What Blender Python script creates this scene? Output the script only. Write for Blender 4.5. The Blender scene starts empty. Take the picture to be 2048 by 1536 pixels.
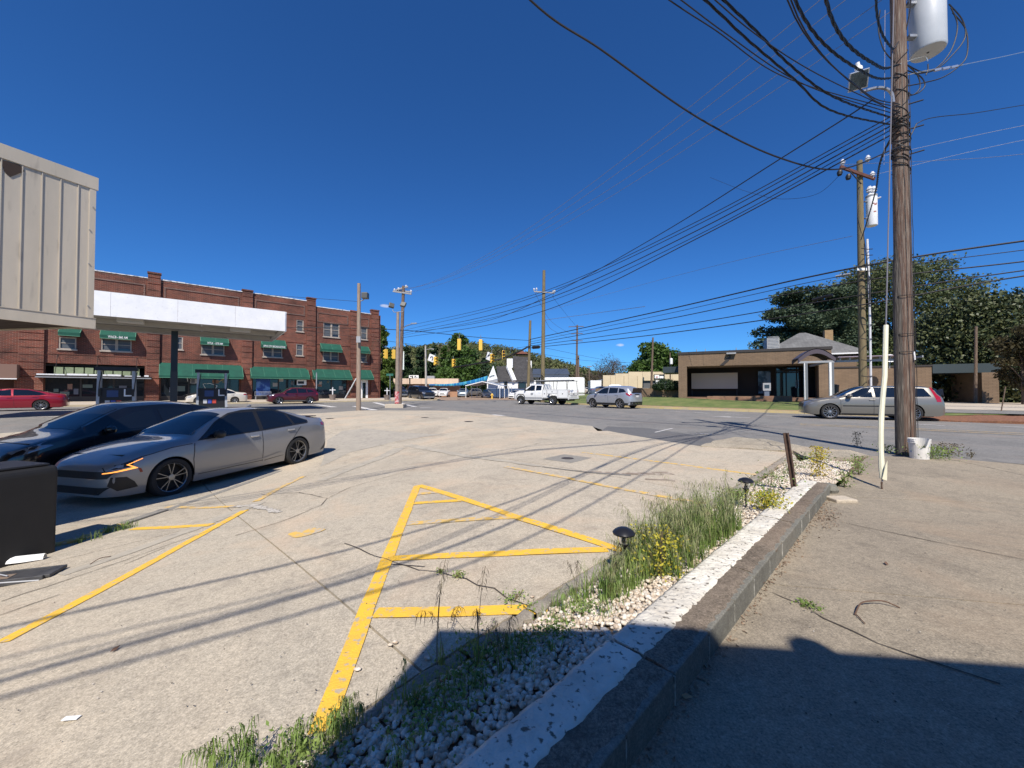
import bpy, bmesh, math, random
import numpy as np
from mathutils import Vector, Matrix, Euler
from mathutils.geometry import delaunay_2d_cdt
R = math.radians
random.seed(7); rng = np.random.default_rng(7)
scene = bpy.context.scene
C = scene.collection

# ------------------------------------------------------------------ camera, sky, sun, exposure
EYE = Vector((0, 0, 1.22)); FPX = 769.0; PITCH = math.atan(15 / FPX)
cam = bpy.data.objects.new('camera', bpy.data.cameras.new('camera')); C.objects.link(cam)
cam.location = EYE; cam.rotation_euler = (R(90) + PITCH, 0, 0)
cam.data.sensor_width = 36; cam.data.lens = 36 * FPX / 2048
cam.data.clip_start = 0.05; cam.data.clip_end = 6000
scene.camera = cam
SUN_EL, SUN_AZ = 50.0, 2.5          # the light travels towards +Y, a little towards +X
world = bpy.data.worlds.new('World'); scene.world = world; world.use_nodes = True
wn = world.node_tree.nodes; wl = world.node_tree.links
sky = wn.new('ShaderNodeTexSky'); sky.sky_type = 'NISHITA'; sky.sun_disc = False
sky.sun_elevation = R(SUN_EL); sky.sun_rotation = R(180 + SUN_AZ)
sky.air_density = 0.95; sky.dust_density = 0.12; sky.ozone_density = 4.0; sky.altitude = 400
hs = wn.new('ShaderNodeMix'); hs.data_type = 'RGBA'; hs.blend_type = 'MULTIPLY'; hs.inputs[0].default_value = 1; hs.inputs[7].default_value = (.27, .66, 1.12, 1)   # white balance of the phone picture
wl.new(sky.outputs[0], hs.inputs[6])
bg = wn['Background']; bg.inputs[1].default_value = 0.093
wl.new(hs.outputs[2], bg.inputs[0])
def cloud(prev, d, size, sq):                       # a small fair weather wisp far off in the sky
    d = Vector(d).normalized(); u = d.cross(Vector((0, 0, 1))).normalized(); v = u.cross(d)
    tc = wn.new('ShaderNodeTexCoord'); nz = wn.new('ShaderNodeTexNoise'); nz.inputs['Scale'].default_value = 60; nz.inputs['Detail'].default_value = 6; wl.new(tc.outputs['Generated'], nz.inputs[0])
    r = []
    for ax, s_ in ((u, size), (v, size * sq)):
        dp = wn.new('ShaderNodeVectorMath'); dp.operation = 'DOT_PRODUCT'; wl.new(tc.outputs['Generated'], dp.inputs[0]); dp.inputs[1].default_value = ax
        m = wn.new('ShaderNodeMath'); m.operation = 'DIVIDE'; wl.new(dp.outputs['Value'], m.inputs[0]); m.inputs[1].default_value = s_
        m2 = wn.new('ShaderNodeMath'); m2.operation = 'POWER'; wl.new(m.outputs[0], m2.inputs[0]); m2.inputs[1].default_value = 2; r.append(m2)
    a = wn.new('ShaderNodeMath'); a.operation = 'ADD'; wl.new(r[0].outputs[0], a.inputs[0]); wl.new(r[1].outputs[0], a.inputs[1])
    f = wn.new('ShaderNodeVectorMath'); f.operation = 'DOT_PRODUCT'; wl.new(tc.outputs['Generated'], f.inputs[0]); f.inputs[1].default_value = d
    g = wn.new('ShaderNodeMath'); g.operation = 'GREATER_THAN'; wl.new(f.outputs['Value'], g.inputs[0]); g.inputs[1].default_value = .5
    b = wn.new('ShaderNodeMath'); b.operation = 'SUBTRACT'; wl.new(nz.outputs[0], b.inputs[0]); wl.new(a.outputs[0], b.inputs[1])
    mr = wn.new('ShaderNodeMapRange'); mr.inputs[1].default_value = .0; mr.inputs[2].default_value = .55; mr.inputs[4].default_value = .75; wl.new(b.outputs[0], mr.inputs[0])
    mu = wn.new('ShaderNodeMath'); mu.operation = 'MULTIPLY'; wl.new(mr.outputs[0], mu.inputs[0]); wl.new(g.outputs[0], mu.inputs[1])
    mx = wn.new('ShaderNodeMix'); mx.data_type = 'RGBA'; mx.inputs[7].default_value = (7.2, 7.4, 8.2, 1); wl.new(mu.outputs[0], mx.inputs[0]); wl.new(prev, mx.inputs[6]); return mx.outputs[2]
def pixdir(px, py): return (px - 1024) / FPX, math.cos(PITCH) - (768 - py) / FPX * math.sin(PITCH), math.sin(PITCH) + (768 - py) / FPX * math.cos(PITCH)
wl.new(cloud(cloud(hs.outputs[2], pixdir(772, 612), .020, .32), pixdir(1240, 690), .017, .38), bg.inputs[0])
sl = bpy.data.lights.new('sun', 'SUN'); sl.energy = 5.0; sl.angle = R(0.5); sl.color = (1.0, 0.93, 0.845)
sun = bpy.data.objects.new('sun', sl); C.objects.link(sun)
sdir = Vector((math.sin(R(SUN_AZ)) * math.cos(R(SUN_EL)), math.cos(R(SUN_AZ)) * math.cos(R(SUN_EL)), -math.sin(R(SUN_EL))))
sun.rotation_euler = sdir.to_track_quat('-Z', 'Y').to_euler()
sun.location = (0, -20, 40)
scene.view_settings.view_transform = 'Standard'; scene.view_settings.look = 'None'
scene.view_settings.exposure = 0.3; scene.view_settings.gamma = 1
scene.render.engine = 'CYCLES'
scene.cycles.max_bounces = 6; scene.cycles.diffuse_bounces = 3

# ------------------------------------------------------------------ measuring helpers
def ray(px, py):
    c, s = math.cos(PITCH), math.sin(PITCH)
    a, b = (px - 1024) / FPX, (768 - py) / FPX
    return Vector((a, c - b * s, s + b * c))
def atY(px, py, Y):
    d = ray(px, py); return EYE + d * (Y / d.y)
def S(t):
    t = min(1.0, max(0.0, t)); return t * t * (3 - 2 * t)
WL = Vector((.607, 1.978)); WD = Vector((.715, .699)); WN = Vector((.699, -.715))   # left edge of the retaining wall's top
KERB = [Vector(p) for p in ((-2, 62), (4.2, 41), (8.4, 31.5), (10.9, 27.6), (16.2, 21.3), (19.6, 17.9), (26, 13.5), (45, 4))]
def kerb_e(x, y):                    # distance behind the kerb of the grass bank (negative on the road)
    best = 1e9; p = Vector((x, y)); sg = -1
    for a, b in zip(KERB, KERB[1:]):
        ab = b - a; t = max(0, min(1, (p - a).dot(ab) / ab.length_squared)); d = (p - (a + ab * t)).length
        if d < best:
            best = d; n = Vector((-ab.y, ab.x)); sg = 1 if (p - a).dot(n) > 0 else -1
    return best * sg
BP0 = Vector((-18.6, 53.0)); BU = Vector((.74, .6726)); BU.normalize()
def zR(x, y): return -.085 * (1 - S((y - 4.5) / 3.5))
def zBed(x, y):
    n = (Vector((x, y)) - WL).dot(WN); t = (Vector((x, y)) - WL).dot(WD)
    return (.02 + .11 * max(-1, min(0, n / .55))) * (1 - S((t - 4.5) / 3))
def T(x, y):
    z = -(.1 + .6 * S((1 - x) / 8)) * (1 - S((y - 8) / 13)) * (1 - .9 * S((x - 3) / 4))
    if x > -4 and y > 10:
        e = kerb_e(x, y)
        if e > 0:
            amp = .64 - .27 * S((x - 13.5) / 6) - .07 * S((x - 20) / 6)
            z += amp * S((e - .3) / 6.5) * (S((x - 3) / 8))
    f = (Vector((x, y)) - BP0).dot(Vector((BU.y, -BU.x)))     # distance in front of the brick facade
    if x < 8 and y > 20 and f < 9:
        z += .22 * S((8 - f) / 8)
    return z
def gp(px, py, zf=T, n=60):
    d = ray(px, py); p = EYE + d * ((0 - EYE.z) / d.z)
    for i in range(n):
        z = zf(p.x, p.y); t = (z - EYE.z) / d.z; q = EYE + d * t; p = p.lerp(q, .6)
    return Vector((p.x, p.y, zf(p.x, p.y)))
class Pl:
    def __init__(s, P0, u): s.P0 = Vector(P0); s.u = Vector(u).normalized()
    def at(s, px, py=768, off=0):
        d = ray(px, py); n = Vector((s.u.y, -s.u.x)); P = s.P0 + n * off
        t = (P - EYE.xy).dot(n) / d.xy.dot(n); q = EYE + d * t
        return (q.xy - s.P0).dot(s.u), q.z
    def s(s, px, off=0): return s.at(px, 768, off)[0]
    def ang(s): return math.atan2(s.u.y, s.u.x)

# ------------------------------------------------------------------ object helpers
def tag(o, label=None, cat=None, group=None, kind=None):
    if label: o['label'] = label
    if cat: o['category'] = cat
    if group: o['group'] = group
    if kind: o['kind'] = kind
    return o
def thing(name, label, cat, loc=(0, 0, 0), rz=0, group=None):
    o = bpy.data.objects.new(name, None); C.objects.link(o); o.empty_display_size = .2
    o.location = loc; o.rotation_euler = (0, 0, rz)
    return tag(o, label, cat, group)
class MB:
    def __init__(s): s.v = []; s.f = []; s.m = []; s.mi = 0
    def add(s, vs, fs):
        n = len(s.v); s.v += [tuple(p) for p in vs]
        for f in fs: s.f.append([i + n for i in f]); s.m.append(s.mi)
        return s
    def box(s, x0, x1, y0, y1, z0, z1, M=None):
        vs = [Vector((x, y, z)) for z in (z0, z1) for x, y in ((x0, y0), (x1, y0), (x1, y1), (x0, y1))]
        if M: vs = [M @ v for v in vs]
        return s.add(vs, [(3, 2, 1, 0), (4, 5, 6, 7), (0, 1, 5, 4), (1, 2, 6, 5), (2, 3, 7, 6), (3, 0, 4, 7)])
    def beam(s, a, b, w, h, up=(0, 0, 1)):
        a, b = Vector(a), Vector(b); d = (b - a).normalized(); up = Vector(up)
        if abs(d.dot(up)) > .99: up = Vector((1, 0, 0))
        r = d.cross(up).normalized() * w / 2; u = r.cross(d).normalized() * h / 2
        vs = [p + q for p in (a, b) for q in (-r - u, r - u, r + u, -r + u)]
        return s.add(vs, [(0, 1, 2, 3), (7, 6, 5, 4), (0, 4, 5, 1), (1, 5, 6, 2), (2, 6, 7, 3), (3, 7, 4, 0)])
    def tube(s, pts, r, n=6, cap=True):
        pts = [Vector(p) for p in pts]; rs = r if isinstance(r, (list, tuple)) else [r] * len(pts)
        base = len(s.v); up = None
        for i, p in enumerate(pts):
            d = (pts[min(i + 1, len(pts) - 1)] - pts[max(i - 1, 0)])
            d = d.normalized() if d.length > 1e-9 else Vector((0, 0, 1))
            if up is None: up = Vector((0, 0, 1)) if abs(d.z) < .9 else Vector((1, 0, 0))
            a = d.cross(up); a = a.normalized() if a.length > 1e-6 else d.orthogonal().normalized(); b = a.cross(d).normalized(); up = b
            for k in range(n):
                t = 2 * math.pi * k / n; s.v.append(tuple(p + (a * math.cos(t) + b * math.sin(t)) * rs[i]))
        for i in range(len(pts) - 1):
            for k in range(n):
                q = base + i * n; s.f.append([q + k, q + (k + 1) % n, q + n + (k + 1) % n, q + n + k]); s.m.append(s.mi)
        if cap:
            s.f.append([base + k for k in range(n)][::-1]); s.m.append(s.mi)
            s.f.append([base + (len(pts) - 1) * n + k for k in range(n)]); s.m.append(s.mi)
        return s
    def lathe(s, prof, o=(0, 0, 0), axis=(0, 0, 1), n=16):
        o = Vector(o); ax = Vector(axis).normalized(); a = ax.orthogonal().normalized(); b = ax.cross(a)
        base = len(s.v)
        for r_, h in prof:
            for k in range(n):
                t = 2 * math.pi * k / n; s.v.append(tuple(o + ax * h + (a * math.cos(t) + b * math.sin(t)) * max(r_, 1e-4)))
        for i in range(len(prof) - 1):
            for k in range(n):
                q = base + i * n; s.f.append([q + k, q + (k + 1) % n, q + n + (k + 1) % n, q + n + k]); s.m.append(s.mi)
        return s
    def prism(s, poly, fn, a, b):            # poly of 2D points, fn(p, t) -> 3D, extruded t from a to b
        n = len(poly); vs = [fn(p, a) for p in poly] + [fn(p, b) for p in poly]
        fs = [list(range(n))[::-1], [n + i for i in range(n)]] + [(i, (i + 1) % n, n + (i + 1) % n, n + i) for i in range(n)]
        return s.add(vs, fs)
    def build(s, name, mats, parent=None, smooth=None, bevel=0):
        me = bpy.data.meshes.new(name); me.from_pydata(s.v, [], s.f)
        mats = mats if isinstance(mats, (list, tuple)) else [mats]
        for m in mats: me.materials.append(m)
        if len(mats) > 1: me.polygons.foreach_set('material_index', s.m)
        bm = bmesh.new(); bm.from_mesh(me); bmesh.ops.recalc_face_normals(bm, faces=bm.faces); bm.to_mesh(me); bm.free()
        if smooth:
            me.polygons.foreach_set('use_smooth', [True] * len(me.polygons)); me.set_sharp_from_angle(angle=R(smooth))
        me.update()
        o = bpy.data.objects.new(name, me); C.objects.link(o)
        if parent: o.parent = parent
        if bevel:
            b = o.modifiers.new('bevel', 'BEVEL'); b.width = bevel; b.segments = 2; b.limit_method = 'ANGLE'
        return o
def box(name, x0, x1, y0, y1, z0, z1, m, parent=None, bevel=0): return MB().box(x0, x1, y0, y1, z0, z1).build(name, m, parent, bevel=bevel)
def copy_tree(o, parent=None):
    c = o.copy(); C.objects.link(c); c.parent = parent
    for ch in list(o.children): copy_tree(ch, c)
    return c
def inpoly(x, y, P):
    r = False; j = len(P) - 1
    for i in range(len(P)):
        if (P[i][1] > y) != (P[j][1] > y) and x < (P[j][0] - P[i][0]) * (y - P[i][1]) / (P[j][1] - P[i][1]) + P[i][0]: r = not r
        j = i
    return r
def sheet(name, poly, zf, m, parent=None, off=0, step=1.0, skirt=0, kind='structure', smooth=True):
    P = [Vector((p[0], p[1])) for p in poly]; B = []
    for a, b in zip(P, P[1:] + P[:1]):
        n = max(1, int((b - a).length / step)); B += [a.lerp(b, i / n) for i in range(n)]
    nb = len(B); V = list(B); xs = [p.x for p in P]; ys = [p.y for p in P]
    x = min(xs) + step / 2
    while x < max(xs):
        y = min(ys) + step / 2
        while y < max(ys):
            if inpoly(x, y, P) and min((Vector((x, y)) - q).length_squared for q in B) > (step * .35) ** 2: V.append(Vector((x, y)))
            y += step
        x += step
    r = delaunay_2d_cdt(V, [(i, (i + 1) % nb) for i in range(nb)], [list(range(nb))], 1, 1e-5)
    vs = [(p.x, p.y, zf(p.x, p.y) + off) for p in r[0]]; fs = [list(f) for f in r[2]]
    if skirt:
        n0 = len(vs); lo = [(p.x, p.y, zf(p.x, p.y) + off - skirt) for p in B]; hi = [(p.x, p.y, zf(p.x, p.y) + off) for p in B]
        vs += lo + hi
        for i in range(nb): j = (i + 1) % nb; fs.append([n0 + i, n0 + j, n0 + nb + j, n0 + nb + i])
    me = bpy.data.meshes.new(name); me.from_pydata(vs, [], fs); me.materials.append(m)
    bm = bmesh.new(); bm.from_mesh(me)
    for f in bm.faces:
        if f.normal.z < -.5: f.normal_flip()
    bm.to_mesh(me); bm.free()
    if smooth: me.polygons.foreach_set('use_smooth', [True] * len(me.polygons)); me.set_sharp_from_angle(angle=R(40))
    o = bpy.data.objects.new(name, me); C.objects.link(o)
    if parent: o.parent = parent
    elif kind: o['kind'] = kind
    return o
def quads(name, Q, m, parent=None):          # Q: (N,4,3) numpy
    n = len(Q); me = bpy.data.meshes.new(name); me.vertices.add(n * 4); me.loops.add(n * 4); me.polygons.add(n)
    me.vertices.foreach_set('co', Q.reshape(-1).astype('f')); me.loops.foreach_set('vertex_index', np.arange(n * 4, dtype='i'))
    me.polygons.foreach_set('loop_start', np.arange(0, n * 4, 4, dtype='i')); me.polygons.foreach_set('loop_total', np.full(n, 4, dtype='i'))
    me.materials.append(m); me.update(); me.validate()
    o = bpy.data.objects.new(name, me); C.objects.link(o)
    if parent: o.parent = parent
    return o

# ------------------------------------------------------------------ materials
MATS = {}
def _n(nt, t, **k):
    n = nt.nodes.new(t)
    for a, b in k.items(): setattr(n, a, b)
    return n
def M(name, c1, c2=None, scale=4, rough=.7, metal=0, bump=0, bscale=60, coat=0, stretch=(1, 1, 1), c3=None, s3=40, spec=.5, emit=0, obj=False, contrast=(.35, .65), f3=(.52, .7), trans=0):
    if name in MATS: return MATS[name]
    m = bpy.data.materials.new(name); m.use_nodes = True; nt = m.node_tree; p = nt.nodes['Principled BSDF']; L = nt.links
    p.inputs['Base Color'].default_value = (*c1, 1); p.inputs['Roughness'].default_value = rough; p.inputs['Metallic'].default_value = metal
    p.inputs['Specular IOR Level'].default_value = spec
    if coat: p.inputs['Coat Weight'].default_value = coat; p.inputs['Coat Roughness'].default_value = .03
    if emit: p.inputs['Emission Color'].default_value = (*c1, 1); p.inputs['Emission Strength'].default_value = emit
    vec = None
    if c2 or bump:
        if obj: vec = _n(nt, 'ShaderNodeTexCoord').outputs['Object']
        else: vec = _n(nt, 'ShaderNodeNewGeometry').outputs['Position']
        mp = _n(nt, 'ShaderNodeMapping'); mp.inputs['Scale'].default_value = stretch; L.new(vec, mp.inputs[0]); vec = mp.outputs[0]
    if c2:
        t = _n(nt, 'ShaderNodeTexNoise'); t.inputs['Scale'].default_value = scale; t.inputs['Detail'].default_value = 8; t.inputs['Roughness'].default_value = .65; L.new(vec, t.inputs[0])
        r = _n(nt, 'ShaderNodeValToRGB'); r.color_ramp.elements[0].position = contrast[0]; r.color_ramp.elements[1].position = contrast[1]
        r.color_ramp.elements[0].color = (*c1, 1); r.color_ramp.elements[1].color = (*c2, 1); L.new(t.outputs[0], r.inputs[0]); out = r.outputs[0]
        if c3:
            t3 = _n(nt, 'ShaderNodeTexNoise'); t3.inputs['Scale'].default_value = s3; t3.inputs['Detail'].default_value = 4; L.new(vec, t3.inputs[0])
            r3 = _n(nt, 'ShaderNodeMapRange'); r3.inputs[1].default_value = f3[0]; r3.inputs[2].default_value = f3[1]; L.new(t3.outputs[0], r3.inputs[0])
            x = _n(nt, 'ShaderNodeMix', data_type='RGBA'); x.inputs[7].default_value = (*c3, 1); L.new(r3.outputs[0], x.inputs[0]); L.new(out, x.inputs[6]); out = x.outputs[2]
        L.new(out, p.inputs['Base Color'])
    if bump:
        t2 = _n(nt, 'ShaderNodeTexNoise'); t2.inputs['Scale'].default_value = bscale; t2.inputs['Detail'].default_value = 6; L.new(vec, t2.inputs[0])
        b = _n(nt, 'ShaderNodeBump'); b.inputs['Strength'].default_value = bump; b.inputs['Distance'].default_value = .02; L.new(t2.outputs[0], b.inputs['Height']); L.new(b.outputs[0], p.inputs['Normal'])
    if trans:
        tr = _n(nt, 'ShaderNodeBsdfTranslucent'); L.new(out if c2 else _rgb(nt, c1), tr.inputs[0])
        mx = _n(nt, 'ShaderNodeMixShader'); mx.inputs[0].default_value = trans; L.new(p.outputs[0], mx.inputs[1]); L.new(tr.outputs[0], mx.inputs[2])
        L.new(mx.outputs[0], nt.nodes['Material Output'].inputs[0])
    MATS[name] = m; return m
def _rgb(nt, c):
    n = _n(nt, 'ShaderNodeRGB'); n.outputs[0].default_value = (*c, 1); return n.outputs[0]
def brickmat(name, c1, c2, mortar, bw=.21, bh=.07, mo=.012, big=.25, dark=.5):
    m = bpy.data.materials.new(name); m.use_nodes = True; nt = m.node_tree; p = nt.nodes['Principled BSDF']; L = nt.links
    tc = _n(nt, 'ShaderNodeTexCoord'); sp = _n(nt, 'ShaderNodeSeparateXYZ'); L.new(tc.outputs['Object'], sp.inputs[0])
    ad = _n(nt, 'ShaderNodeMath', operation='ADD'); L.new(sp.outputs[0], ad.inputs[0]); L.new(sp.outputs[1], ad.inputs[1])
    cb = _n(nt, 'ShaderNodeCombineXYZ'); L.new(ad.outputs[0], cb.inputs[0]); L.new(sp.outputs[2], cb.inputs[1])
    b = _n(nt, 'ShaderNodeTexBrick'); L.new(cb.outputs[0], b.inputs[0]); b.inputs['Scale'].default_value = 1
    b.inputs['Brick Width'].default_value = bw; b.inputs['Row Height'].default_value = bh; b.inputs['Mortar Size'].default_value = mo; b.inputs['Bias'].default_value = -.2
    b.inputs['Color1'].default_value = (*c1, 1); b.inputs['Color2'].default_value = (*c2, 1); b.inputs['Mortar'].default_value = (*mortar, 1)
    t = _n(nt, 'ShaderNodeTexNoise'); t.inputs['Scale'].default_value = big; t.inputs['Detail'].default_value = 8; t.inputs['Roughness'].default_value = .7; L.new(tc.outputs['Object'], t.inputs[0])
    r = _n(nt, 'ShaderNodeMapRange'); r.inputs[1].default_value = .35; r.inputs[2].default_value = .7; r.inputs[3].default_value = dark; r.inputs[4].default_value = 1.15; L.new(t.outputs[0], r.inputs[0])
    x = _n(nt, 'ShaderNodeMix', data_type='RGBA', blend_type='MULTIPLY'); x.inputs[0].default_value = 1; L.new(b.outputs[0], x.inputs[6]); L.new(r.outputs[0], x.inputs[7]); L.new(x.outputs[2], p.inputs['Base Color'])
    bp = _n(nt, 'ShaderNodeBump'); bp.inputs['Strength'].default_value = .5; bp.inputs['Distance'].default_value = .01; bp.invert = True; L.new(b.outputs['Fac'], bp.inputs['Height']); L.new(bp.outputs[0], p.inputs['Normal'])
    p.inputs['Roughness'].default_value = .85
    return m
def concrete(name, base, dark, warm, speck=.4, stain=.5):
    m = bpy.data.materials.new(name); m.use_nodes = True; nt = m.node_tree; p = nt.nodes['Principled BSDF']; L = nt.links
    pos = _n(nt, 'ShaderNodeNewGeometry').outputs['Position']
    def noise(sc, det=6, ro=.6, di=0):
        t = _n(nt, 'ShaderNodeTexNoise'); t.inputs['Scale'].default_value = sc; t.inputs['Detail'].default_value = det; t.inputs['Roughness'].default_value = ro; t.inputs['Distortion'].default_value = di; L.new(pos, t.inputs[0]); return t.outputs[0]
    def mr(v, a, b, c=0, d=1):
        r = _n(nt, 'ShaderNodeMapRange'); r.inputs[1].default_value = a; r.inputs[2].default_value = b; r.inputs[3].default_value = c; r.inputs[4].default_value = d; L.new(v, r.inputs[0]); return r.outputs[0]
    def mix(f, a, b, mode='MIX'):
        x = _n(nt, 'ShaderNodeMix', data_type='RGBA', blend_type=mode)
        if isinstance(f, float): x.inputs[0].default_value = f
        else: L.new(f, x.inputs[0])
        for k, q in ((6, a), (7, b)):
            if isinstance(q, tuple): x.inputs[k].default_value = (*q, 1)
            else: L.new(q, x.inputs[k])
        return x.outputs[2]
    c = mix(mr(noise(.35, 8, .7, .4), .38, .66), base, warm)
    c = mix(mr(noise(.22, 6, .7, 1.2), .5, .68, 0, stain * .55), c, dark)
    c = mix(mr(noise(1.1, 10, .78, .8), .49, .72, 0, stain), c, dark)
    c = mix(mr(noise(9, 6, .7), .52, .75, 0, .45), c, dark)
    g = mr(noise(95, 3, .8), .3, .72, 1 - speck, 1 + speck * .7)
    c = mix(1.0, c, g, 'MULTIPLY')
    g2 = mr(noise(26, 5, .85), .3, .7, 1 - speck * .65, 1 + speck * .42)
    c = mix(1.0, c, g2, 'MULTIPLY')
    vo = _n(nt, 'ShaderNodeTexVoronoi'); vo.inputs['Scale'].default_value = 1.7; vo.inputs['Randomness'].default_value = 1; L.new(pos, vo.inputs[0])
    wv = _n(nt, 'ShaderNodeMath', operation='MULTIPLY_ADD'); L.new(noise(6, 4, .7), wv.inputs[0]); wv.inputs[1].default_value = .22; L.new(vo.outputs['Distance'], wv.inputs[2])
    c = mix(mr(wv.outputs[0], .17, .235, .38, 0), c, dark)                       # small old drips and gum marks
    c = mix(mr(noise(.7, 5, .6, .5), .52, .7, 0, .45), c, tuple(k * f for k, f in zip(warm, (1.0, .86, .78))))
    L.new(c, p.inputs['Base Color']); p.inputs['Roughness'].default_value = .9; p.inputs['Specular IOR Level'].default_value = .25
    b = _n(nt, 'ShaderNodeBump'); b.inputs['Strength'].default_value = .45; b.inputs['Distance'].default_value = .008; L.new(noise(70, 6, .8), b.inputs['Height']); L.new(b.outputs[0], p.inputs['Normal'])
    return m
def glassm(name, c=(.01, .012, .014), rough=.03, spec=.5):
    return M(name, c, rough=rough, spec=spec)
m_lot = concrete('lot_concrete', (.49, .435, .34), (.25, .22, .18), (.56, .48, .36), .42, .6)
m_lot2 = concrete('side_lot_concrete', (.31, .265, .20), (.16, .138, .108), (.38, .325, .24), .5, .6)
m_patch = concrete('patch_concrete', (.27, .255, .225), (.18, .17, .15), (.31, .29, .25), .35, .4)
m_walk = concrete('sidewalk_concrete', (.50, .44, .35), (.34, .29, .23), (.55, .47, .36), .2, .4)
m_asph = concrete('asphalt', (.235, .228, .212), (.14, .137, .13), (.28, .268, .245), .55, .8)
m_asph2 = concrete('new_asphalt', (.15, .15, .148), (.10, .10, .10), (.17, .168, .165), .5, .3)
m_soil = M('soil', (.12, .085, .055), (.2, .14, .09), 3, .95, bump=.5, bscale=30)
m_far = M('far_ground', (.16, .13, .08), (.10, .13, .05), .08, .95)
m_grass = M('lawn', (.075, .125, .025), (.17, .19, .055), 1.2, .95, bump=.8, bscale=40, c3=(.22, .16, .08), s3=7, f3=(.55, .75))
m_yel = M('yellow_paint', (.84, .50, .04), (.70, .42, .06), 12, .75, c3=(.44, .37, .26), s3=24, f3=(.575, .66), bump=.3, bscale=90)
m_yelf = M('faded_yellow_paint', (.74, .45, .08), (.56, .4, .15), 9, .8, c3=(.46, .40, .32), s3=14, f3=(.47, .60), bump=.3)
m_whp = M('road_white_paint', (.72, .7, .66), (.5, .48, .45), 6, .8, c3=(.2, .19, .18), s3=14, f3=(.56, .68))
m_brick = brickmat('red_brick', (.225, .046, .021), (.085, .018, .011), (.28, .16, .115), .3, .1, .014, .35, .4)
m_tanb = brickmat('tan_brick', (.215, .145, .088), (.18, .12, .072), (.13, .09, .06), .4, .1, .01, .3, .75)
m_orb = brickmat('orange_brick', (.42, .2, .1), (.36, .17, .09), (.4, .3, .22), .22, .075, .01, .3, .8)
m_white = M('white_paint', (.82, .82, .8), (.74, .74, .72), 2, .6)
m_whfas = M('weathered_white_panel', (.80, .80, .80), (.70, .71, .72), 1.3, .55, c3=(.62, .62, .62), s3=9, f3=(.6, .8))
m_tanm = M('tan_metal', (.60, .53, .42), (.53, .47, .37), 1.1, .5, obj=False, stretch=(3, 3, .6), c3=(.33, .29, .23), s3=4, f3=(.6, .85))
m_soff = M('brown_soffit', (.05, .03, .018), (.035, .02, .012), 3, .7)
m_green = M('green_canvas', (.006, .085, .052), (.005, .062, .04), 2, .85)
m_greenl = M('green_canvas_edge', (.10, .26, .17), rough=.8)
m_black = M('black', (.012, .012, .013), rough=.5)
m_dark = M('dark_interior', (.018, .017, .016), (.03, .028, .025), 1.5, .9)
m_rub = M('rubber', (.018, .018, .018), rough=.85)
m_wood = M('weathered_pole_wood', (.17, .115, .075), (.075, .05, .035), 9, .9, stretch=(6, 6, .35), bump=.6, bscale=12, c3=(.26, .2, .15), s3=16)
m_woodb = M('brown_pole_wood', (.165, .098, .068), (.07, .043, .032), 9, .9, stretch=(7, 7, .3), bump=1, bscale=14, c3=(.26, .21, .165), s3=9, f3=(.45, .65))
m_woodg = M('treated_pole_wood', (.23, .18, .095), (.12, .095, .05), 6, .9, stretch=(6, 6, .4), bump=.5, bscale=12)
m_steel = M('galvanised_steel', (.42, .43, .44), (.3, .31, .32), 7, .45, metal=.7)
m_greym = M('grey_painted_metal', (.33, .34, .35), (.27, .28, .29), 3, .5)
m_alum = M('aluminium', (.6, .6, .6), rough=.35, metal=.8)
m_wire = M('cable_black', (.012, .011, .012), rough=.6)
m_wirel = M('bare_wire', (.22, .21, .22), rough=.5, metal=.4)
m_porc = M('porcelain', (.6, .6, .62), rough=.25)
m_xfmr = M('transformer_grey', (.55, .57, .58), (.5, .52, .53), 3, .4)
m_rust = M('rust_streak', (.3, .07, .04), rough=.8)
m_winglass = glassm('window_glass', (.015, .02, .025), .04, .8)
m_blind = M('window_blind', (.10, .11, .12), rough=.6)
m_frame = M('stone_window_frame', (.42, .36, .3), (.34, .29, .24), 6, .8)
m_dframe = M('dark_window_frame', (.03, .025, .022), rough=.6)
m_shing = brickmat('dark_shingles', (.045, .043, .043), (.075, .07, .068), (.025, .024, .024), .3, .16, .012, .6, .7)
m_shingl = brickmat('grey_shingles', (.17, .17, .165), (.13, .13, .127), (.09, .09, .09), .3, .15, .01, .6, .7)
m_blue = M('blue_paint', (.03, .07, .16), (.025, .055, .12), 3, .7)
m_sigy = M('signal_yellow', (.74, .47, .07), rough=.5)
m_red = M('red_paint', (.42, .05, .06), (.6, .42, .4), 7, .8, contrast=(.48, .56))
m_bark = M('bark', (.12, .09, .065), (.06, .045, .035), 6, .95, stretch=(3, 3, .6))
# ------------------------------------------------------------------ ground, road, lots
def v2(p): return (p.x, p.y)
bm_ = MB()
xs = [-1500, -700, -350, -200, -140] + list(np.arange(-110, 111, 5.0)) + [140, 200, 350, 700, 1500]
ys = [-60, -30, -15] + list(np.arange(-8, 60, 3.4)) + list(np.arange(60, 181, 10.0)) + [240, 350, 600, 1000, 2500]
for y in ys:
    for x in xs: bm_.v.append((float(x), float(y), T(x, y) - .14 if abs(x) < 115 and y < 185 else -.14))
for j in range(len(ys) - 1):
    for i in range(len(xs) - 1):
        a = j * len(xs) + i; bm_.f.append([a, a + 1, a + len(xs) + 1, a + len(xs)]); bm_.m.append(0)
tag(bm_.build('ground', m_far, smooth=60), kind='structure')

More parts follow.
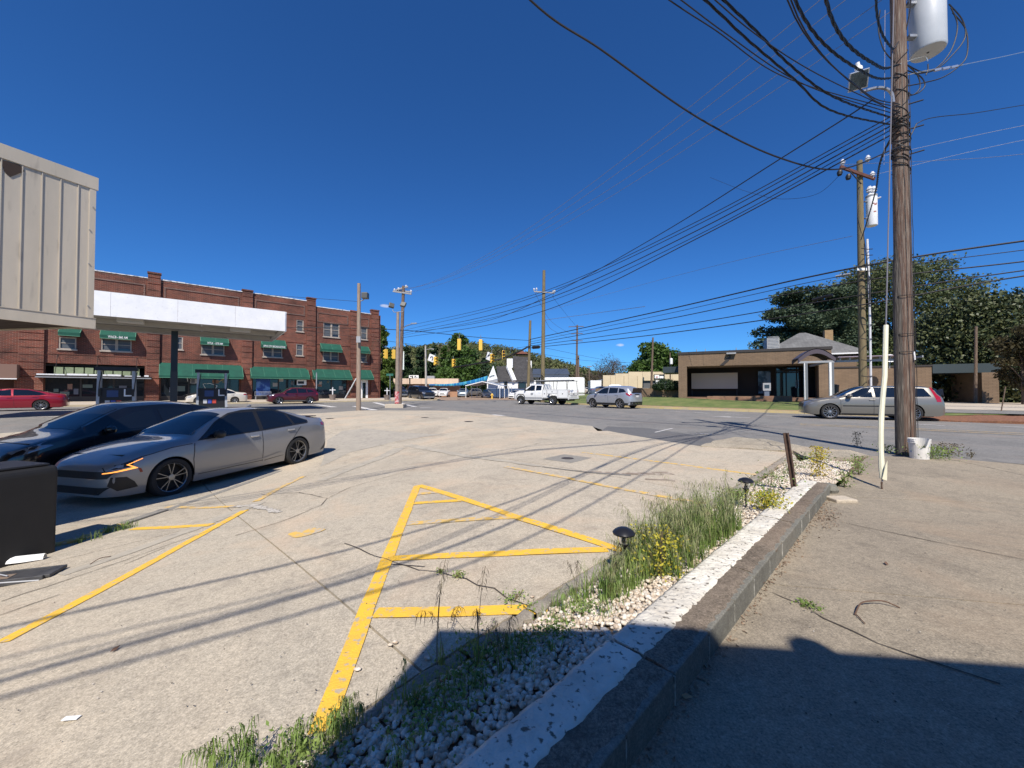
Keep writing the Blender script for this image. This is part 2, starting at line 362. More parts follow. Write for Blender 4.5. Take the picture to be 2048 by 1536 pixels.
BN = Vector((BU.y, -BU.x))                                  # out of the brick facade
def FP(s, f, z=None):
    p = BP0 + BU * s + BN * f
    return Vector((p.x, p.y, T(p.x, p.y) if z is None else z))
kx = [v2(p) for p in KERB]
road_poly = [(-75, 2), (-36, 3.5), (-22, 12), v2(gp(640, 826)), v2(gp(719, 821)), v2(gp(872, 820.5)), v2(gp(913, 821.5)), v2(gp(1006, 832)), v2(gp(1080, 841.5)), v2(gp(1184, 852)),
             v2(gp(1215, 862)), v2(gp(1401, 894)), v2(gp(1440, 900)), v2(gp(1632, 908)), v2(gp(1740, 912)), (8.2, 7.15), (9.2, 6.3), (12, 4.6), (20, 1), (50, -10), (50, 2)] + kx[::-1][1:] + \
            [(2, 75), (-6, 110), (-14, 110), (-14.5, 70), v2(FP(9, -4)), v2(FP(5.5, 5.5)), v2(FP(-60, 6)), (-85, 10)]
sheet('road', road_poly, T, m_asph, off=-.02, step=1.6)
# dark fresh asphalt strip beside the lot apron
sheet('road_patch', [v2(gp(*p)) for p in ((1200, 863), (1401, 894), (1434, 881), (1420, 874), (1300, 856), (1215, 852))], T, m_asph2, off=-.012, step=1)

# left lot of cast slabs
LOT = [v2(gp(1401, 893)), v2(gp(1215, 861.6)), v2(gp(1195, 862)), v2(gp(1184, 852)), v2(gp(1080, 841.5)), v2(gp(1006, 832)), v2(gp(913, 822)), v2(gp(872, 821)), v2(gp(719, 821)), v2(gp(640, 826)),
       (-22, 12), (-36, 3.5), (-34, -8), (-2.2, -8), tuple(WL + WD * -9 - WN * .68), tuple(WL + WD * 5.6 - WN * .68), v2(gp(1600, 925)), v2(gp(1586, 905))]
sheet('lot_base', LOT, T, m_soil, off=-.05, step=2)
def clip(poly, a, b, n):                 # keep a <= p.n <= b
    for s_, lim in ((1, a), (-1, -b)):
        out = []
        for i in range(len(poly)):
            p, q = poly[i], poly[(i + 1) % len(poly)]; dp, dq = s_ * p.dot(n) - lim, s_ * q.dot(n) - lim
            if dp >= 0: out.append(p)
            if dp * dq < 0: out.append(p.lerp(q, dp / (dp - dq)))
        poly = out
        if len(poly) < 3: return []
    return poly
lotroot = bpy.data.objects.new('parking_lot', None); C.objects.link(lotroot); lotroot['kind'] = 'structure'
J0 = Vector((.567, 7.03)); ga, gb = 4.3, 4.7
for i in range(-9, 8):
    for j in range(-9, 9):
        a0 = J0.dot(WD) + i * ga; b0 = WL.dot(WN) - .68 + j * gb
        q = clip([Vector(p) for p in LOT], a0 + .007, a0 + ga - .007, WD)
        if q: q = clip(q, b0 + .007, b0 + gb - .007, WN)
        if not q: continue
        ar = abs(sum(q[k].x * q[(k + 1) % len(q)].y - q[(k + 1) % len(q)].x * q[k].y for k in range(len(q)))) / 2
        if ar < .05: continue
        qq = [q[0]]
        for p in q[1:]:
            if (p - qq[-1]).length > .02: qq.append(p)
        if len(qq) < 3: continue
        dz = random.uniform(-.003, .003)
        sheet('concrete_slab', qq, T, m_lot, parent=lotroot, off=dz, step=.8, skirt=.05)
# right lot (higher ground the photographer stands on)
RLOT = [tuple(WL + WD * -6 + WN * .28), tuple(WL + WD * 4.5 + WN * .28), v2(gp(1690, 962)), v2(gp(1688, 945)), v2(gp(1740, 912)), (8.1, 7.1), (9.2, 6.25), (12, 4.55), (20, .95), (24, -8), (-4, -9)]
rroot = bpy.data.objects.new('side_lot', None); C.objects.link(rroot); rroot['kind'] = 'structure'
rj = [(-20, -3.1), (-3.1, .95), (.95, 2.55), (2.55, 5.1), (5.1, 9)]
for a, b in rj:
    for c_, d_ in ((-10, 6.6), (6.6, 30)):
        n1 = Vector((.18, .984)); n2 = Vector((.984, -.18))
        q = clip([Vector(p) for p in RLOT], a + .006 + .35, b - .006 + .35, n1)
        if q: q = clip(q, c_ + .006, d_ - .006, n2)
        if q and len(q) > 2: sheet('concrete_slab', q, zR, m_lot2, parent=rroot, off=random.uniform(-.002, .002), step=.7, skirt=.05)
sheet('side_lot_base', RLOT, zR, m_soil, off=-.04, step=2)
sheet('broken_apron', [v2(gp(*p)) for p in ((1401, 894), (1434, 881), (1470, 878), (1510, 877), (1586, 891), (1632, 899), (1700, 905), (1742, 911), (1700, 918), (1640, 921), (1586, 906), (1480, 897))],
      lambda x, y: T(x, y) + .025 + .03 * math.sin(x * 5 + y) * math.sin(y * 7) + .012 * math.sin(x * 17) * math.sin(y * 13), concrete('apron', (.43, .38, .29), (.17, .15, .115), (.50, .43, .32), .6, .9), off=0, step=.25, skirt=.06)

# old concrete strip left of the lot edge lighter kerb
def strip(name, pts, w, m, zf=T, off=.006, parent=None, step=.25, jit=0):
    """flat band following the ground along a polyline"""
    P = []; pts = [Vector((p[0], p[1])) for p in pts]
    for a, b in zip(pts, pts[1:]):
        n = max(1, int((b - a).length / step)); P += [a.lerp(b, i / n) for i in range(n)]
    P.append(pts[-1]); mb = MB()
    for i, p in enumerate(P):
        d = (P[min(i + 1, len(P) - 1)] - P[max(0, i - 1)]).normalized(); n = Vector((-d.y, d.x))
        ww = w[0] + (w[1] - w[0]) * i / (len(P) - 1) if isinstance(w, tuple) else w
        a = p + n * (ww / 2 + random.uniform(-jit, jit)); b = p - n * (ww / 2 + random.uniform(-jit, jit))
        mb.v += [(a.x, a.y, zf(a.x, a.y) + off), (b.x, b.y, zf(b.x, b.y) + off)]
        if i: k = 2 * i; mb.f.append([k - 2, k - 1, k + 1, k]); mb.m.append(0)
    o = mb.build(name, m, parent)
    for p in o.data.polygons:
        pass
    if not parent: o['kind'] = 'structure'
    return o
def G(*ps): return [gp(*p) for p in ps]
YL = [(((0, 1287), (240, 1160), (490, 1021)), m_yel), (((512, 1003), (560, 976), (607, 953)), m_yelf), (((265, 1058), (345, 1055), (424, 1050)), m_yel), (((335, 1014), (400, 1016), (470, 1013)), m_yelf),
      (((640, 1467), (735, 1215), (835, 971)), m_yel), (((838, 971), (1040, 1037), (1262, 1108)), m_yel), (((832, 989), (881, 984)), m_yelf), (((828, 1007), (924, 1001)), m_yel),
      (((815, 1048), (1047, 1034)), m_yelf), (((785, 1118), (1000, 1108), (1215, 1100)), m_yel), (((750, 1227), (920, 1224), (1095, 1220)), m_yel),
      (((1010, 934), (1200, 970), (1440, 1015)), m_yelf), (((1165, 905), (1350, 928), (1545, 954)), m_yelf)]
mk = bpy.data.objects.new('lot_markings', None); C.objects.link(mk); mk['kind'] = 'structure'
for ps, m in YL: strip('painted_line', G(*ps), .105, m, parent=mk, jit=.004)
bl = gp(611, 1066); sheet('painted_blot', [(bl.x + .19 * math.cos(t_) * (1 + .15 * math.sin(3 * t_)), bl.y + .12 * math.sin(t_) * (1 + .2 * math.cos(4 * t_))) for t_ in np.linspace(0, 6.0, 18)], T, m_yelf, parent=mk, off=.006, step=.2)
for q in (((505, 1012), (560, 1025)), ((470, 1014), (520, 1010))): strip('pale_repair', G(*q), .10, M('pale_repair', (.55, .52, .46), (.42, .38, .32), 9, .9, c3=(.3, .27, .22), s3=30, f3=(.5, .6)), parent=mk, jit=.03, step=.05, off=.009)
# worn patches and stains that are really in the slab surface
sheet('grey_patch', [v2(gp(*p)) for p in ((640, 934), (652, 900), (655, 880), (685, 862), (735, 857), (885, 869), (792, 882), (765, 890), (700, 905))], T, M('old_grey_patch', (.34, .31, .255), (.40, .36, .29), 2, .9, c3=(.28, .255, .21), s3=9), off=.0045, step=.5)
m_smud = M('tyre_smudge', (.36, .325, .26), (.44, .395, .31), 2.5, .9, c3=(.3, .27, .22), s3=12)
strip('smudge', G((640, 962), (700, 938), (760, 916), (800, 896)), (.22, .4), m_smud, off=.005, jit=.03, step=.15)
strip('smudge', G((815, 890), (860, 898), (930, 912), (1010, 922), (1080, 933)), (.3, .12), m_smud, off=.0052, jit=.03, step=.15)
strip('smudge', G((120, 1150), (240, 1112), (380, 1060), (520, 1005)), (.16, .26), m_smud, off=.0048, jit=.02, step=.15)
m_stain = M('damp_stain', (.20, .155, .11), (.32, .26, .2), 5, .85, c3=(.45, .39, .31), s3=9, f3=(.5, .62))
strip('damp_stain', G((1180, 944), (1250, 949), (1340, 946)), (.14, .22), m_stain, off=.005, jit=.05, step=.12)
strip('damp_stain', G((1290, 958), (1350, 962)), .12, m_stain, off=.0055, jit=.05, step=.12)
m_seal = M('crack_sealant', (.15, .14, .125), (.22, .2, .17), 8, .9)
strip('sealed_crack', G((1085, 934), (1140, 941), (1200, 947), (1262, 951)), (.03, .12), m_seal, off=.006, jit=.01)
m_crk = M('crack_dirt', (.07, .055, .04), rough=1)
CR = [((0, 1205), (215, 1133), (440, 1055)), ((0, 1232), (120, 1190)), ((600, 985), (655, 997), (700, 975), (831, 938)), ((831, 891), (880, 880), (1000, 868), (1080, 859), (1160, 853)), ((690, 1088), (770, 1120), (840, 1140), (905, 1152), (985, 1180), (1040, 1208), (1075, 1222)),
      ((520, 990), (600, 985)), ((655, 997), (640, 1012), (560, 1045), (470, 1072)), ((1010, 905), (1080, 886)), ((250, 1130), (330, 1096)), ((780, 1128), (850, 1134)), ((700, 930), (640, 950))]
cr = bpy.data.objects.new('lot_cracks', None); C.objects.link(cr); cr['kind'] = 'structure'
def wob(ps, zf=T):
    P = [gp(*p, zf) for p in ps]; out = []
    for a, b in zip(P, P[1:]):
        n = max(2, int((b - a).length / .12))
        for i in range(n): q = a.lerp(b, i / n); q.x += random.uniform(-.014, .014); q.y += random.uniform(-.014, .014); out.append(q)
    return out + [P[-1]]
for ps in CR: strip('crack', wob(ps), .009, m_crk, parent=cr, off=.0065, jit=.003)
for ps in (((1540, 1185), (1600, 1210), (1650, 1240), (1760, 1290), (1880, 1330), (2000, 1370)), ((1690, 1045), (1750, 1060), (1900, 1090), (2048, 1120))):
    strip('crack', wob(ps, zR), .008, m_crk, zf=zR, parent=cr, off=.006, jit=.003)
# manhole
mh = gp(1135, 917); q = MB(); q.lathe([(.0, .012), (.1, .012), (.11, .006), (.125, .006)], (0, 0, 0), n=24)
o = tag(q.build('manhole_cover', M('iron', (.05, .04, .035), rough=.7), smooth=30), 'small round iron cover set in the concrete lot near a faded stall line', 'manhole cover'); o.location = mh
sheet('manhole_collar', [(mh.x + a, mh.y + b) for a, b in ((-.5, -.05), (0, -.5), (.5, .05), (0, .5))], T, m_patch, off=.0045, step=.3)
for i, (px, py) in enumerate(((850, 835), (938, 843), (660, 837))):
    g = gp(px, py); q = MB(); q.lathe([(.0, .01), (.16, .01), (.2, .004)], n=16)
    o = tag(q.build('manhole_cover', M('iron', (.05, .04, .035), rough=.7)), ('small dark valve cover in the lot below the red post', 'dark valve cover in the lot toward the white truck', 'flat valve cover in the lot behind the grey sedan')[i], 'manhole cover', 'valve covers in the lot'); o.location = g

# road markings
rm = bpy.data.objects.new('road_markings', None); C.objects.link(rm); rm['kind'] = 'structure'
for ps, w in (((( 632, 809), (669, 814)), .5), (((709, 812), (749, 820)), .5), (((749, 804.8), (790, 815)), .5), (((799, 805.6), (830, 813.3)), .4), (((60, 834), (135, 833)), .14), (((100, 838), (150, 838)), .14),
              (((1340, 821.7), (1361, 823)), .14), (((1387, 824), (1417, 826)), .14), (((1450, 827), (1485, 828.5)), .14), (((1532, 830.6), (1558, 832)), .14), (((1000, 812), (1018, 812.4)), .14), (((1056, 813.3), (1076, 814)), .14),
              (((840, 815), (862, 815.6)), .3), (((1835, 848), (1890, 851)), .12), (((2000, 852), (2048, 854)), .12), (((985, 829), (1008, 831)), .3), (((1310, 864), (1345, 856)), .07), (((1390, 866), (1425, 868)), .08)):
    strip('painted_line', G(*ps), w, m_whp, parent=rm, off=-.008)
ap = MB(); a0, a1 = gp(1500, 835), gp(1424, 832.6); d = (a1 - a0); L_ = d.length; d.normalize(); n = Vector((-d.y, d.x, 0))
for s0, s1, w0, w1 in ((0, L_ * .55, .07, .07), (L_ * .5, L_, .28, .0)):
    k = len(ap.v)
    for s_, w_ in ((s0, w0), (s0, -w0), (s1, -w1 - .005), (s1, w1 + .005)):
        p = a0 + d * s_ + n * w_; ap.v.append((p.x, p.y, T(p.x, p.y) - .006))
    ap.f.append([k, k + 1, k + 2, k + 3]); ap.m.append(0)
ap.build('painted_arrow', m_whp, rm)
for ps in (((1600, 847), (1800, 855), (2048, 866)), ((1600, 849), (1800, 857.5), (2048, 869))): strip('painted_line', G(*ps), .08, m_yelf, parent=rm, off=-.007)

# sidewalk of the brick building, kerbs, grass bank
def zw(x, y): return T(x, y) + .1
walk = bpy.data.objects.new('sidewalk', None); C.objects.link(walk); walk['kind'] = 'structure'
s_ = -62.0
while s_ < 6:
    e = min(s_ + 1.8, 6.2)
    for f0, f1 in ((0, 1.5), (1.5, 3), (3, 4.5), (4.5, 5.85)):
        sheet('paving_slab', [v2(FP(s_ + .01, f0 + .01)), v2(FP(e - .01, f0 + .01)), v2(FP(e - .01, f1 - .01)), v2(FP(s_ + .01, f1 - .01))][::-1], zw, m_walk, parent=walk, off=random.uniform(-.003, .003), step=2, skirt=.05)
    s_ += 1.8
sheet('sidewalk_base', [v2(FP(-62, 0)), v2(FP(6.2, -8)), v2(FP(6.2, 5.9)), v2(FP(-62, 5.9))], zw, m_walk, off=-.02, step=3, skirt=.12)
def kerbline(name, P, w, h, m, zf=T):
    root = bpy.data.objects.new(name, None); C.objects.link(root); root['kind'] = 'structure'
    pts = []
    for a, b in zip(P, P[1:]):
        a, b = Vector(a[:2]), Vector(b[:2]); n = max(1, round((b - a).length / 2.4))
        for i in range(n):
            p, q = a.lerp(b, i / n), a.lerp(b, (i + 1) / n); d = (q - p).normalized() * .008; p += d; q -= d
            MB().beam((p.x, p.y, zf(p.x, p.y) + h / 2 - .04), (q.x, q.y, zf(q.x, q.y) + h / 2 - .04), w, h + .08).build('kerb_stone', m, root)
    return root
m_kerb = M('kerb_concrete', (.52, .43, .27), (.4, .34, .24), 3, .9)
m_kerby = M('kerb_yellowed', (.6, .47, .2), (.5, .42, .27), 2, .9)
kerbline('kerb', [FP(-62, 6), FP(6.3, 6), FP(8, 2), FP(8.4, -8)], .2, .13, m_kerb)
kerbline('kerb', [p.to_3d() for p in KERB[1:5]] + [KERB[4].lerp(KERB[5], .8).to_3d()], .2, .12, m_kerby)
bank = [v2(p) for p in KERB[1:6]] + [(19, 18.6), (24, 18), (26, 23), (28, 40), (30, 75), (8, 75), (3, 60)]
sheet('grass_bank', bank, lambda x, y: T(x, y) + .07 + .012 * math.sin(x * 3.1) * math.sin(y * 2.3), m_grass, off=0, step=.9)
m_mulch = M('mulch', (.24, .10, .05), (.14, .06, .035), 9, .95, bump=1, bscale=25, c3=(.34, .19, .1), s3=20)
strip('worn_verge', [v2(p + Vector((.35, .42))) for p in KERB[2:6]], .8, M('bare_verge', (.26, .15, .085), (.36, .24, .14), 3, .95), off=.12, jit=.08)
sheet('mulch_bed', [v2(gp(1835, 840)), v2(gp(1930, 843.5)), v2(gp(2060, 848)), v2(gp(2300, 858)), (31, 14.5), (26, 16.2), (20.5, 19.6)], lambda x, y: T(x, y) + .06 + .05 * math.sin(x * 2.3 + y) * math.sin(y * 3.1), m_mulch, step=.5, skirt=.15)
sheet('driveway', [(20.8, 19.7), (26.5, 16), (45, 8), (45, 30), (24, 40), (23.5, 24)], lambda x, y: T(x, y) + .1, m_asph, off=.0, step=1.5)
sheet('forecourt_slab', [(22, 20.8), (27, 17.5), (45, 13), (45, 30), (26, 34), (24, 24)], lambda x, y: T(x, y) + .11, m_walk, off=.0, step=1.5)
m_dirt = M('gravel_dirt', (.25, .17, .115), (.34, .25, .18), 2, .95, c3=(.16, .11, .08), s3=5)
sheet('dirt_lot', [v2(gp(835, 800.5)), v2(gp(1000, 800)), v2(gp(1062, 801)), (5.5, 62), (14, 75), (14, 110), (-25, 110), (-18, 66)], lambda x, y: T(x, y) + .0, m_dirt, step=3)

# ------------------------------------------------------------------ hills with woods
def ridge(pxs, Y, name, m, back=120):
    """rounded hill whose crest passes the given bearings and heights"""
    mb = MB(); n = 48; K = 14; P = []
    X = [(px - 1024) / FPX * Y for px, py in pxs]; Z = [atY(px, py, Y).z for px, py in pxs]
    for i in range(n):
        x = X[0] + (X[-1] - X[0]) * i / (n - 1); z = float(np.interp(x, X, Z))
        row = []
        for k in range(K):
            t = k / (K - 1); yy = Y - 110 + t * (110 + back); h = math.sin(min(1, t / (110 / (110 + back))) * math.pi / 2) if yy < Y else math.cos((yy - Y) / back * math.pi / 2)
            row.append((x, yy, -.5 + (z + .5) * max(0, h)))
        P.append(row)
    for i in range(n):
        for k in range(K): mb.v.append(P[i][k])
    for i in range(n - 1):
        for k in range(K - 1): a = i * K + k; mb.f.append([a, a + K, a + K + 1, a + 1]); mb.m.append(0)
    o = mb.build(name, m, smooth=60); o['kind'] = 'structure'
    def zf(x, y):
        z = float(np.interp(x, X, Z)); h = math.sin(min(1, (y - Y + 110) / 110) * math.pi / 2) if y < Y else math.cos(min(1, (y - Y) / back) * math.pi / 2)
        return -.5 + (z + .5) * max(0, h)
    return X[0], X[-1], zf
# ------------------------------------------------------------------ plants
def leafm(name, dark, light, yell=None, sc=.5, trans=.25):
    return M(name, dark, light, sc, .6, c3=yell or light, s3=sc * 4, f3=(.5, .8), trans=trans, spec=.3, contrast=(.35, .7))
def cards(P, size, aspect=.6, flat=0):
    """one small four-cornered leaf clump per point, any orientation"""
    n = len(P); a = rng.normal(size=(n, 3)); a /= np.linalg.norm(a, axis=1)[:, None]
    b = rng.normal(size=(n, 3)); b[:, 2] *= (1 - flat); a[:, 2] *= (1 - flat); a /= np.linalg.norm(a, axis=1)[:, None]
    b -= a * (a * b).sum(1)[:, None]; b /= np.linalg.norm(b, axis=1)[:, None]
    s = size * rng.uniform(.55, 1.3, (n, 1)); a = a * s; b = b * s * aspect
    return np.stack([P - a * .5, P + b * .5, P + a * .5, P - b * .5], 1)
def blobpts(blobs, n, hollow=.55):
    w = np.array([b[3] * b[4] * b[5] for b in blobs]) ** .8; w = w / w.sum(); out = []
    for b, k in zip(blobs, (w * n).astype(int)):
        d = rng.normal(size=(k, 3)); d /= np.linalg.norm(d, axis=1)[:, None]
        r = rng.uniform(hollow ** 3, 1, (k, 1)) ** (1 / 3) * (1 + .12 * rng.normal(size=(k, 1)))
        out.append(np.array(b[:3]) + d * r * np.array(b[3:6]))
    return np.concatenate(out)
def tree(name, label, cat, base, h, w, m, nleaf=7000, leaf=.45, shape='round', trunk=.3, group=None, nb=22, crown0=.2, lean=0, seed=1, flat=0, hollow=.4):
    global rng
    rng = np.random.default_rng(seed); rr = random.Random(seed)
    t = thing(name, label, cat, base, rr.uniform(0, 6), group)
    blobs = []
    for i in range(nb):
        u = (i + .5) / nb; z = h * (crown0 + (1 - crown0) * u) ; az = rr.uniform(0, 6.28)
        if shape == 'round': prof = math.sqrt(max(.02, 1 - (2 * u - .95) ** 2))
        elif shape == 'cone': prof = (1 - u) ** .8 + .05
        elif shape == 'egg': prof = math.sin(min(1, u * 1.15 + .12) * math.pi) ** .7 + .08 if u < .8 else .55 * (1 - u) * 3 + .12
        elif shape == 'spread': prof = .35 + .75 * math.sin(u * 2.6)
        else: prof = 1
        rad = w / 2 * prof; k = rr.uniform(.25, .85) if shape != 'cone' else rr.uniform(.3, .75)
        br = w * (.16 if shape == 'spread' else .2) * rr.uniform(.7, 1.25) * (.45 + .6 * prof)
        blobs.append((math.cos(az) * rad * k, math.sin(az) * rad * k, min(z, h - br * .55), br, br, br * (.45 if shape == 'spread' else .5 if shape == 'cone' else .75)))
    tr = MB(); zc = h * .8
    tr.tube([(0, 0, -.3), (0, 0, h * .15), (lean * .3, .05, h * .45), (lean, 0, zc)], [trunk, trunk * .85, trunk * .55, trunk * .15], 8)
    for b in blobs[::2]:
        z0 = max(h * crown0 * .6, b[2] - h * .22); tr.tube([(lean * z0 / h, 0, z0), (b[0] * .5, b[1] * .5, (z0 + b[2]) / 2 + .1), b[:3]], [trunk * .4 * (1 - z0 / h * .6), trunk * .22, trunk * .06], 5)
    tr.build('trunk', m_bark, t, smooth=60)
    P = blobpts(blobs, nleaf, hollow)
    quads('crown', cards(P, leaf, .62, flat), m, t)
    return t
m_lg = leafm('fresh_leaves', (.045, .085, .015), (.13, .19, .035), sc=.35)
m_mg = leafm('green_leaves', (.03, .07, .014), (.10, .17, .03), sc=.35)
m_dk = leafm('dark_needles', (.012, .03, .012), (.04, .07, .024), sc=.4, trans=.1)
m_ced = leafm('cedar_needles', (.035, .06, .035), (.105, .14, .075), sc=.5, trans=.15)
m_mag = M('magnolia_leaves', (.022, .036, .014), (.07, .085, .028), 1.2, .5, c3=(.15, .155, .06), s3=3, f3=(.5, .72), spec=.35)
m_brn = leafm('bronze_leaves', (.045, .04, .018), (.10, .08, .035), sc=.5)
m_ol = leafm('olive_leaves', (.055, .075, .028), (.16, .18, .075), sc=.5)
def tr_at(px, ptop, pbase, Y, wpx, *a, **k):
    p = atY(px, pbase, Y); h = atY(px, ptop, Y).z - p.z
    k.setdefault('nb', 22)
    return tree(a[0], a[1], a[2], (p.x, p.y, p.z), h, wpx / FPX * Y, a[3], **k)
GB = 'trees behind the intersection'
tr_at(763, 652, 795, 74, 62, 'leafy_tree', 'tall light green tree rising right behind the corner of the brick building', 'tree', m_lg, shape='egg', seed=3, crown0=.08, nleaf=9000, leaf=.6)
for i, (px, pt, w, Y, lb) in enumerate(((788, 700, 40, 86, 'dark evergreen beside the light green tree and behind the signal poles'), (813, 694, 46, 90, 'dark evergreen above the left end of the low flat roof'), (841, 697, 44, 92, 'dark evergreen behind the concrete signal pole'), (868, 692, 42, 95, 'dark evergreen just left of the turn sign'), (948, 706, 44, 100, 'dark evergreen at the right of the tallest green tree'), (968, 716, 40, 104, 'rightmost dark evergreen before the hillside'))):
    tr_at(px, pt, 793, Y, w * 1.15, 'evergreen_tree', lb, 'tree', m_dk, shape='cone' if i % 2 else 'egg', seed=10 + i, crown0=.03, nleaf=8000, leaf=.7, group=GB, nb=26)
tr_at(920, 668, 793, 84, 100, 'leafy_tree', 'tallest bright green tree standing behind the two back-facing traffic lights', 'tree', m_mg, shape='egg', seed=22, crown0=.06, nleaf=12000, leaf=.62, nb=30)
tr_at(888, 692, 793, 90, 46, 'leafy_tree', 'narrow green tree between the evergreens and the tallest green tree', 'tree', m_mg, shape='cone', seed=23, crown0=.06, nleaf=6000, leaf=.6)
tr_at(775, 735, 798, 66, 44, 'leafy_bush', 'bright green bush at the foot of the trees beside the brick corner', 'bush', m_lg, shape='round', seed=24, crown0=0, nleaf=3000, leaf=.4)
tr_at(1308, 688, 800, 78, 104, 'round_tree', 'large round green tree behind the beige flat-roofed store', 'tree', m_mg, shape='round', seed=30, crown0=.12, nleaf=15000, leaf=.6, nb=34)
tr_at(1262, 735, 795, 82, 40, 'round_tree', 'small green tree at the left foot of the large round tree', 'tree', m_mg, shape='round', seed=31, crown0=.05, nleaf=3500, leaf=.6)
tr_at(1622, 578, 800, 56, 180, 'cedar_tree', 'spreading dark blue-green cedar behind the tan brick office roof', 'tree', m_ced, shape='spread', seed=40, crown0=.1, nleaf=46000, leaf=.42, nb=80, trunk=.5, flat=.5)
tr_at(1790, 524, 800, 60, 250, 'feathery_tree', 'tall feathery olive tree with sky showing through behind the wooden utility poles', 'tree', m_ol, shape='spread', seed=43, crown0=.25, nleaf=34000, leaf=.4, nb=84, trunk=.4, hollow=.2)
tr_at(1700, 600, 800, 66, 150, 'leafy_tree', 'mid green tree filling the gap between the cedar and the feathery tree', 'tree', m_mg, shape='round', seed=45, crown0=.1, nleaf=24000, leaf=.5, nb=40)
tr_at(1955, 592, 812, 31, 240, 'magnolia_tree', 'broad dark glossy magnolia behind the low brick wall and carport', 'tree', m_mag, shape='round', seed=50, crown0=.0, nleaf=40000, leaf=.27, nb=70, trunk=.35)
tr_at(2085, 575, 812, 30, 220, 'magnolia_tree', 'dark glossy tree cut by the right edge of the picture', 'tree', m_mag, shape='round', seed=51, crown0=.0, nleaf=26000, leaf=.27, nb=40, trunk=.35)
tr_at(2048, 650, 815, 24, 100, 'bronze_tree', 'bronze brown leafed small tree in front of the magnolia at the right edge', 'tree', m_brn, shape='round', seed=52, crown0=.2, nleaf=7000, leaf=.2, nb=24, trunk=.12)
tr_at(1745, 700, 800, 33, 70, 'leafy_bush', 'yellow green bush showing over the low brick wall beside the satellite dish', 'bush', m_lg, shape='round', seed=53, crown0=.1, nleaf=3500, leaf=.25)
# bare trees
def bare(px, ptop, pbase, Y, label, seed):
    rr = random.Random(seed); p = atY(px, pbase, Y); h = atY(px, ptop, Y).z - p.z
    t = thing('bare_tree', label, 'tree', p, 0, 'bare trees beyond the trailer'); mb = MB()
    def grow(a, d, l, r, k):
        b = a + d * l; mb.tube([a, b], [r, r * .7], 4, cap=False)
        if k:
            for _ in range(3 if k > 1 else 4): grow(b, (d + Vector((rr.uniform(-.7, .7), rr.uniform(-.7, .7), rr.uniform(-.1, .5)))).normalized(), l * rr.uniform(.6, .85), r * .6, k - 1)
    grow(Vector((0, 0, -.3)), Vector((0, 0, 1)), h * .28, .22, 5); mb.build('trunk', M('bare_bark', (.14, .105, .085), (.09, .07, .06), 2, .9), t)
    quads('crown', cards(blobpts([(0, 0, h * .62, h * .3, h * .3, h * .34)], 900, .1), .3), m_brn, t)
for i, (px, pt, lb) in enumerate(((1183, 742, 'short bare tree nearest the white trailer'), (1205, 722, 'middle bare tree beyond the trailer'), (1218, 704, 'tallest bare tree beyond the trailer'), (1236, 716, 'bare tree left of the beige store'))): bare(px, pt, 790, 112 + i * 3, lb, 60 + i)
# hill
m_hill = M('wooded_hill', (.05, .06, .02), (.11, .095, .04), .03, .95, c3=(.06, .09, .02), s3=.09)
X0, X1, zh = ridge([(560, 730), (700, 722), (790, 706), (860, 700), (930, 692), (975, 698), (1010, 704), (1060, 715), (1100, 727), (1150, 742), (1200, 757), (1260, 763), (1330, 764), (1500, 770), (1900, 775)], 420, 'hill', m_hill)
rng = np.random.default_rng(5); Q = []
for i in range(2600):
    x = rng.uniform(X0, X1 * .55); y = rng.uniform(318, 425); z = zh(x, y); w = rng.uniform(2.4, 4.6)
    Q.append(cards(blobpts([(x, y, z + w * .7, w, w, w * .9)], 20, .6), 2.0, .7))
Q = np.concatenate(Q); h_ = len(Q) // 2
m_hw1 = M('hill_leaves', (.06, .085, .022), (.15, .16, .055), .05, .8, c3=(.10, .075, .05), s3=.12, trans=.2)
tag(quads('hill_woods', Q, m_hw1), kind='stuff')
tag(MB().build('x', m_hw1), kind='stuff') if False else None
Q = []
for i in range(420):                                     # scrub belt beyond the trailer and store
    px = rng.uniform(1040, 1290) if i % 3 else rng.uniform(1290, 1700); Y = rng.uniform(118, 150); p = atY(px, 790, Y); w = rng.uniform(1.5, 3.2)
    Q.append(cards(blobpts([(p.x, p.y, p.z + w * .9 + rng.uniform(0, 3.2), w, w, w)], 70, .5), .75, .7))
tag(quads('scrub', np.concatenate(Q), M('scrub_leaves', (.045, .055, .02), (.13, .11, .06), .2, .8, c3=(.14, .08, .05), s3=.5, trans=.2)), kind='stuff')
Q = []
for i in range(240):                                     # undergrowth at the foot of the dark trees
    px = rng.uniform(745, 1000); Y = rng.uniform(96, 112); p = atY(px, 793, Y); w = rng.uniform(1.6, 3.6)
    Q.append(cards(blobpts([(p.x, p.y, p.z + w * .8 + rng.uniform(0, 4), w, w, w)], 70, .5), .75, .7))
tag(quads('undergrowth', np.concatenate(Q), m_dk), kind='stuff')
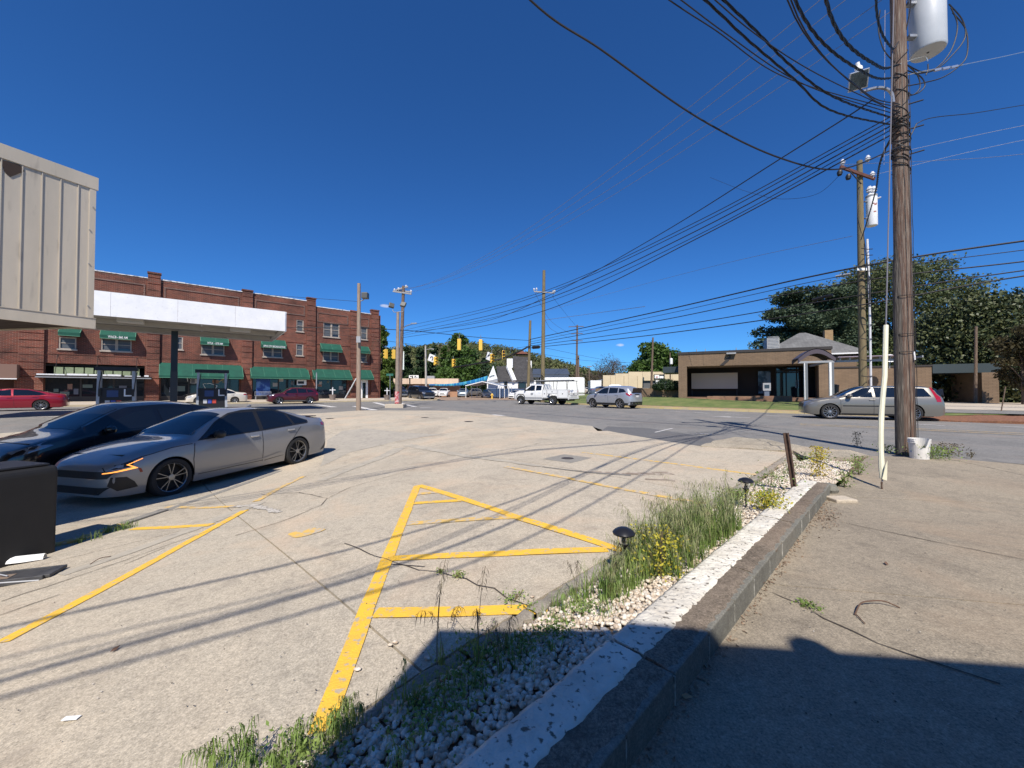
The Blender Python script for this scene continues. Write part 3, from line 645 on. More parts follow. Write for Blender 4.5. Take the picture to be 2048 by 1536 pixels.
# ------------------------------------------------------------------ buildings
def wall_grid(mb, holes, s0, s1, z0, z1, y=0, depth=.25):
    S_ = sorted({s0, s1, *[min(max(v, s0), s1) for h in holes for v in h[:2]]}); Z_ = sorted({z0, z1, *[min(max(v, z0), z1) for h in holes for v in h[2:]]})
    for a, b in zip(S_, S_[1:]):
        for c, d in zip(Z_, Z_[1:]):
            m = ((a + b) / 2, (c + d) / 2)
            if any(h[0] < m[0] < h[1] and h[2] < m[1] < h[3] for h in holes): continue
            mb.add([(a, y, c), (b, y, c), (b, y, d), (a, y, d)], [(0, 1, 2, 3)])
    for h in holes:
        a, b, c, d = h; Y = y + depth
        mb.add([(a, y, c), (a, y, d), (a, Y, d), (a, Y, c)], [(0, 1, 2, 3)]); mb.add([(b, y, c), (b, y, d), (b, Y, d), (b, Y, c)], [(3, 2, 1, 0)])
        mb.add([(a, y, d), (b, y, d), (b, Y, d), (a, Y, d)], [(0, 1, 2, 3)]); mb.add([(a, y, c), (b, y, c), (b, Y, c), (a, Y, c)], [(3, 2, 1, 0)])
def window(root, a, b, c, d, y=.1, n=1, frame=m_frame, blind=True, sill=True, f=.1, mid=True):
    fr = MB(); fr.box(a, a + f, y - .06, y + .04, c, d); fr.box(b - f, b, y - .06, y + .04, c, d); fr.box(a + f, b - f, y - .058, y + .038, d - f, d); fr.box(a + f, b - f, y - .058, y + .038, c, c + f * .7)
    w = (b - a) / n
    for i in range(1, n): fr.box(a + i * w - f, a + i * w + f, y - .05, y + .036, c + f * .7, d - f)
    if mid:
        for i in range(n): fr.box(a + i * w + f, a + (i + 1) * w - f, y - .02, y + .03, (c + d) / 2 - .03, (c + d) / 2 + .03)
    fo = fr.build('window', frame, root)
    for i in range(n): box('pane', a + i * w + f, a + (i + 1) * w - f, y + .045, y + .055, c + f * .7, d - f, m_winglass, fo)
    if blind:
        bl = MB()
        for i in range(n):
            z = d - f - .02
            while z > c + (d - c) * (.1 if i % 2 == 0 else .2): bl.box(a + i * w + f + .03, a + (i + 1) * w - f - .03, y + .033, y + .042, z - .09, z); z -= .105
        bl.build('blind', m_blind, fo)
    if sill: box('sill', a - .08, b + .08, y - .2, y + .03, c - .12, c - .002, frame, fo)
    return fo
def awning(root, a, b, c, d, p, text=None, val=.12):
    """sloped canvas from the wall at height d down to a front edge at height c"""
    mb = MB(); mb.prism([(-.01, d), (-p, c + val), (-p, c), (-p + .03, c), (-.01, d - .12)], lambda q, t: (t, q[0], q[1]), a, b)
    mb.add([(a + .01, -.01, d), (a + .01, -p, c + val), (a + .01, -p, c), (a + .01, -.01, c)], [(0, 1, 2, 3)]); mb.add([(b - .01, -.01, d), (b - .01, -p, c + val), (b - .01, -p, c), (b - .01, -.01, c)], [(0, 1, 2, 3)])
    o = mb.build('awning', m_green, root)
    tr = MB(); tr.box(a, b, -p - .012, -p - .002, c - .01, c + .03)
    for s_ in (a, b): tr.beam((s_, -.02, d), (s_, -p, c + val), .03, .02)
    k = a + 1.25
    while k < b - .6: tr.beam((k, -.03, d + .004), (k, -p, c + val + .006), .012, .008); k += 1.25
    tr.build('awning_edge', m_greenl, o)
    if text: text_on(text, o, ((a + b) / 2, -p - .014, c + .07), .30, m_white, w=(b - a) * (.9 if len(text) > 16 else .55))
    return o
def text_on(body, parent, loc, size, m, slope=0, w=None, up=0, dz=0, name='lettering', bold=.012):
    cu = bpy.data.curves.new(name, 'FONT'); cu.body = body; cu.size = size; cu.align_x = 'CENTER'; cu.extrude = .003; cu.offset = bold * size; cu.materials.append(m)
    o = bpy.data.objects.new(name, cu); C.objects.link(o); o.parent = parent
    bpy.context.view_layer.update()
    if w and o.dimensions.x > .01: o.scale = (w / o.dimensions.x, 1, 1)
    o.rotation_euler = (R(90) - slope, 0, 0); o.location = loc
    bpy.context.view_layer.update(); me = bpy.data.meshes.new_from_object(o.evaluated_get(bpy.context.evaluated_depsgraph_get())); me.materials.clear(); me.materials.append(m)
    o2 = bpy.data.objects.new(name, me); C.objects.link(o2); o2.parent = parent; o2.scale = o.scale; o2.rotation_euler = o.rotation_euler; o2.location = loc
    bpy.data.objects.remove(o)
    return o2

# ---- red brick commercial block
FB = Pl((BP0.x, BP0.y), (BU.x, BU.y)); ZF = .33
bb = thing('brick_block', 'long three storey red brick commercial block with green awnings across the street', 'building', (BP0.x, BP0.y, 0), FB.ang())
def fs(px): return FB.s(px)
def fz(px, py): return FB.at(px, py)[1]
sL, sR = -60.0, fs(756)
zmain = (fz(320, 561) + fz(600, 600)) / 2; zlow = (fz(631, 613.5) + fz(741, 628.5)) / 2; zpil = fz(741, 621)
sD = fs(612)
holes = []; wins = []
def fr(px0, px1, py0, py1): return (fs(px0), fs(px1), fz((px0 + px1) / 2, py1), fz((px0 + px1) / 2, py0))
W3 = [((591.5, 606, 640, 663), 1), ((645.6, 678, 645.5, 674), 2), ((720.6, 734, 653, 679), 1)]
W2 = [((352, 364.6, 673, 699), 1), ((591.5, 606, 688, 711), 1), ((115, 151, 674, 698), 1), ((200, 262, 677, 702), 2), ((401, 448, 688, 709.5), 2), ((525, 564, 694, 714), 2), ((645, 677, 702, 722), 2), ((720.5, 733, 705, 724), 1)]
for q, n in W3 + W2: h = fr(*q); holes.append(h); wins.append((h, n))
for i in range(3):                                    # the storey hidden behind the petrol canopy goes on at the same rhythm
    a, b = ((401, 448), (525, 564), (200, 262))[i]; h = (fs(a), fs(b), wins[1][0][2], wins[1][0][3]); holes.append(h); wins.append((h, 2))
for k in range(4): s_ = fs(36) - 4 - k * 5.5; holes.append((s_ - 1.6, s_, wins[5][0][2], wins[5][0][3])); wins.append((holes[-1], 2))
zs = fz(560, 757)                                      # head of the shopfronts
shops = [(fs(89), fs(289), ZF, fz(200, 729)), (fs(321), fs(479), ZF, zs + .55), (fs(505), fs(606), ZF, zs + .55), (fs(631), fs(694), ZF, zs + .55), (fs(721), fs(736), ZF, fz(728, 760)), (fs(-60), fs(28), ZF, fz(20, 757))]
wb = MB(); wall_grid(wb, holes + shops, sL, sD, ZF - .3, zmain, 0, .3)
wl_ = MB(); wall_grid(wl_, [h for h in holes + shops if h[1] > sD], sD, sR, ZF - .3, zlow, 0, .3)
wb2 = MB(); wall_grid(wb2, [h for h in holes + shops if h[1] <= sD + .01], sL, sD, ZF - .3, zmain, 0, .3)
wb2.build('front_wall', m_brick, bb); wl_.build('front_wall', m_brick, bb)
sd = MB(); sd.box(sR - .002, sR + .3, 0.002, 22, ZF - .6, zlow); sd.box(sD - .3, sD, .31, 22, zlow - .3, zmain); sd.box(sL, sL + .3, .31, 22, ZF - .6, zmain); sd.box(sL, sR + .3, 22, 22.3, ZF - .6, zlow)
sd.build('side_wall', m_brick, bb)
box('roof', sL + .3, sD - .3, .31, 22, zmain - .7, zmain - .6, M('tar_roof', (.05, .05, .05), rough=.9), bb); box('roof', sD, sR, .31, 22, zlow - .7, zlow - .6, M('tar_roof', (.05, .05, .05), rough=.9), bb)
cp = MB()
k = sL
while k < sR:
    e = min(k + random.uniform(.9, 2.2), sD if k < sD - .01 else sR); z = zmain if k < sD - .01 else zlow
    cp.box(k, e - .02, -.04, .4, z + .002, z + .07 + random.uniform(0, .05)); k = e
cp.build('coping', M('white_coping', (.7, .7, .68), (.3, .28, .26), 3, .8, contrast=(.5, .6)), bb)
box('interior', sL + .3, sR - .1, 1.6, 1.7, ZF - .2, zlow - .8, m_dark, bb)
box('floor', sL + .3, sR - .1, .0, 1.6, ZF - .3, ZF + .01, m_dark, bb)
for z_ in (zs + .75, wins[1][0][2] - .5): box('floor', sL + .3, sR - .1, .31, 1.6, z_, z_ + .1, m_dark, bb)
# pilasters with recessed bands
for a, b, zt in ((36, 87, zmain), (292, 318, zmain + .5), (482, 503, zmain + .15), (612, 629.5, zmain + .35), (699.5, 713.5, zlow), (741, 756, zpil)):
    x0, x1 = fs(a), fs(b); mb = MB(); z = ZF - .3; hh = .62
    while z < zt - .02:
        z1 = min(z + hh, zt); mb.box(x0, x1, -.2, -.003, z, z1 - .06); mb.box(x0 + .01, x1 - .01, -.13, -.003, z1 - .06, z1); z = z1
    mb.box(x0 - .05, x1 + .05, -.26, .35, zt, zt + .16)
    if zt > zmain + .2 or b > 750: mb.box(x0, x1, -.003, .32, zt - 1.2, zt)
    mb.build('pilaster', m_brick, bb)
# framed brick panels below the coping and string courses
for a, b, z1 in ((fs(-60), fs(30), zmain), (fs(92), fs(287), zmain), (fs(325), fs(476), zmain), (fs(508), fs(608), zmain), (fs(633), fs(695), zlow), (fs(717), fs(737), zlow)):
    mb = MB(); t, bo = z1 - .75, z1 - 1.85
    mb.box(a, b, -.05, -.002, t, t + .12); mb.box(a, b, -.05, -.002, bo, bo + .12); mb.box(a, a + .12, -.048, -.002, bo + .12, t); mb.box(b - .12, b, -.048, -.002, bo + .12, t)
    mb.build('brick_panel', brickmat('panel_brick', (.17, .06, .04), (.1, .04, .03), (.3, .22, .18), .075, .215, .012, .6, .5) if 'panel_brick' not in bpy.data.materials else bpy.data.materials['panel_brick'], bb)
    for z_ in (wins[1][0][2] - 1.05, zs + 1.75): MB().box(a - .2, b + .2, -.04, -.002, z_, z_ + .1).build('string_course', m_brick, bb)
for h, n in wins: window(bb, *h, n=n, blind=True, frame=m_frame if h[2] > 7.6 or n == 1 else m_frame)
for (a, b, c, d), tx in (((112, 159.7, 671.5, 657), None), ((196, 271, 678, 661.5), 'WACB - 860 AM'), ((399, 458, 690, 675), 'WTLK - 1570 AM'), ((522, 573, 696, 679.5), 'APPLE CITY BROADCASTING'), ((642.5, 685, 703.5, 688), None), ((719, 741, 706.7, 693), None)):
    sa, zc = FB.at(a, c, .9); sb, zc2 = FB.at(b, c, .9); s0 = fs(a + 2); awning(bb, sa + .1, sb, (zc + zc2) / 2, fz((a + b) / 2, d), .9, tx, val=.3)
for a, b, c, d in ((318, 487, 756.5, 728), (503, 620, 757.5, 735), (629, 705, 759, 739), (719, 748, 759, 740)):
    sa, zc = FB.at(a, c, 1.2); sb, zc2 = FB.at(b, c, 1.2); awning(bb, sa, sb, (zc + zc2) / 2, fz((a + b) / 2, d), 1.2, None, val=.22)
# shopfronts
m_curt = M('transom_green', (.22, .26, .15), (.16, .2, .11), 5, .7)
for i, (a, b, c, d) in enumerate(shops):
    if i == 5:
        box('shop_awning', a, b + .3, -1.0, -.01, d, d + 1.15, M('brown_awning', (.2, .12, .09), rough=.8), bb); box('awning_trim', a, b + .32, -1.03, -.98, d - .08, d, m_white, bb)
        box('shop_recess', a, b, .5, .6, c, d, M('brown_wall', (.07, .03, .02), rough=.9), bb); continue
    if i == 4:
        fo = MB(); fo.box(a, a + .28, .02, .14, c, d); fo.box(b - .28, b, .02, .14, c, d); fo.box(a + .28, b - .28, .02, .14, d - .35, d)
        dr = fo.build('door', m_white, bb); box('pane', a + .28, b - .28, .08, .1, c + .1, d - .35, m_winglass, dr); box('handle', a + .33, a + .37, .02, .06, c + .9, c + 1.3, m_alum, dr); continue
    n = max(2, round((b - a) / 2.4)); fo = MB(); top = d if i else fz(200, 752)
    if i == 0:
        fo2 = MB()
        for k in range(9): fo2.box(a + .5 + k * (b - a - .8) / 9, a + .5 + (k + 1) * (b - a - .8) / 9 - .08, .12, .16, fz(200, 750), fz(200, 736))
        fo2.build('transom', m_curt, bb); box('ledge', a - .35, b + .5, -1.1, .1, fz(200, 757), fz(200, 752.5), m_dframe, bb)
        lg = MB(); k = a - .3
        while k < b + .3: e = min(k + random.uniform(.5, 1.6), b + .3); lg.box(k, e, -1.05, .05, fz(200, 752.5) + .002, fz(200, 752.5) + random.uniform(.06, .16)); k = e + random.uniform(0, .3)
        lg.build('ledge_flashing', m_white, bb); box('ledge_trim', a - .36, b + .5, -1.12, -1.1, fz(200, 757), fz(200, 755.5), m_greym, bb)
        for px in (114, 195, 273): s_ = fs(px); MB().tube([(s_, -.02, fz(200, 712)), (s_, -1.05, fz(200, 752))], .02, 4).build('tie_rod', m_dframe, bb)
    for k in range(n + 1): x = a + (b - a) * k / n; fo.box(max(a, x - .06), min(b, x + .06), .14, .24, c, top)
    fo.box(a, b, .145, .235, c, c + .45); fo.box(a, b, .145, .235, top - .12, top)
    so = fo.build('shopfront', m_dframe, bb)
    rr = random.Random(90 + i)
    for k in range(n): box('pane', a + (b - a) * k / n + .06, a + (b - a) * (k + 1) / n - .06, .19, .2, c + .45, top - .12, m_winglass, so)
    for k in range(n * 2):                              # notices and goods against the panes
        x = rr.uniform(a + .2, b - .7); w_ = rr.uniform(.25, .7); h_ = rr.uniform(.25, .6); z_ = rr.uniform(c + .6, top - .9); col = rr.choice(((.35, .33, .3), (.12, .16, .14), (.25, .14, .1), (.12, .13, .16), (.4, .38, .36)))
        box('notice', x, x + w_, .178, .186, z_, z_ + h_, M('notice_%d' % int(col[0] * 100 + col[1] * 1000), col, rough=.7), so)
    if i == 2:
        s0_, s1_ = fs(513), fs(541); box('poster', s0_, s1_, .16, .17, c + .3, zs - .1, M('blue_poster', (.02, .07, .3), (.15, .3, .6), 1.4, .5, contrast=(.5, .6)), so)
        box('sign_board', fs(592), fs(611), -.4, -.36, zs - .75, zs - .12, m_white, so)
        box('sign_board', fs(594), fs(606), -.42, -.402, zs - .6, zs - .3, m_black, so)
    if i == 1:
        cu = MB(); cu.tube([(a + 1.6 + .5 * math.cos(t * .3) + .1 * t, .17, c + 2.0 + .55 * math.sin(t * .33)) for t in range(12)], .035, 5); cu.tube([(a + 3.6, .17, c + 1.0), (a + 3.3, .17, c + 1.7), (a + 3.9, .17, c + 1.75), (a + 4.5, .17, c + 1.5), (a + 4.2, .17, c + .8), (a + 3.6, .17, c + 1.0)], .03, 5)
        cu.build('window_emblem', m_whfas, so); MB().tube([(a + 4.6, .17, c + 2.6), (a + 5.1, .17, c + 2.3), (a + 4.6, .17, c + 1.9)], .035, 5).build('window_emblem', M('gold', (.6, .4, .12), rough=.6), so)
# bench, planters, post before the shops
def FPz(px, py, f):
    s_, z = FB.at(px, py, f); p = BP0 + BU * s_ + BN * f; return p
for px, lb in ((665, 'stone planter with a white cross near the crosswalk'), (774, 'stone planter with a white cross behind the signal pole')):
    g = gp(px, 799.5, zw); t = thing('planter', lb, 'planter', g, .7, 'planters with white crosses'); q = MB(); q.lathe([(.0, 0), (.3, 0), (.34, .3), (.42, .62), (.36, .62), (.3, .55), (0, .55)], n=14); q.build('pot', M('stone_pot', (.25, .2, .17), (.16, .13, .11), 8, .9), t, smooth=40)
    q = MB(); q.box(-.05, .05, -.03, .03, .55, 1.5); q.box(-.33, -.05, -.028, .028, 1.12, 1.22); q.box(.05, .33, -.028, .028, 1.12, 1.22); q.build('cross', m_white, t)
bp = BP0 + BU * fs(523) + BN * 1.2; t = thing('bench', 'pale metal bench under the long green awning', 'bench', (bp.x, bp.y, T(bp.x, bp.y) + .1), FB.ang())
box('seat', -.8, .8, -.22, .22, .42, .46, m_greym, t); q = MB()
for k in range(9): q.box(-.78 + k * .19, -.74 + k * .19, .2, .23, .46, .85)
q.box(-.8, .8, .2, .24, .85, .9); q.build('backrest', m_greym, t)
for x in (-.75, .71): MB().box(x, x + .04, -.2, .2, 0, .42).build('leg', m_greym, t)
g = FPz(632.5, 780, 5.2); t = thing('sign_post', 'thin pale post standing at the kerb by the maroon car', 'post', (g.x, g.y, T(g.x, g.y) + .1), FB.ang()); box('post', -.04, .04, -.03, .03, 0, 3.2, m_steel, t); box('sign_blade', -.05, .05, -.045, -.032, 1.4, 3.1, m_greym, t)

# ---- petrol canopy
GC = Pl((-13.96, 23.6), (.78, .626)); gc = thing('fuel_canopy', 'flat fuel station canopy with a long blank white fascia', 'canopy', (-13.96, 23.6, 0), GC.ang())
zb_, zt_ = 4.92, 6.12; GL = 15.0; GD = 6.3
k = 0
while k < GL - .01:
    e = min(k + 2.5, GL); box('fascia_panel', -e + .004, -k - .004, -.06, 0, zb_, zt_, m_whfas, gc); k = e
k = 0
while k < GD - .01: e = min(k + 2.1, GD); box('fascia_panel', 0.001, .06, k + .004, e - .004, zb_, zt_, m_whfas, gc); box('fascia_panel', -GL - .06, -GL - .001, k + .004, e - .004, zb_, zt_, m_whfas, gc); k = e
box('fascia_panel', -GL, 0, GD, GD + .06, zb_, zt_, m_whfas, gc)
m_deck = M('canopy_deck', (.42, .40, .36), (.36, .34, .30), 2, .7)
k = 0
while k < GL - .01: e = min(k + 1.0, GL); box('deck_panel', -e + .006, -k - .006, .01, GD - .01, zb_ + .12, zb_ + .2, m_deck, gc); k = e
q = MB(); q.box(-GL, 0, .002, .25, zb_ + .02, zb_ + .1); q.box(-GL, 0, GD - .25, GD - .002, zb_ + .02, zb_ + .1); q.box(-.25, -.002, .25, GD - .25, zb_ + .022, zb_ + .098); q.build('gutter', m_deck, gc)
for y in (1.9, 4.4): MB().box(-GL + .3, -.3, y - .1, y + .1, zb_ - .12, zb_ + .11).build('beam', m_deck, gc)
for s_ in (-2.2, -6.9, -11.6):
    for y in (1.1, 5.2): box('canopy_lamp', s_ - .5, s_ + .5, y - .3, y + .3, zb_ - .1, zb_ + .1, M('lamp_housing', (.5, .48, .44), rough=.5), gc)
cpx = lambda s_: (lambda p: 1024 + FPX * p.x / p.y)(Matrix.Rotation(GC.ang(), 4, 'Z') @ Vector((s_, 3.15, 0)) + Vector((-13.96, 23.6, 0)))
sc_ = min((abs(cpx(-k_ / 20) - 348), -k_ / 20) for k_ in range(40, 260))[1]
for s_ in (sc_, sc_ - 7.4):
    p = Matrix.Rotation(GC.ang(), 4, 'Z') @ Vector((s_, 3.15, 0)) + Vector((-13.96, 23.6, 0)); z0 = T(p.x, p.y)
    q = MB(); q.box(s_ - .15, s_ + .15, 3.0, 3.3, z0, zb_ - .12); q.build('column', M('column_dark', (.012, .016, .018), rough=.4), gc)
    box('column_collar', s_ - .16, s_ + .16, 2.99, 3.31, z0, z0 + 2.4, M('column_low', (.03, .035, .037), rough=.5), gc)
    MB().tube([(s_, 3.15, zb_ - .1), (s_ + .45, 3.15, zb_ - .02)], .03, 5).build('conduit', m_greym, gc)
def pump(px, Y, lb):
    p = atY(px, 790, Y); z = T(p.x, p.y); t = thing('fuel_pump', lb, 'fuel pump', (p.x, p.y, z), GC.ang(), 'fuel pumps under the canopy'); w = .76
    box('island', -1.5, 1.5, -.5, .5, -.1, .14, m_patch, t)
    q = MB()
    for s_ in (-1, 1): q.prism([(s_ * (w - .12), .14), (s_ * w, .14), (s_ * (w - .04), 2.36), (s_ * (w - .16), 2.36)], lambda a, k_: (a[0], k_, a[1]), -.3, .3)
    q.build('side_frame', M('pump_grey', (.42, .44, .46), (.33, .35, .37), 4, .45), t); box('topper', -w - .06, w + .06, -.32, .32, 2.36, 2.55, m_black, t)
    bd = box('cabinet', -w + .13, w - .13, -.27, .27, .14, 1.42, m_black, t)
    box('display', -.36, .08, -.285, -.272, .92, 1.28, M('pump_blue', (.03, .06, .16), rough=.3), bd)
    for k, c_ in enumerate(((.5, .5, .5), (.05, .08, .35), (.5, .06, .04))): box('grade_button', -.42 + k * .22, -.24 + k * .22, -.285, -.272, .5, .74, M('grade_%d' % k, c_, rough=.5), bd)
    box('label_plate', .3, .36, -.285, -.272, .95, 1.35, m_white, bd); box('label_plate', .36, .62, -.285, -.272, .95, 1.02, m_white, bd)
    for s_ in (-.66, .7): MB().tube([(s_, -.3, 1.2), (s_ + .04, -.36, 1.7), (s_ + .12, -.34, 2.3)], .022, 5).build('hose', m_rub, t)
    MB().beam((.66, -.31, .95), (.66, -.33, 1.35), .06, .1).build('nozzle', m_black, t); MB().beam((-.62, -.31, .95), (-.62, -.33, 1.35), .06, .1).build('nozzle', m_black, t)
pump(234, 21.2, 'left fuel pump seen behind the black car'); pump(424, 23.7, 'right fuel pump seen beyond the roof of the grey sedan')

# ---- tan metal store with the overhanging canopy (the building beside and behind the photographer)
Cc = Vector((-5.685, 5.2)); U1 = Vector((-.42, -.9075)); U2 = Vector((-.9075, .42)); ZB, ZT = 2.07, 4.14
st = thing('store', 'low store with a tan ribbed metal canopy fascia and a brown soffit', 'building', (0, 0, 0))
def P3(s_, t, z, off=0): q = Cc + U1 * s_ + U2 * t; q = q - U2 * off; return Vector((q.x, q.y, z))
def slab(name, a, b, z0, z1, off0, off1, m, par=st):         # panel on the side facing +X
    mb = MB(); vs = [P3(s_, 0, z, o) for z in (z0, z1) for s_, o in ((a, off0), (b, off0), (b, off1), (a, off1))]
    return mb.add(vs, [(3, 2, 1, 0), (4, 5, 6, 7), (0, 1, 5, 4), (1, 2, 6, 5), (2, 3, 7, 6), (3, 0, 4, 7)]).build(name, m, par)
def sx(px): 
    d = ray(px, 600); n = Vector((U1.y, -U1.x)); t = (Cc - EYE.xy).dot(n) / d.xy.dot(n); return ((EYE.xy + d.xy * t) - Cc).dot(U1)
seams = [sx(p) for p in (175, 151.5, 116, 78.5, 38)]; pitch = (seams[4] - seams[1]) / 3
while seams[-1] < 5.2: seams.append(seams[-1] + pitch)
z0_, z1_ = ZB + .14, ZT - .17
slab('corner_trim', 0.0, seams[0], z0_, z1_, -.01, .014, m_tanm)
for i, (a, b) in enumerate(zip(seams, seams[1:])):
    slab('metal_panel', a + .006, b - .004, z0_, z1_, -.01, .004, m_tanm); slab('seam_rib', a - .004, a + .005, z0_, z1_, -.01, .013, m_tanm)
for z0, z1, o, nm in ((z1_, ZT, .018, 'top_trim'), (ZB, z0_, .018, 'bottom_trim')):
    slab(nm, -.02, seams[-1], z0, z1, -.012, o, m_tanm)
slab('lip', -.02, seams[-1], z0_ - .0, z0_ + .008, .018, .024, m_tanm)
for k, z in enumerate((ZT - .42, ZT - .74, ZT - 1.2, ZB + .3)): s_ = seams[0] * (.5 if k == 0 else 1); q = MB(); q.tube([P3(s_, 0, z, .014), P3(s_ + .002, 0, z, .024)], .008, 6); q.build('bolt', m_greym, st)
U3 = Vector((-.989, .15))
q = MB(); q.prism([(P3(seams[4] + .02, 0, 0).xy, ZT - .18), (P3(seams[4] - .015, 0, 0).xy, ZT - .24), (P3(seams[4] + .09, 0, 0).xy, ZT - .36), (P3(seams[4] + .13, 0, 0).xy, ZT - .33), (P3(seams[4] + .17, 0, 0).xy, ZT - .19)], lambda p, t: (p[0].x - U2.x * t, p[0].y - U2.y * t, p[1]), .005, .012); q.build('torn_patch', m_soff, st)
def pl(pts, z0, z1, name, m): mb = MB(); mb.prism(pts, lambda p, t: (p[0], p[1], t), z0, z1); return mb.build(name, m, st)
far_ = [tuple(Cc + U3 * .0 + U1 * -.02), tuple(Cc + U3 * 9 + U1 * -.02)]
pl([tuple(Cc + U1 * .01 + U3 * .02), tuple(Cc + U3 * 9 + U1 * .01), tuple(Cc + U3 * 9 + U1 * 6), tuple(Cc + U1 * 6 + U3 * .02)], ZT - .12, ZT - .02, 'roof', m_greym)
k = 0.02
while k < 5.9:                                             # soffit boards
    q = MB(); a = Cc + U1 * (k) + U3 * .02; b = Cc + U1 * (k + .19) + U3 * .02; c = b + U3 * 9; d = a + U3 * 9
    q.prism([tuple(a), tuple(b), tuple(c), tuple(d)], lambda p, t: (p[0], p[1], t), ZB + .03, ZB + .06); q.build('soffit_board', m_soff, st); k += .2
q = MB(); q.prism([tuple(Cc + U3 * .012 - U1 * 0), tuple(Cc + U3 * 9), tuple(Cc + U3 * 9 + U1 * .03), tuple(Cc + U3 * .012 + U1 * .03)], lambda p, t: (p[0], p[1], t), ZB + .01, ZT - .01); q.build('end_fascia', m_tanm, st)
pl([tuple(Cc + U3 * 9 - U1 * 0), tuple(Cc + U3 * 9.3), tuple(Cc + U3 * 9.3 + U1 * 10), tuple(Cc + U3 * 9 + U1 * 10)], -.8, ZT, 'wall', m_tanb)
K0 = Vector((-.58, -1.35)); D1 = Vector((.993, -.115)); D2 = Vector((-.33, -.944))
pl([tuple(K0), tuple(K0 + D1 * 11), tuple(K0 + D1 * 11 + D2 * 7), tuple(K0 + D2 * 7)], 2.6, ZT, 'roof_block', m_tanm)
pl([tuple(K0 + D1 * .9 + D2 * 1), tuple(K0 + D1 * 10.5 + D2 * 1), tuple(K0 + D1 * 10.5 + D2 * 7), tuple(K0 + D1 * .9 + D2 * 7)], -.4, 2.59, 'wall', m_tanb)
g = K0 + D1 * 1.95; q = MB(); q.lathe([(0, .12), (.06, .11), (.1, .06), (.11, 0)], (g.x, g.y - .04, ZT - .0), n=12); q.build('vent_or_shadow_caster', m_greym, st)  # unseen cap added on the roof edge to cast a small bump of shadow

# ---- tan brick office with the arched pergola
OF = Pl((14.95, 34.4), (.9, -.43)); oz = .74
of = thing('office', 'low tan brick office with a deep dark recess and flat dark edged roof', 'building', (14.95, 34.4, 0), OF.ang())
def os_(px, off=0): return OF.s(px, off)
def oz_(px, py, off=0): return OF.at(px, py, off)[1]
so0, so1 = os_(1357), os_(1664); zt = (oz_(1360, 705) + oz_(1660, 692)) / 2; zop = (oz_(1380, 732) + oz_(1620, 727.5)) / 2
h_ = (os_(1374), os_(1638), oz - .4, zop); q = MB(); wall_grid(q, [h_], so0, so1, oz - .5, zt - .22, 0, .6); q.build('front_wall', m_tanb, of)
q = MB(); q.box(so0 + .002, so0 + .3, .003, 12, oz - .5, zt - .22); q.box(so1 - .3, so1 - .002, .003, 9, oz - .5, zt - .22); q.box(so0, so1, 12, 12.3, oz - .5, zt - .22); q.build('side_wall', m_tanb, of)
box('roof_edge', so0 - .06, so1 + .06, -.06, 12.3, zt - .22, zt, m_dframe, of)
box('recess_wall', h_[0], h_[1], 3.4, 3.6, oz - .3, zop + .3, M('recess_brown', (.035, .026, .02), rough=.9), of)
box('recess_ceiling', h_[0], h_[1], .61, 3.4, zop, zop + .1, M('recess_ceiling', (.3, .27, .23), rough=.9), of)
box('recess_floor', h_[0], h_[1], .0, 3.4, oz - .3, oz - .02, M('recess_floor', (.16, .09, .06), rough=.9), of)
box('sign_panel', os_(1383, -2.8), os_(1475.5, -2.8), 2.8, 2.9, oz_(1430, 777.5, -2.8), oz_(1430, 746, -2.8), M('beige_panel', (.62, .52, .40), rough=.8), of)
q = MB()
for x in (os_(1383, -2.8), os_(1475.5, -2.8) - .1): q.box(x, x + .1, 2.91, 3.0, oz - .02, oz + .6)
q.build('panel_leg', m_dframe, of)
d0 = os_(1552, -3.3); dr = MB(); w_ = 3.0
for k in range(5): dr.box(d0 + k * w_ / 4 - .04, d0 + k * w_ / 4 + .04, 3.25, 3.35, oz, zop - .1)
dr.box(d0, d0 + w_, 3.255, 3.345, oz + 2.25, oz + 2.35); do = dr.build('entrance', m_dframe, of)
for k in range(4): box('pane', d0 + k * w_ / 4 + .04, d0 + (k + 1) * w_ / 4 - .04, 3.3, 3.31, oz, zop - .1, m_winglass, do)
for s_ in (-.08, .08): box('handle', d0 + w_ / 2 + s_ - .015, d0 + w_ / 2 + s_ + .015, 3.18, 3.22, oz + .8, oz + 1.5, m_alum, do)
box('kiosk_window', os_(1516, -3.3), os_(1541, -3.3), 3.2, 3.24, oz + .3, oz + 2.3, M('window_sheen', (.16, .2, .24), (.03, .04, .05), 1.2, .2, contrast=(.45, .55)), of)
# broken patch of stain where old sign cable hangs + downlight
q = MB(); x = os_(1445); q.prism([(x - .2, zop + .02), (x + .08, zop + .3), (x + .5, zop + .75), (x + .42, zop + 1.0), (x + .5, zop + 1.3), (x + .62, zop + 1.3), (x + .6, zop + 1.0), (x + .66, zop + .75), (x + .5, zop + .4), (x + .1, zop + .02)], lambda p, t: (p[0], t, p[1]), -.03, -.004); q.build('loose_cable', m_dframe, of)
box('lamp', x + .3, x + 1.0, -.35, -.05, zt - .35, zt - .22, m_greym, of)
wl = MB(); lw0, lw1 = os_(1664), os_(1878); zl = oz_(1750, 731.5, -.6)
wl.box(so1 + .002, lw1, .9, 1.2, oz - .8, zl - .12); wl.build('low_wall', m_tanb, of); box('wall_cap', so1 + .002, lw1 + .05, .84, 1.26, zl - .12, zl, m_dframe, of)
box('carport_fascia', lw1 + .052, os_(1998, -1.2), .9, 4.6, zl - .62, zl + .02, M('dark_fascia', (.035, .05, .055), rough=.5), of)
box('carport_pier', os_(1964, -.9), os_(1998, -.9), .9, 4.5, oz - .9, zl - .622, m_tanb, of)
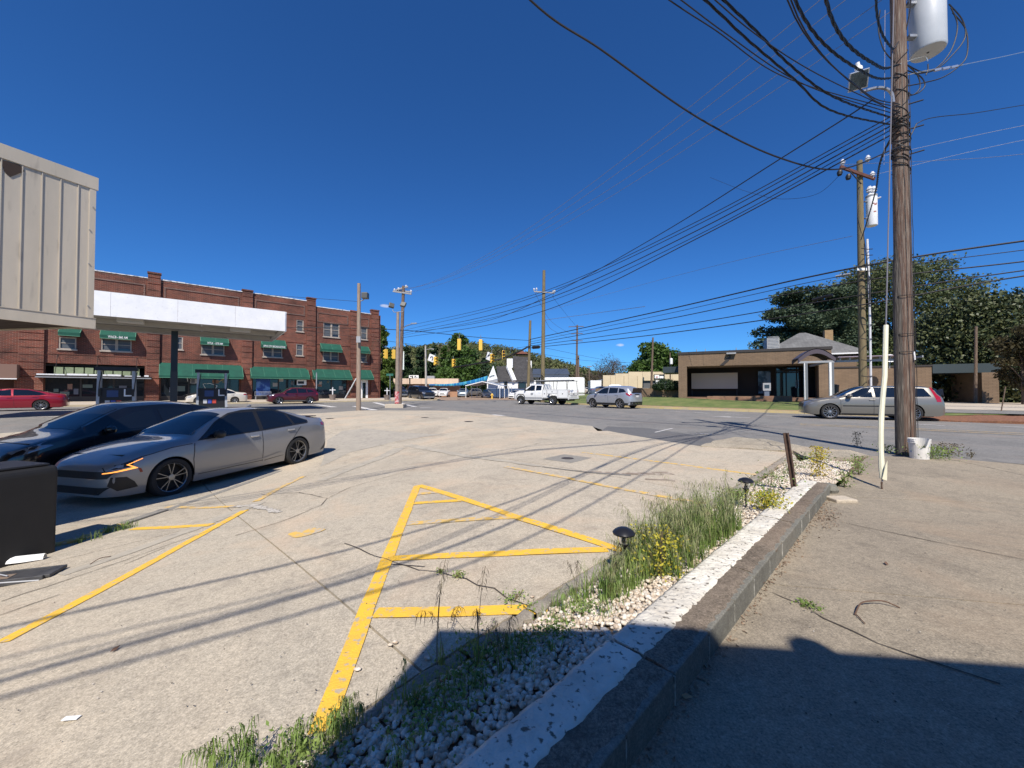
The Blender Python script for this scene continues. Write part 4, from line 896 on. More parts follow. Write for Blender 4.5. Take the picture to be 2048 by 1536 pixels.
box('left_fascia', os_(1326, -5), so0 - .01, 5, 9, oz_(1340, 745.5, -5), oz_(1340, 733.5, -5), M('dark_fascia', (.035, .05, .055), rough=.5), of)
box('garden_wall', os_(1191, -1.6), so0 - .01, 1.6, 1.9, oz - .5, oz_(1300, 776.5, -1.6), m_tanb, of)
rb = MB()
for k, (a, b) in enumerate(((os_(1383), os_(1413)), (os_(1413), os_(1502)), (os_(1502), os_(1575)))): rb.box(a, b - .01, -1.6 - k * .05, -1.3, oz - .8, oz + (-.04, .08, .12)[k] + .01)
rb.box(os_(1425), os_(1575), -1.29, .0, oz - .9, oz + .09); rb.build('planter_wall', brickmat('planter_brick', (.30, .15, .09), (.24, .12, .07), (.2, .15, .1), .22, .075, .01, .5, .6), of)
for px, py in ((1394, 742), (1413, 740), (1480, 738)): x = os_(px, 0); MB().tube([(x, 3, zt), (x, 3, zt + .5)], .03, 4).build('vent_or_shadow_caster', m_greym, of)
t = thing('roof_unit', 'pale metal air handling box on the office roof', 'air conditioner', (14.95, 34.4, 0), OF.ang()); ua, uz = OF.at(1534, 676, -3.2); ub = OF.s(1560, -3.2)
box('casing', ua, ub, 3.2, 5.2, zt + .0, uz, M('unit_metal', (.42, .42, .4), (.34, .34, .32), 3, .6), t); q = MB()
for k in range(10): q.box(ua + .05, ub - .05, 3.17, 3.198, zt + .15 + k * .13, zt + .19 + k * .13)
q.build('louvre', m_greym, t)
# ATM kiosk in the recess
t = thing('payment_kiosk', 'pale box kiosk on a narrow base standing in the office recess', 'kiosk', (14.95, 34.4, 0), OF.ang()); ka = os_(1526, -.9)
box('cabinet', ka, ka + .55, .9, 1.4, oz + .55, oz + 1.2, M('kiosk_grey', (.35, .36, .37), rough=.5), t); box('pedestal', ka + .1, ka + .45, .95, 1.35, oz - .02, oz + .55, M('kiosk_blue', (.12, .15, .2), rough=.5), t); box('screen', ka + .1, ka + .45, .885, .898, oz + .75, oz + 1.05, M('screen_dark', (.04, .06, .08), rough=.2), t)
# dish
g = atY(1780, 717, 28); t = thing('satellite_dish', 'white satellite dish above the low brick wall', 'satellite dish', g, -.5); q = MB(); q.lathe([(.0, .0), (.15, .015), (.3, .07), (.31, .075), (.15, .03), (0, .01)], (0, 0, 0), (0, -1, .35), 20); q.build('dish', m_white, t, smooth=50); MB().tube([(0, .05, 0), (0, .1, -.3), (0, .1, -.75)], .025, 6).build('mast', m_greym, t); MB().tube([(0, 0, -.25), (0, -.35, -.1)], .015, 5).build('feed_arm', m_greym, t)
# pergola
pg = thing('pergola', 'white and grey steel pergola with an arched roof before the office entrance', 'pergola', (14.95, 34.4, 0), OF.ang())
pa, pz = OF.at(1606, 721, 5.0); pb, _ = OF.at(1660, 721, 5.0); pc_, _ = OF.at(1716, 700, 5.0); zg = T(20.5, 26) + .1
arch = [(pa - .3 + (pb - pa + .6) * k / 12, pz - .12 + .62 * math.sin(math.pi * k / 12)) for k in range(13)]
q = MB()
for yy in (-5.05, -3.2):
    q = MB(); q.add([(x0, yy + s_, z0 + z_) for x0, z0 in arch for s_, z_ in ((-.03, -.05), (.03, -.05), (.03, .25), (-.03, .25))], [(4 * i + j, 4 * i + (j + 1) % 4, 4 * i + 4 + (j + 1) % 4, 4 * i + 4 + j) for i in range(12) for j in range(4)] + [(3, 2, 1, 0), (48, 49, 50, 51)]); q.build('arch_beam', M('pergola_plum', (.09, .07, .08), rough=.4), pg)
q = MB()
for (x0, z0), (x1, z1) in zip(arch, arch[1:]): q.add([(x0, -5.1, z0 + .26), (x1, -5.1, z1 + .26), (x1, -3.15, z1 + .26), (x0, -3.15, z0 + .26)], [(0, 1, 2, 3)]); q.add([(x0, -5.1, z0 + .29), (x1, -5.1, z1 + .29), (x1, -3.15, z1 + .29), (x0, -3.15, z0 + .29)], [(0, 1, 2, 3)])
q.build('roof_sheet', M('pergola_plum', (.09, .07, .08), rough=.4), pg)
q = MB(); q.beam((pa - .3, -5, pz - .12), (pc_ + 2.5, -5, pz - .12), .1, .14); q.beam((pb, -5, pz - .12), (pb, -.1, pz - .12), .1, .14); q.build('cross_beam', m_greym, pg)
box('roof_sheet', pb + .35, pc_ + 2.6, -5.3, -3.2, pz + .12, pz + .17, M('pergola_lilac', (.3, .24, .28), rough=.4), pg)
for k in range(9): x = pb + .5 + k * .5; MB().beam((x, -5.2, pz + .04), (x, -3.2, pz + .04), .06, .12).build('rafter', m_greym, pg)
for x, w_, w2_ in ((pa + .08, .04, .16), (pb + .05, .12, .14)): box('post', x - w_, x, -5.12, -4.9, zg - .2, pz - .19, m_white, pg); box('post', x + .002, x + w2_, -5.08, -4.9, zg - .2, pz - .191, M('post_shade', (.14, .15, .16), rough=.5), pg)  # shaded side of each post is a separate box coloured darker grey
t = thing('litter_bin', 'slim black bin beside the right pergola post', 'bin', (14.95, 34.4, 0), OF.ang()); x = OF.s(1669, 3); q = MB(); q.lathe([(0, 0), (.2, 0), (.24, 1.1), (.25, 1.25), (.0, 1.3)], (x, -3, zg - .1), n=12); q.build('body', m_black, t); q = MB(); q.lathe([(.26, 1.22), (.27, 1.3), (.1, 1.36), (0, 1.37)], (x, -3, zg - .1), n=12); q.build('lid', m_black, t)
# house behind the office
hp = atY(1650, 745, 40); t = thing('slate_roof_house', 'house with a steep grey slate hip roof and a tan chimney behind the office', 'house', (hp.x, hp.y, 0), OF.ang())
zr = atY(1623, 661, 40).z; ze = atY(1716, 708, 40).z; hx = (1623 - 1650) / FPX * 40; q = MB()
q.add([(hx - 4.6, -.6, ze), (hx + 5.0, -.6, ze), (hx + 5.0, 8, ze), (hx - 4.6, 8, ze), (hx - .3, 2.2, zr + .15), (hx + .3, 2.2, zr + .15)], [(0, 1, 5, 4), (1, 2, 5), (2, 3, 4, 5), (3, 0, 4)]); q.build('roof', m_shingl, t)
q = MB(); q.box(hx - 4.3, hx + 4.7, -.3, 7.6, 0, ze - .02); q.build('wall', m_tanb, t); box('gutter', hx - 4.6, hx + 5.0, -.68, -.605, ze - .12, ze + .02, m_white, t)
cx = hx + (1664 - 1623) / FPX * 40; box('chimney', cx - .35, cx + .35, 1.4, 2.1, ze, atY(1664, 659, 40).z + .1, M('chimney_tan', (.36, .24, .12), (.25, .17, .09), 4, .9), t)

# ---- low flat-roofed shop, left of centre
LB = atY(786, 790, 72); u = Vector((1, .05)).normalized(); LP = Pl((LB.x, LB.y), (u.x, u.y)); t = thing('low_shop', 'low orange brick shop with a deep cream flat roof edge', 'building', (LB.x, LB.y, 0), LP.ang())
xe = LP.s(916); z1 = LP.at(850, 757)[1]; z2 = LP.at(850, 768)[1]; q = MB(); wall_grid(q, [(LP.s(857), LP.s(863.5), .9, z2 - .3)], LP.s(811), xe, -.2, z2 + .1, 1.2, .2); q.box(LP.s(811), LP.s(811) + .2, 1.42, 9, -.2, z2); q.box(xe - .2, xe, 1.42, 9, -.2, z2); q.build('wall', m_orb, t); box('window', LP.s(857), LP.s(863.5), 1.36, 1.4, .9, z2 - .3, m_winglass, t)
s_ = 0.0
while s_ < xe - .1: e = min(s_ + 2.6, xe + .1); box('roof_panel', s_ + .02, e - .02, .0, .12, z2, z1, M('cream_panel', (.68, .52, .38), (.6, .46, .34), 1, .7), t); s_ = e
box('roof', 0, xe, .121, 9, z2 + .1, z1 - .05, m_frame, t); box('door', LP.s(800), LP.s(808), 1.5, 1.6, -.2, z2 - .5, m_dframe, t)
s0, za = LP.at(815.5, 750); s1, zc_ = LP.at(835, 759); sg = box('roof_sign', s0, s1, 1, 1.2, zc_, za, m_white, t)
for k, (a, b, c, d) in enumerate(((.1, .5, .15, .35), (.55, .9, .2, .3), (.3, .42, .35, .85), (.5, .9, .5, .62), (.6, .72, .62, .85), (.12, .28, .6, .8))): W_, H_ = s1 - s0, za - zc_; box('lettering', s0 + a * W_, s0 + b * W_, .985, .998, zc_ + c * H_, zc_ + d * H_, m_black, sg)
s0, za = LP.at(845, 750.5); s1, _ = LP.at(864, 757); box('roof_unit', s0, s1, 3, 4.2, z1 - .05, za, m_greym, t); MB().tube([(LP.s(823), -1.5, -.2), (LP.s(823), -1.5, z2 + 1.1)], .12, 6).build('sign_pole', m_dframe, t)

# ---- white shop with steep gables and the big chimney
WP0 = atY(975, 795, 70); WP = Pl((WP0.x, WP0.y), (1, -.06)); ws = thing('white_gabled_shop', 'white and navy shop with steep dark shingled gables and a broad white chimney', 'building', (WP0.x, WP0.y, 0), WP.ang())
def wsx(px): return WP.s(px)
def wsz(px, py): return WP.at(px, py)[1]
ga_, gbx, gap = wsx(974), wsx(996), wsx(986.5); zpk = wsz(986.5, 731); zev = wsz(1000, 761); zbl = wsz(1000, 777)
q = MB(); x1 = wsx(1072); q.box(ga_, x1, .0, .2, -.3, zev); q.prism([(ga_, zev), (gbx, zev), (gap, zpk)], lambda p, t_: (p[0], t_, p[1]), .0, .2); q.box(ga_, ga_ + .2, .21, 10, -.3, zev); q.box(x1 - .2, x1, .21, 10, -.3, zev); q.build('wall', m_white, ws)
box('dado', ga_ - .05, x1 + 1.5, -.08, -.005, -.3, zbl, m_blue, ws)
def roofpoly(P, name='roof'): mb = MB(); n = len(P); up = [Vector(p) for p in P]; lo = [p - Vector((0, 0, .15)) for p in up]; mb.add(up + lo, [tuple(range(n)), tuple(range(n, 2 * n))] + [(i, (i + 1) % n, n + (i + 1) % n, n + i) for i in range(n)]); return mb.build(name, m_shing, ws)
roofpoly([(gbx + .05, -.35, zev), (wsx(1027), -.35, zev), (wsx(1013), 3.8, zpk + .1), (gap + .15, 3.8, zpk + .1)])
roofpoly([(wsx(1029), -.35, zev), (wsx(1068), -.35, zev), (wsx(1057), 5.6, wsz(1055, 718) + .8), (wsx(1022), 5.6, wsz(1025, 715) + .8)])
q = MB(); cw0, cw1 = wsx(1012), wsx(1024); q.box(cw0, cw1, 2.2, 3.4, wsz(1018, 731) - .3, wsz(1018, 715)); q.build('chimney', m_white, ws)
q = MB(); q.beam((wsx(1014.5), 2.0, wsz(1015, 731)), (wsx(1029), -.45, zev - .1), .7, .5); q.build('chimney_flank', m_white, ws)
box('chimney', wsx(1052), wsx(1063), 4.6, 5.6, wsz(1057, 733), wsz(1057, 717.5), m_white, ws)
window(ws, wsx(1008), wsx(1015), wsz(1011, 777), wsz(1011, 764), y=-.05, n=1, frame=m_dframe, sill=False, blind=False, f=.12); window(ws, wsx(1036), wsx(1053), wsz(1044, 777), wsz(1044, 764.5), y=-.05, n=1, frame=m_dframe, sill=False, blind=False, f=.15, mid=False)
q = MB(); q.prism([(wsx(1002.5) - 2.4, wsz(990, 762)), (wsx(996), wsz(990, 757.5)), (wsx(996), wsz(990, 765)), (wsx(1002.5) - 2.4, wsz(990, 765))], lambda p, t_: (p[0], t_, p[1]), -.9, -.01); q.build('porch_roof', m_greym, ws)
# wing
zr1, zr2, zr3 = wsz(1100, 737), wsz(1100, 748), wsz(1100, 753.5); a, b = wsx(1068), wsx(1136); yb = 6
q = MB(); a2, b2 = WP.s(1068, -yb), WP.s(1136, -yb); zz = lambda py: WP.at(1100, py, -yb)[1]
q.box(a2, b2, yb, yb + .2, -.3, zz(748)); q.build('wall', m_white, ws)
for k in range(6): x = a2 + 1 + k * .95; box('window', x, x + .25, yb - .02, yb - .003, zz(760), zz(754), m_dframe, ws)
roofpoly([(a2 - .3, yb - .4, zz(748)), (b2 + .3, yb - .4, zz(748)), (b2 + .3, yb + 5, zz(736.5) + .2), (a2 - .3, yb + 5, zz(736.5) + .2)]).data.materials[0] = M('blue_grey_roof', (.07, .085, .11), (.05, .06, .075), 2, .5)
roofpoly([(a2 - .3, yb - 2.2, zz(754)), (b2, yb - 2.2, zz(754)), (b2, yb - .02, zz(749)), (a2 - .3, yb - .02, zz(749))], 'porch_roof').data.materials[0] = M('blue_grey_roof', (.07, .085, .11))
q = MB(); q.tube([(wsx(979), -.05, wsz(979, 753.5)), (wsx(985), -.05, wsz(985, 751)), (wsx(989), -.05, wsz(989, 750.5))], .12, 5); q.build('wall_lettering', M('grey_letters', (.3, .35, .36), rough=.7), ws)
# metal carport and its posts
cg = gp(975, 795.5); t = thing('carport', 'open metal carport with a shallow blue-grey gable roof in front of the white shop', 'carport', (cg.x, cg.y, cg.z), -.25); w0 = 2.9; q = MB(); hz, hr = 1.95, 2.62
q.add([(-w0, -2.6, hz), (0, -2.6, hr), (0, 3, hr), (-w0, 3, hz), (w0, -2.6, hz), (w0, 3, hz)], [(0, 1, 2, 3), (1, 4, 5, 2)]); q.build('roof', M('carport_metal', (.25, .3, .37), rough=.4), t)
q = MB(); q.beam((-w0, -2.62, hz), (0, -2.62, hr), .08, .12); q.beam((0, -2.62, hr), (w0, -2.62, hz), .08, .12); q.build('eave_trim', m_white, t)
for x in (-w0 + .05, w0 - .05):
    for y in (-2.5, .2, 2.9): MB().tube([(x, y, -.1), (x, y, hz)], .05, 5).build('post', m_white, t)
for i in range(7):
    g = gp(992 + i * 5.2, 796.5); g.y += 2; o = tag(MB().tube([(0, 0, 0), (0, 0, 1.9)], .05, 6).build('fence_post', m_greym), 'thin pale pipe post in the row between the carport and the white hatchback', 'post', 'row of pipe posts by the navy wall'); o.location = g
# bunting of blue streamers from the low shop to the gable
bt = thing('streamer', 'bright blue streamer line strung from the white gable to the low shop', 'streamer', (0, 0, 0)); A = atY(975, 751.5, 68); B = atY(858, 768.5, 62); q = MB(); q2 = MB()
for k in range(90):
    t0 = k / 90; t1 = (k + 1) / 90; f = lambda t_: A.lerp(B, t_) - Vector((0, 0, 1.9 * math.sin(math.pi * t_) * .25)); a, b = f(t0), f(t1); hgt = .8 * (1 - t0) + .2
    (q if random.random() < .6 else q2).add([a, b, b - Vector((0, .05, hgt * random.uniform(.6, 1))), a - Vector((0, -.05, hgt * random.uniform(.6, 1)))], [(0, 1, 2, 3)])
q.build('blue_flags', M('bunting_blue', (.02, .22, .5), rough=.5), bt); q2.build('pale_flags', M('bunting_aqua', (.12, .5, .6), rough=.5), bt)
# ---- white box trailer
tg = gp(1122, 799.5); t = thing('box_trailer', 'long white enclosed trailer parked behind the utility truck', 'trailer', (tg.x, tg.y + 6, -.05), -.05)
box('body', -2.2, 4.2, 0, 2.3, .95, 3.3, m_white, t, bevel=.25); box('skirt', -2.1, 4.15, .1, 2.2, -.1, .9, M('skirt_white', (.6, .6, .6), rough=.7), t)
for x in (-1, 0): q = MB(); q.lathe([(0, -.02), (.36, -.02), (.38, .2), (0, .2)], (x, -.01, .3), (0, 1, 0), 14); q.build('wheel', m_rub, t)
# ---- beige store
BS0 = atY(1206, 792, 66); BS = Pl((BS0.x, BS0.y), (1, -.12)); t = thing('beige_store', 'long beige flat-roofed store with a stepped parapet and a framed sign', 'building', (BS0.x, BS0.y, 0), BS.ang()); m_bei = M('beige_stucco', (.62, .51, .34), (.56, .46, .31), 1, .8)
for a, b, py in ((1206, 1231, 750.5), (1231, 1257, 747), (1257, 1285, 743.5), (1285, 1323, 743.5), (1323, 1345, 745), (1345, 1372, 747)):
    x0, x1 = BS.s(a), BS.s(b); box('wall', x0 + .01, x1 - .01, 0 if a != 1285 else -.05, .3, -.3 if b < 1286 else BS.at(b, 761)[1], BS.at((a + b) / 2, py)[1], m_bei, t)
box('roof', BS.s(1206), BS.s(1372), .31, 14, 3.2, 3.4, m_greym, t); box('shopfront', BS.s(1285), BS.s(1340), .31, .4, -.2, BS.at(1300, 761)[1], M('shop_grey', (.12, .12, .12), rough=.3), t)
box('wall', BS.s(1340), BS.s(1347), -.06, .3, -.2, BS.at(1340, 761)[1], m_bei, t); box('wall', BS.s(1311), BS.s(1318), -.3, 0, -.2, BS.at(1313, 761)[1], m_whfas, t)
for px in (1221, 1248, 1275): x = BS.s(px); box('downpipe', x - .04, x + .04, -.06, -.01, -.2, BS.at(px, 752)[1], M('pipe_tan', (.4, .33, .22), rough=.7), t)
s0, za = BS.at(1307, 749); s1, zc_ = BS.at(1327.5, 758); sg = box('sign_box', s0, s1, -.25, -.06, zc_, za, m_black, t); W_ = s1 - s0; box('sign_face', s0 + .12, s0 + W_ * .52, -.28, -.252, zc_ + .12, za - .1, m_white, sg); box('sign_face', s0 + W_ * .55, s1 - .12, -.28, -.252, zc_ + .12, zc_ + .5, m_white, sg); box('sign_mark', s0 + W_ * .2, s0 + W_ * .38, -.3, -.281, zc_ + .22, zc_ + .42, m_red, sg)
q = MB(); q.box(BS.s(1183), BS.s(1205.5), 2, 8, -.2, BS.at(1194, 760)[1]); q.build('annex', m_whfas, t)
g = atY(1230, 795, 60); t = thing('propane_tank', 'small white tank shape in front of the beige store wall', 'tank', (g.x, g.y, .1)); q = MB(); q.lathe([(0, -1), (.5, -.95), (.62, -.6), (.62, .6), (.5, .95), (0, 1)], (0, 0, 1.6), (1, 0, 0), 12); q.build('tank', m_white, t, smooth=50); box('stand', -.7, .7, -.3, .3, 0, 1.1, m_black, t)
for i, (px, r_) in enumerate(((1316, .62), (1332, 1.05), (1347, .8))):
    p = atY(px, 793, 36); o = tag(quads('clipped_shrub', cards(blobpts([(0, 0, r_ * .4, r_ * .85, r_ * .7, r_ * .5)], 1500, .8), .12), m_dk), ('low dark rounded shrub behind the brick garden wall, left of three', 'tallest dark rounded shrub behind the brick garden wall', 'dark rounded shrub beside the office corner')[i], 'shrub'); o.location = (p.x, p.y, 1.35 + r_ * .1)
# hilltop cabin
p = atY(1044, 712, 330); t = thing('hill_cabin', 'small brown roofed cabin high on the wooded hillside', 'house', p, .2); box('wall', -4.5, 4.5, -3, 3, -4, 1.5, m_brn, t); q = MB(); q.add([(-6, -4, 1.5), (6, -4, 1.5), (6, 4, 1.5), (-6, 4, 1.5), (0, 0, 4.5)], [(0, 1, 4), (1, 2, 4), (2, 3, 4), (3, 0, 4), (3, 2, 1, 0)]); q.build('roof', M('rust_roof', (.14, .05, .03), rough=.8), t)
# ------------------------------------------------------------------ vehicles
def pchip(P):
    x = np.array([p[0] for p in P], float); y = np.array([p[1] for p in P], float)
    h = np.diff(x); d = np.diff(y) / h; m = np.zeros(len(x)); m[0], m[-1] = d[0], d[-1]
    for i in range(1, len(x) - 1): m[i] = 0 if d[i - 1] * d[i] <= 0 else 2 * d[i - 1] * d[i] / (d[i - 1] + d[i])
    def f(t):
        t = min(max(t, x[0]), x[-1]); i = min(int(np.searchsorted(x, t, 'right')) - 1, len(h) - 1); i = max(i, 0); s = (t - x[i]) / h[i]
        return float(y[i] * (1 + 2 * s) * (1 - s) ** 2 + m[i] * h[i] * s * (1 - s) ** 2 + y[i + 1] * s * s * (3 - 2 * s) + m[i + 1] * h[i] * s * s * (s - 1))
    return f
def paint(name, c, metal=.4, rough=.35):
    return M('paint_' + name, c, rough=rough, metal=metal, coat=1)
m_trim = M('car_trim', (.015, .015, .016), rough=.5)
m_cglass = M('car_glass', (.006, .008, .011), rough=.02, spec=.9)
m_lampc = M('lamp_lens', (.35, .36, .38), rough=.08, metal=.5)
m_lampr = M('tail_lens', (.32, .008, .012), rough=.12, coat=1)
m_amber = M('amber_lit', (1.0, .36, .07), emit=1.5)
m_rim = M('rim_silver', (.55, .55, .56), rough=.28, metal=.85); m_rimd = M('rim_dark', (.03, .03, .032), rough=.35, metal=.5)
m_chrome = M('chrome', (.7, .7, .7), rough=.12, metal=1)
class Car:
    def __init__(s, sp):
        s.sp = sp; L = sp['L']; s.x0, s.x1 = sp.get('xr', (-L / 2, L / 2)); s.top = pchip(sp['top']); s.belt_ = pchip(sp['belt']); s.hw = pchip(sp['hw']); s.rw = pchip(sp['rw']); s.zb = sp.get('zb', .2)
        s.r = sp['r']; s.R = s.r + sp.get('gap', .045); s.ax = sp['ax']; s.W = sp['W']; s.bot = pchip(sp.get('bot', [(s.x0, s.zb + .08), (s.x0 + .25, s.zb), (s.x1 - .35, s.zb), (s.x1, s.zb + .03)]))
    def belt(s, x): return min(s.belt_(x), s.top(x) - .03)
    def edge(s, x): b, t = s.belt(x), s.top(x); return b + (t - b) * (.86 if t - b > .2 else .7)
    def w(s, x, z):
        b, z0 = s.belt(x), s.zb; h = s.hw(x)
        if z <= b:
            t = max(0, (z - z0) / (b - z0)); f = .93 + .07 * math.sin(min(t / .6, 1) * math.pi / 2) if t < .6 else 1 - .035 * ((t - .6) / .4) ** 2
            return h * f
        e = s.edge(x); q = min(1, (z - b) / max(e - b, .01)); return h * .965 + (min(s.rw(x), h * .965) - h * .965) * q ** 1.15
    def zt(s, x, y):
        e, t = s.edge(x), s.top(x); r = min(s.rw(x), s.hw(x) * .965); return e + (t - e) * (1 - min(1, abs(y) / r) ** 2.6)
    def body(s, m, root, N=90):
        xs = list(np.linspace(s.x0, s.x1, N))
        for a in s.ax: xs += [a + s.R * math.cos(k * math.pi / 16) for k in range(17)] + [a + s.R + .004, a - s.R - .004]
        xs = sorted(x for x in xs if s.x0 <= x <= s.x1); mb = MB(); rows = []
        for x in xs:
            zb = s.bot(x)
            for a in s.ax:
                if abs(x - a) < s.R: zb = max(zb, s.r + math.sqrt(s.R ** 2 - (x - a) ** 2))
            b, e = s.belt(x), s.edge(x); row = []
            for k in range(9): z = zb + (b - zb) * k / 8; row.append((x, s.w(x, z), z))
            for k in range(1, 6): z = b + (e - b) * k / 5; row.append((x, s.w(x, z), z))
            rr = min(s.rw(x), s.hw(x) * .965)
            for k in range(1, 8): y = rr * (1 - (k / 7) ** .8); row.append((x, y, s.zt(x, y)))
            rows.append(row + [(p[0], -p[1], p[2]) for p in row[-2::-1]])
        n = len(rows[0])
        for r_ in rows: mb.v += r_
        for i in range(len(rows) - 1):
            if xs[i + 1] - xs[i] < 1e-5: continue
            for k in range(n - 1): a = i * n + k; mb.f.append([a, a + 1, a + n + 1, a + n]); mb.m.append(0)
        mb.f.append(list(range(n))); mb.m.append(0); mb.f.append([(len(rows) - 1) * n + k for k in range(n)]); mb.m.append(0)
        return mb.build('body', m, root, smooth=38)
    def sp_(s, poly, side, off, fn, step=.07):
        P = [Vector(p) for p in poly]; B = []
        for a, b in zip(P, P[1:] + P[:1]):
            n = max(1, int((b - a).length / step)); B += [a.lerp(b, i / n) for i in range(n)]
        V = list(B); nb = len(B); x = min(p.x for p in P) + step / 2
        while x < max(p.x for p in P):
            z = min(p.y for p in P) + step / 2
            while z < max(p.y for p in P):
                if inpoly(x, z, poly) and min((Vector((x, z)) - q).length for q in B) > step * .4: V.append(Vector((x, z)))
                z += step
            x += step
        r = delaunay_2d_cdt(V, [(i, (i + 1) % nb) for i in range(nb)], [list(range(nb))], 1, 1e-6); return [fn(p, off) for p in r[0]], [tuple(f) for f in r[2]]
    def side(s, name, poly, m, root, off=.004, both=True, step=.07, join=None):
        out = []
        for sd in ((1, -1) if both else (1,)):
            vs, fs_ = s.sp_(poly, sd, off, lambda p, o: (p.x, sd * (s.w(p.x, p.y) + o), p.y), step); mb = MB().add(vs, fs_); o = mb.build(name, m, root, smooth=50); out.append(o)
        return out
    def topp(s, name, poly, m, root, off=.005, step=.08):
        vs, fs_ = s.sp_(poly, 1, off, lambda p, o: (p.x, p.y, s.zt(p.x, p.y) + o), step); return MB().add(vs, fs_).build(name, m, root, smooth=50)
    def endx(s, y, z, front=True):
        a, b = (s.x1 - .9, s.x1) if front else (s.x0 + .9, s.x0)
        if s.w(b, z) >= abs(y): return b
        for _ in range(18):
            m_ = (a + b) / 2
            if s.w(m_, z) >= abs(y): a = m_
            else: b = m_
        return a
    def end(s, name, poly, m, root, front=True, off=.006, step=.07):
        sg = 1 if front else -1; vs, fs_ = s.sp_(poly, 1, off, lambda p, o: (s.endx(p.x, p.y, front) + sg * o, p.x, p.y), step); return MB().add(vs, fs_).build(name, m, root, smooth=50)
def wheel(root, x, y, r, w, style, rimm=None, rot=0):
    sg = 1 if y > 0 else -1; rr = r * style.get('rim', .68); o = MB(); ns = style.get('n', 5); mr_ = rimm or m_rim
    o.lathe([(rr * .99, -w / 2), (r * .95, -w / 2), (r, -w / 2 + .03), (r, w / 2 - .03), (r * .955, w / 2), (r * .8, w / 2 + .006), (rr, w / 2 - .004), (rr * .99, w / 2 - .02)], (0, 0, 0), (0, sg, 0), 30)
    hub = MB(); hub.lathe([(0, -w * .1), (rr * .98, -w * .1)], (0, 0, 0), (0, sg, 0), 24); h = hub.build('wheel', m_rub, root); h.location = (x, y, r); h.rotation_euler = (0, 0, rot)
    o.build('tyre', m_rub, h, smooth=40); q = MB(); q.lathe([(rr, w * .44), (rr * .95, w * .40), (rr * .93, w * .1)], (0, 0, 0), (0, sg, 0), 30)
    for k in range(ns):
        for dt in style.get('split', (0,)):
            a = 2 * math.pi * k / ns + .3; a2 = a + dt; c = lambda t, q_, h_: Vector((math.cos(t) * q_, sg * h_, math.sin(t) * q_))
            q.beam(c(a + dt * .3, rr * .16, w * .34), c(a2, rr * .95, w * .37), rr * style.get('sw', .16), w * .1, up=(0, 1, 0))
    q.lathe([(0, w * .42), (rr * .2, w * .40), (rr * .22, w * .3)], (0, 0, 0), (0, sg, 0), 14); q.build('rim', mr_, h, smooth=30)
def line(s, pts, root, m=None, w=.012, off=.003, side=1, name='panel_gap'):
    P = []
    for a, b in zip(pts, pts[1:]):
        a, b = Vector(a), Vector(b); n = max(1, int((b - a).length / .06)); P += [a.lerp(b, i / n) for i in range(n)]
    P.append(Vector(pts[-1]))
    for sd in (1, -1):
        mb = MB(); k0 = 0
        for i, p in enumerate(P):
            d = (P[min(i + 1, len(P) - 1)] - P[max(0, i - 1)]).normalized(); n = Vector((-d.y, d.x)) * w / 2
            for q in (p + n, p - n): mb.v.append((q.x, sd * (s.w(q.x, q.y) + off), q.y))
            if i: k = k0 + 2 * i; mb.f.append([k - 2, k - 1, k + 1, k]); mb.m.append(0)
        mb.build(name, m or m_trim, root)
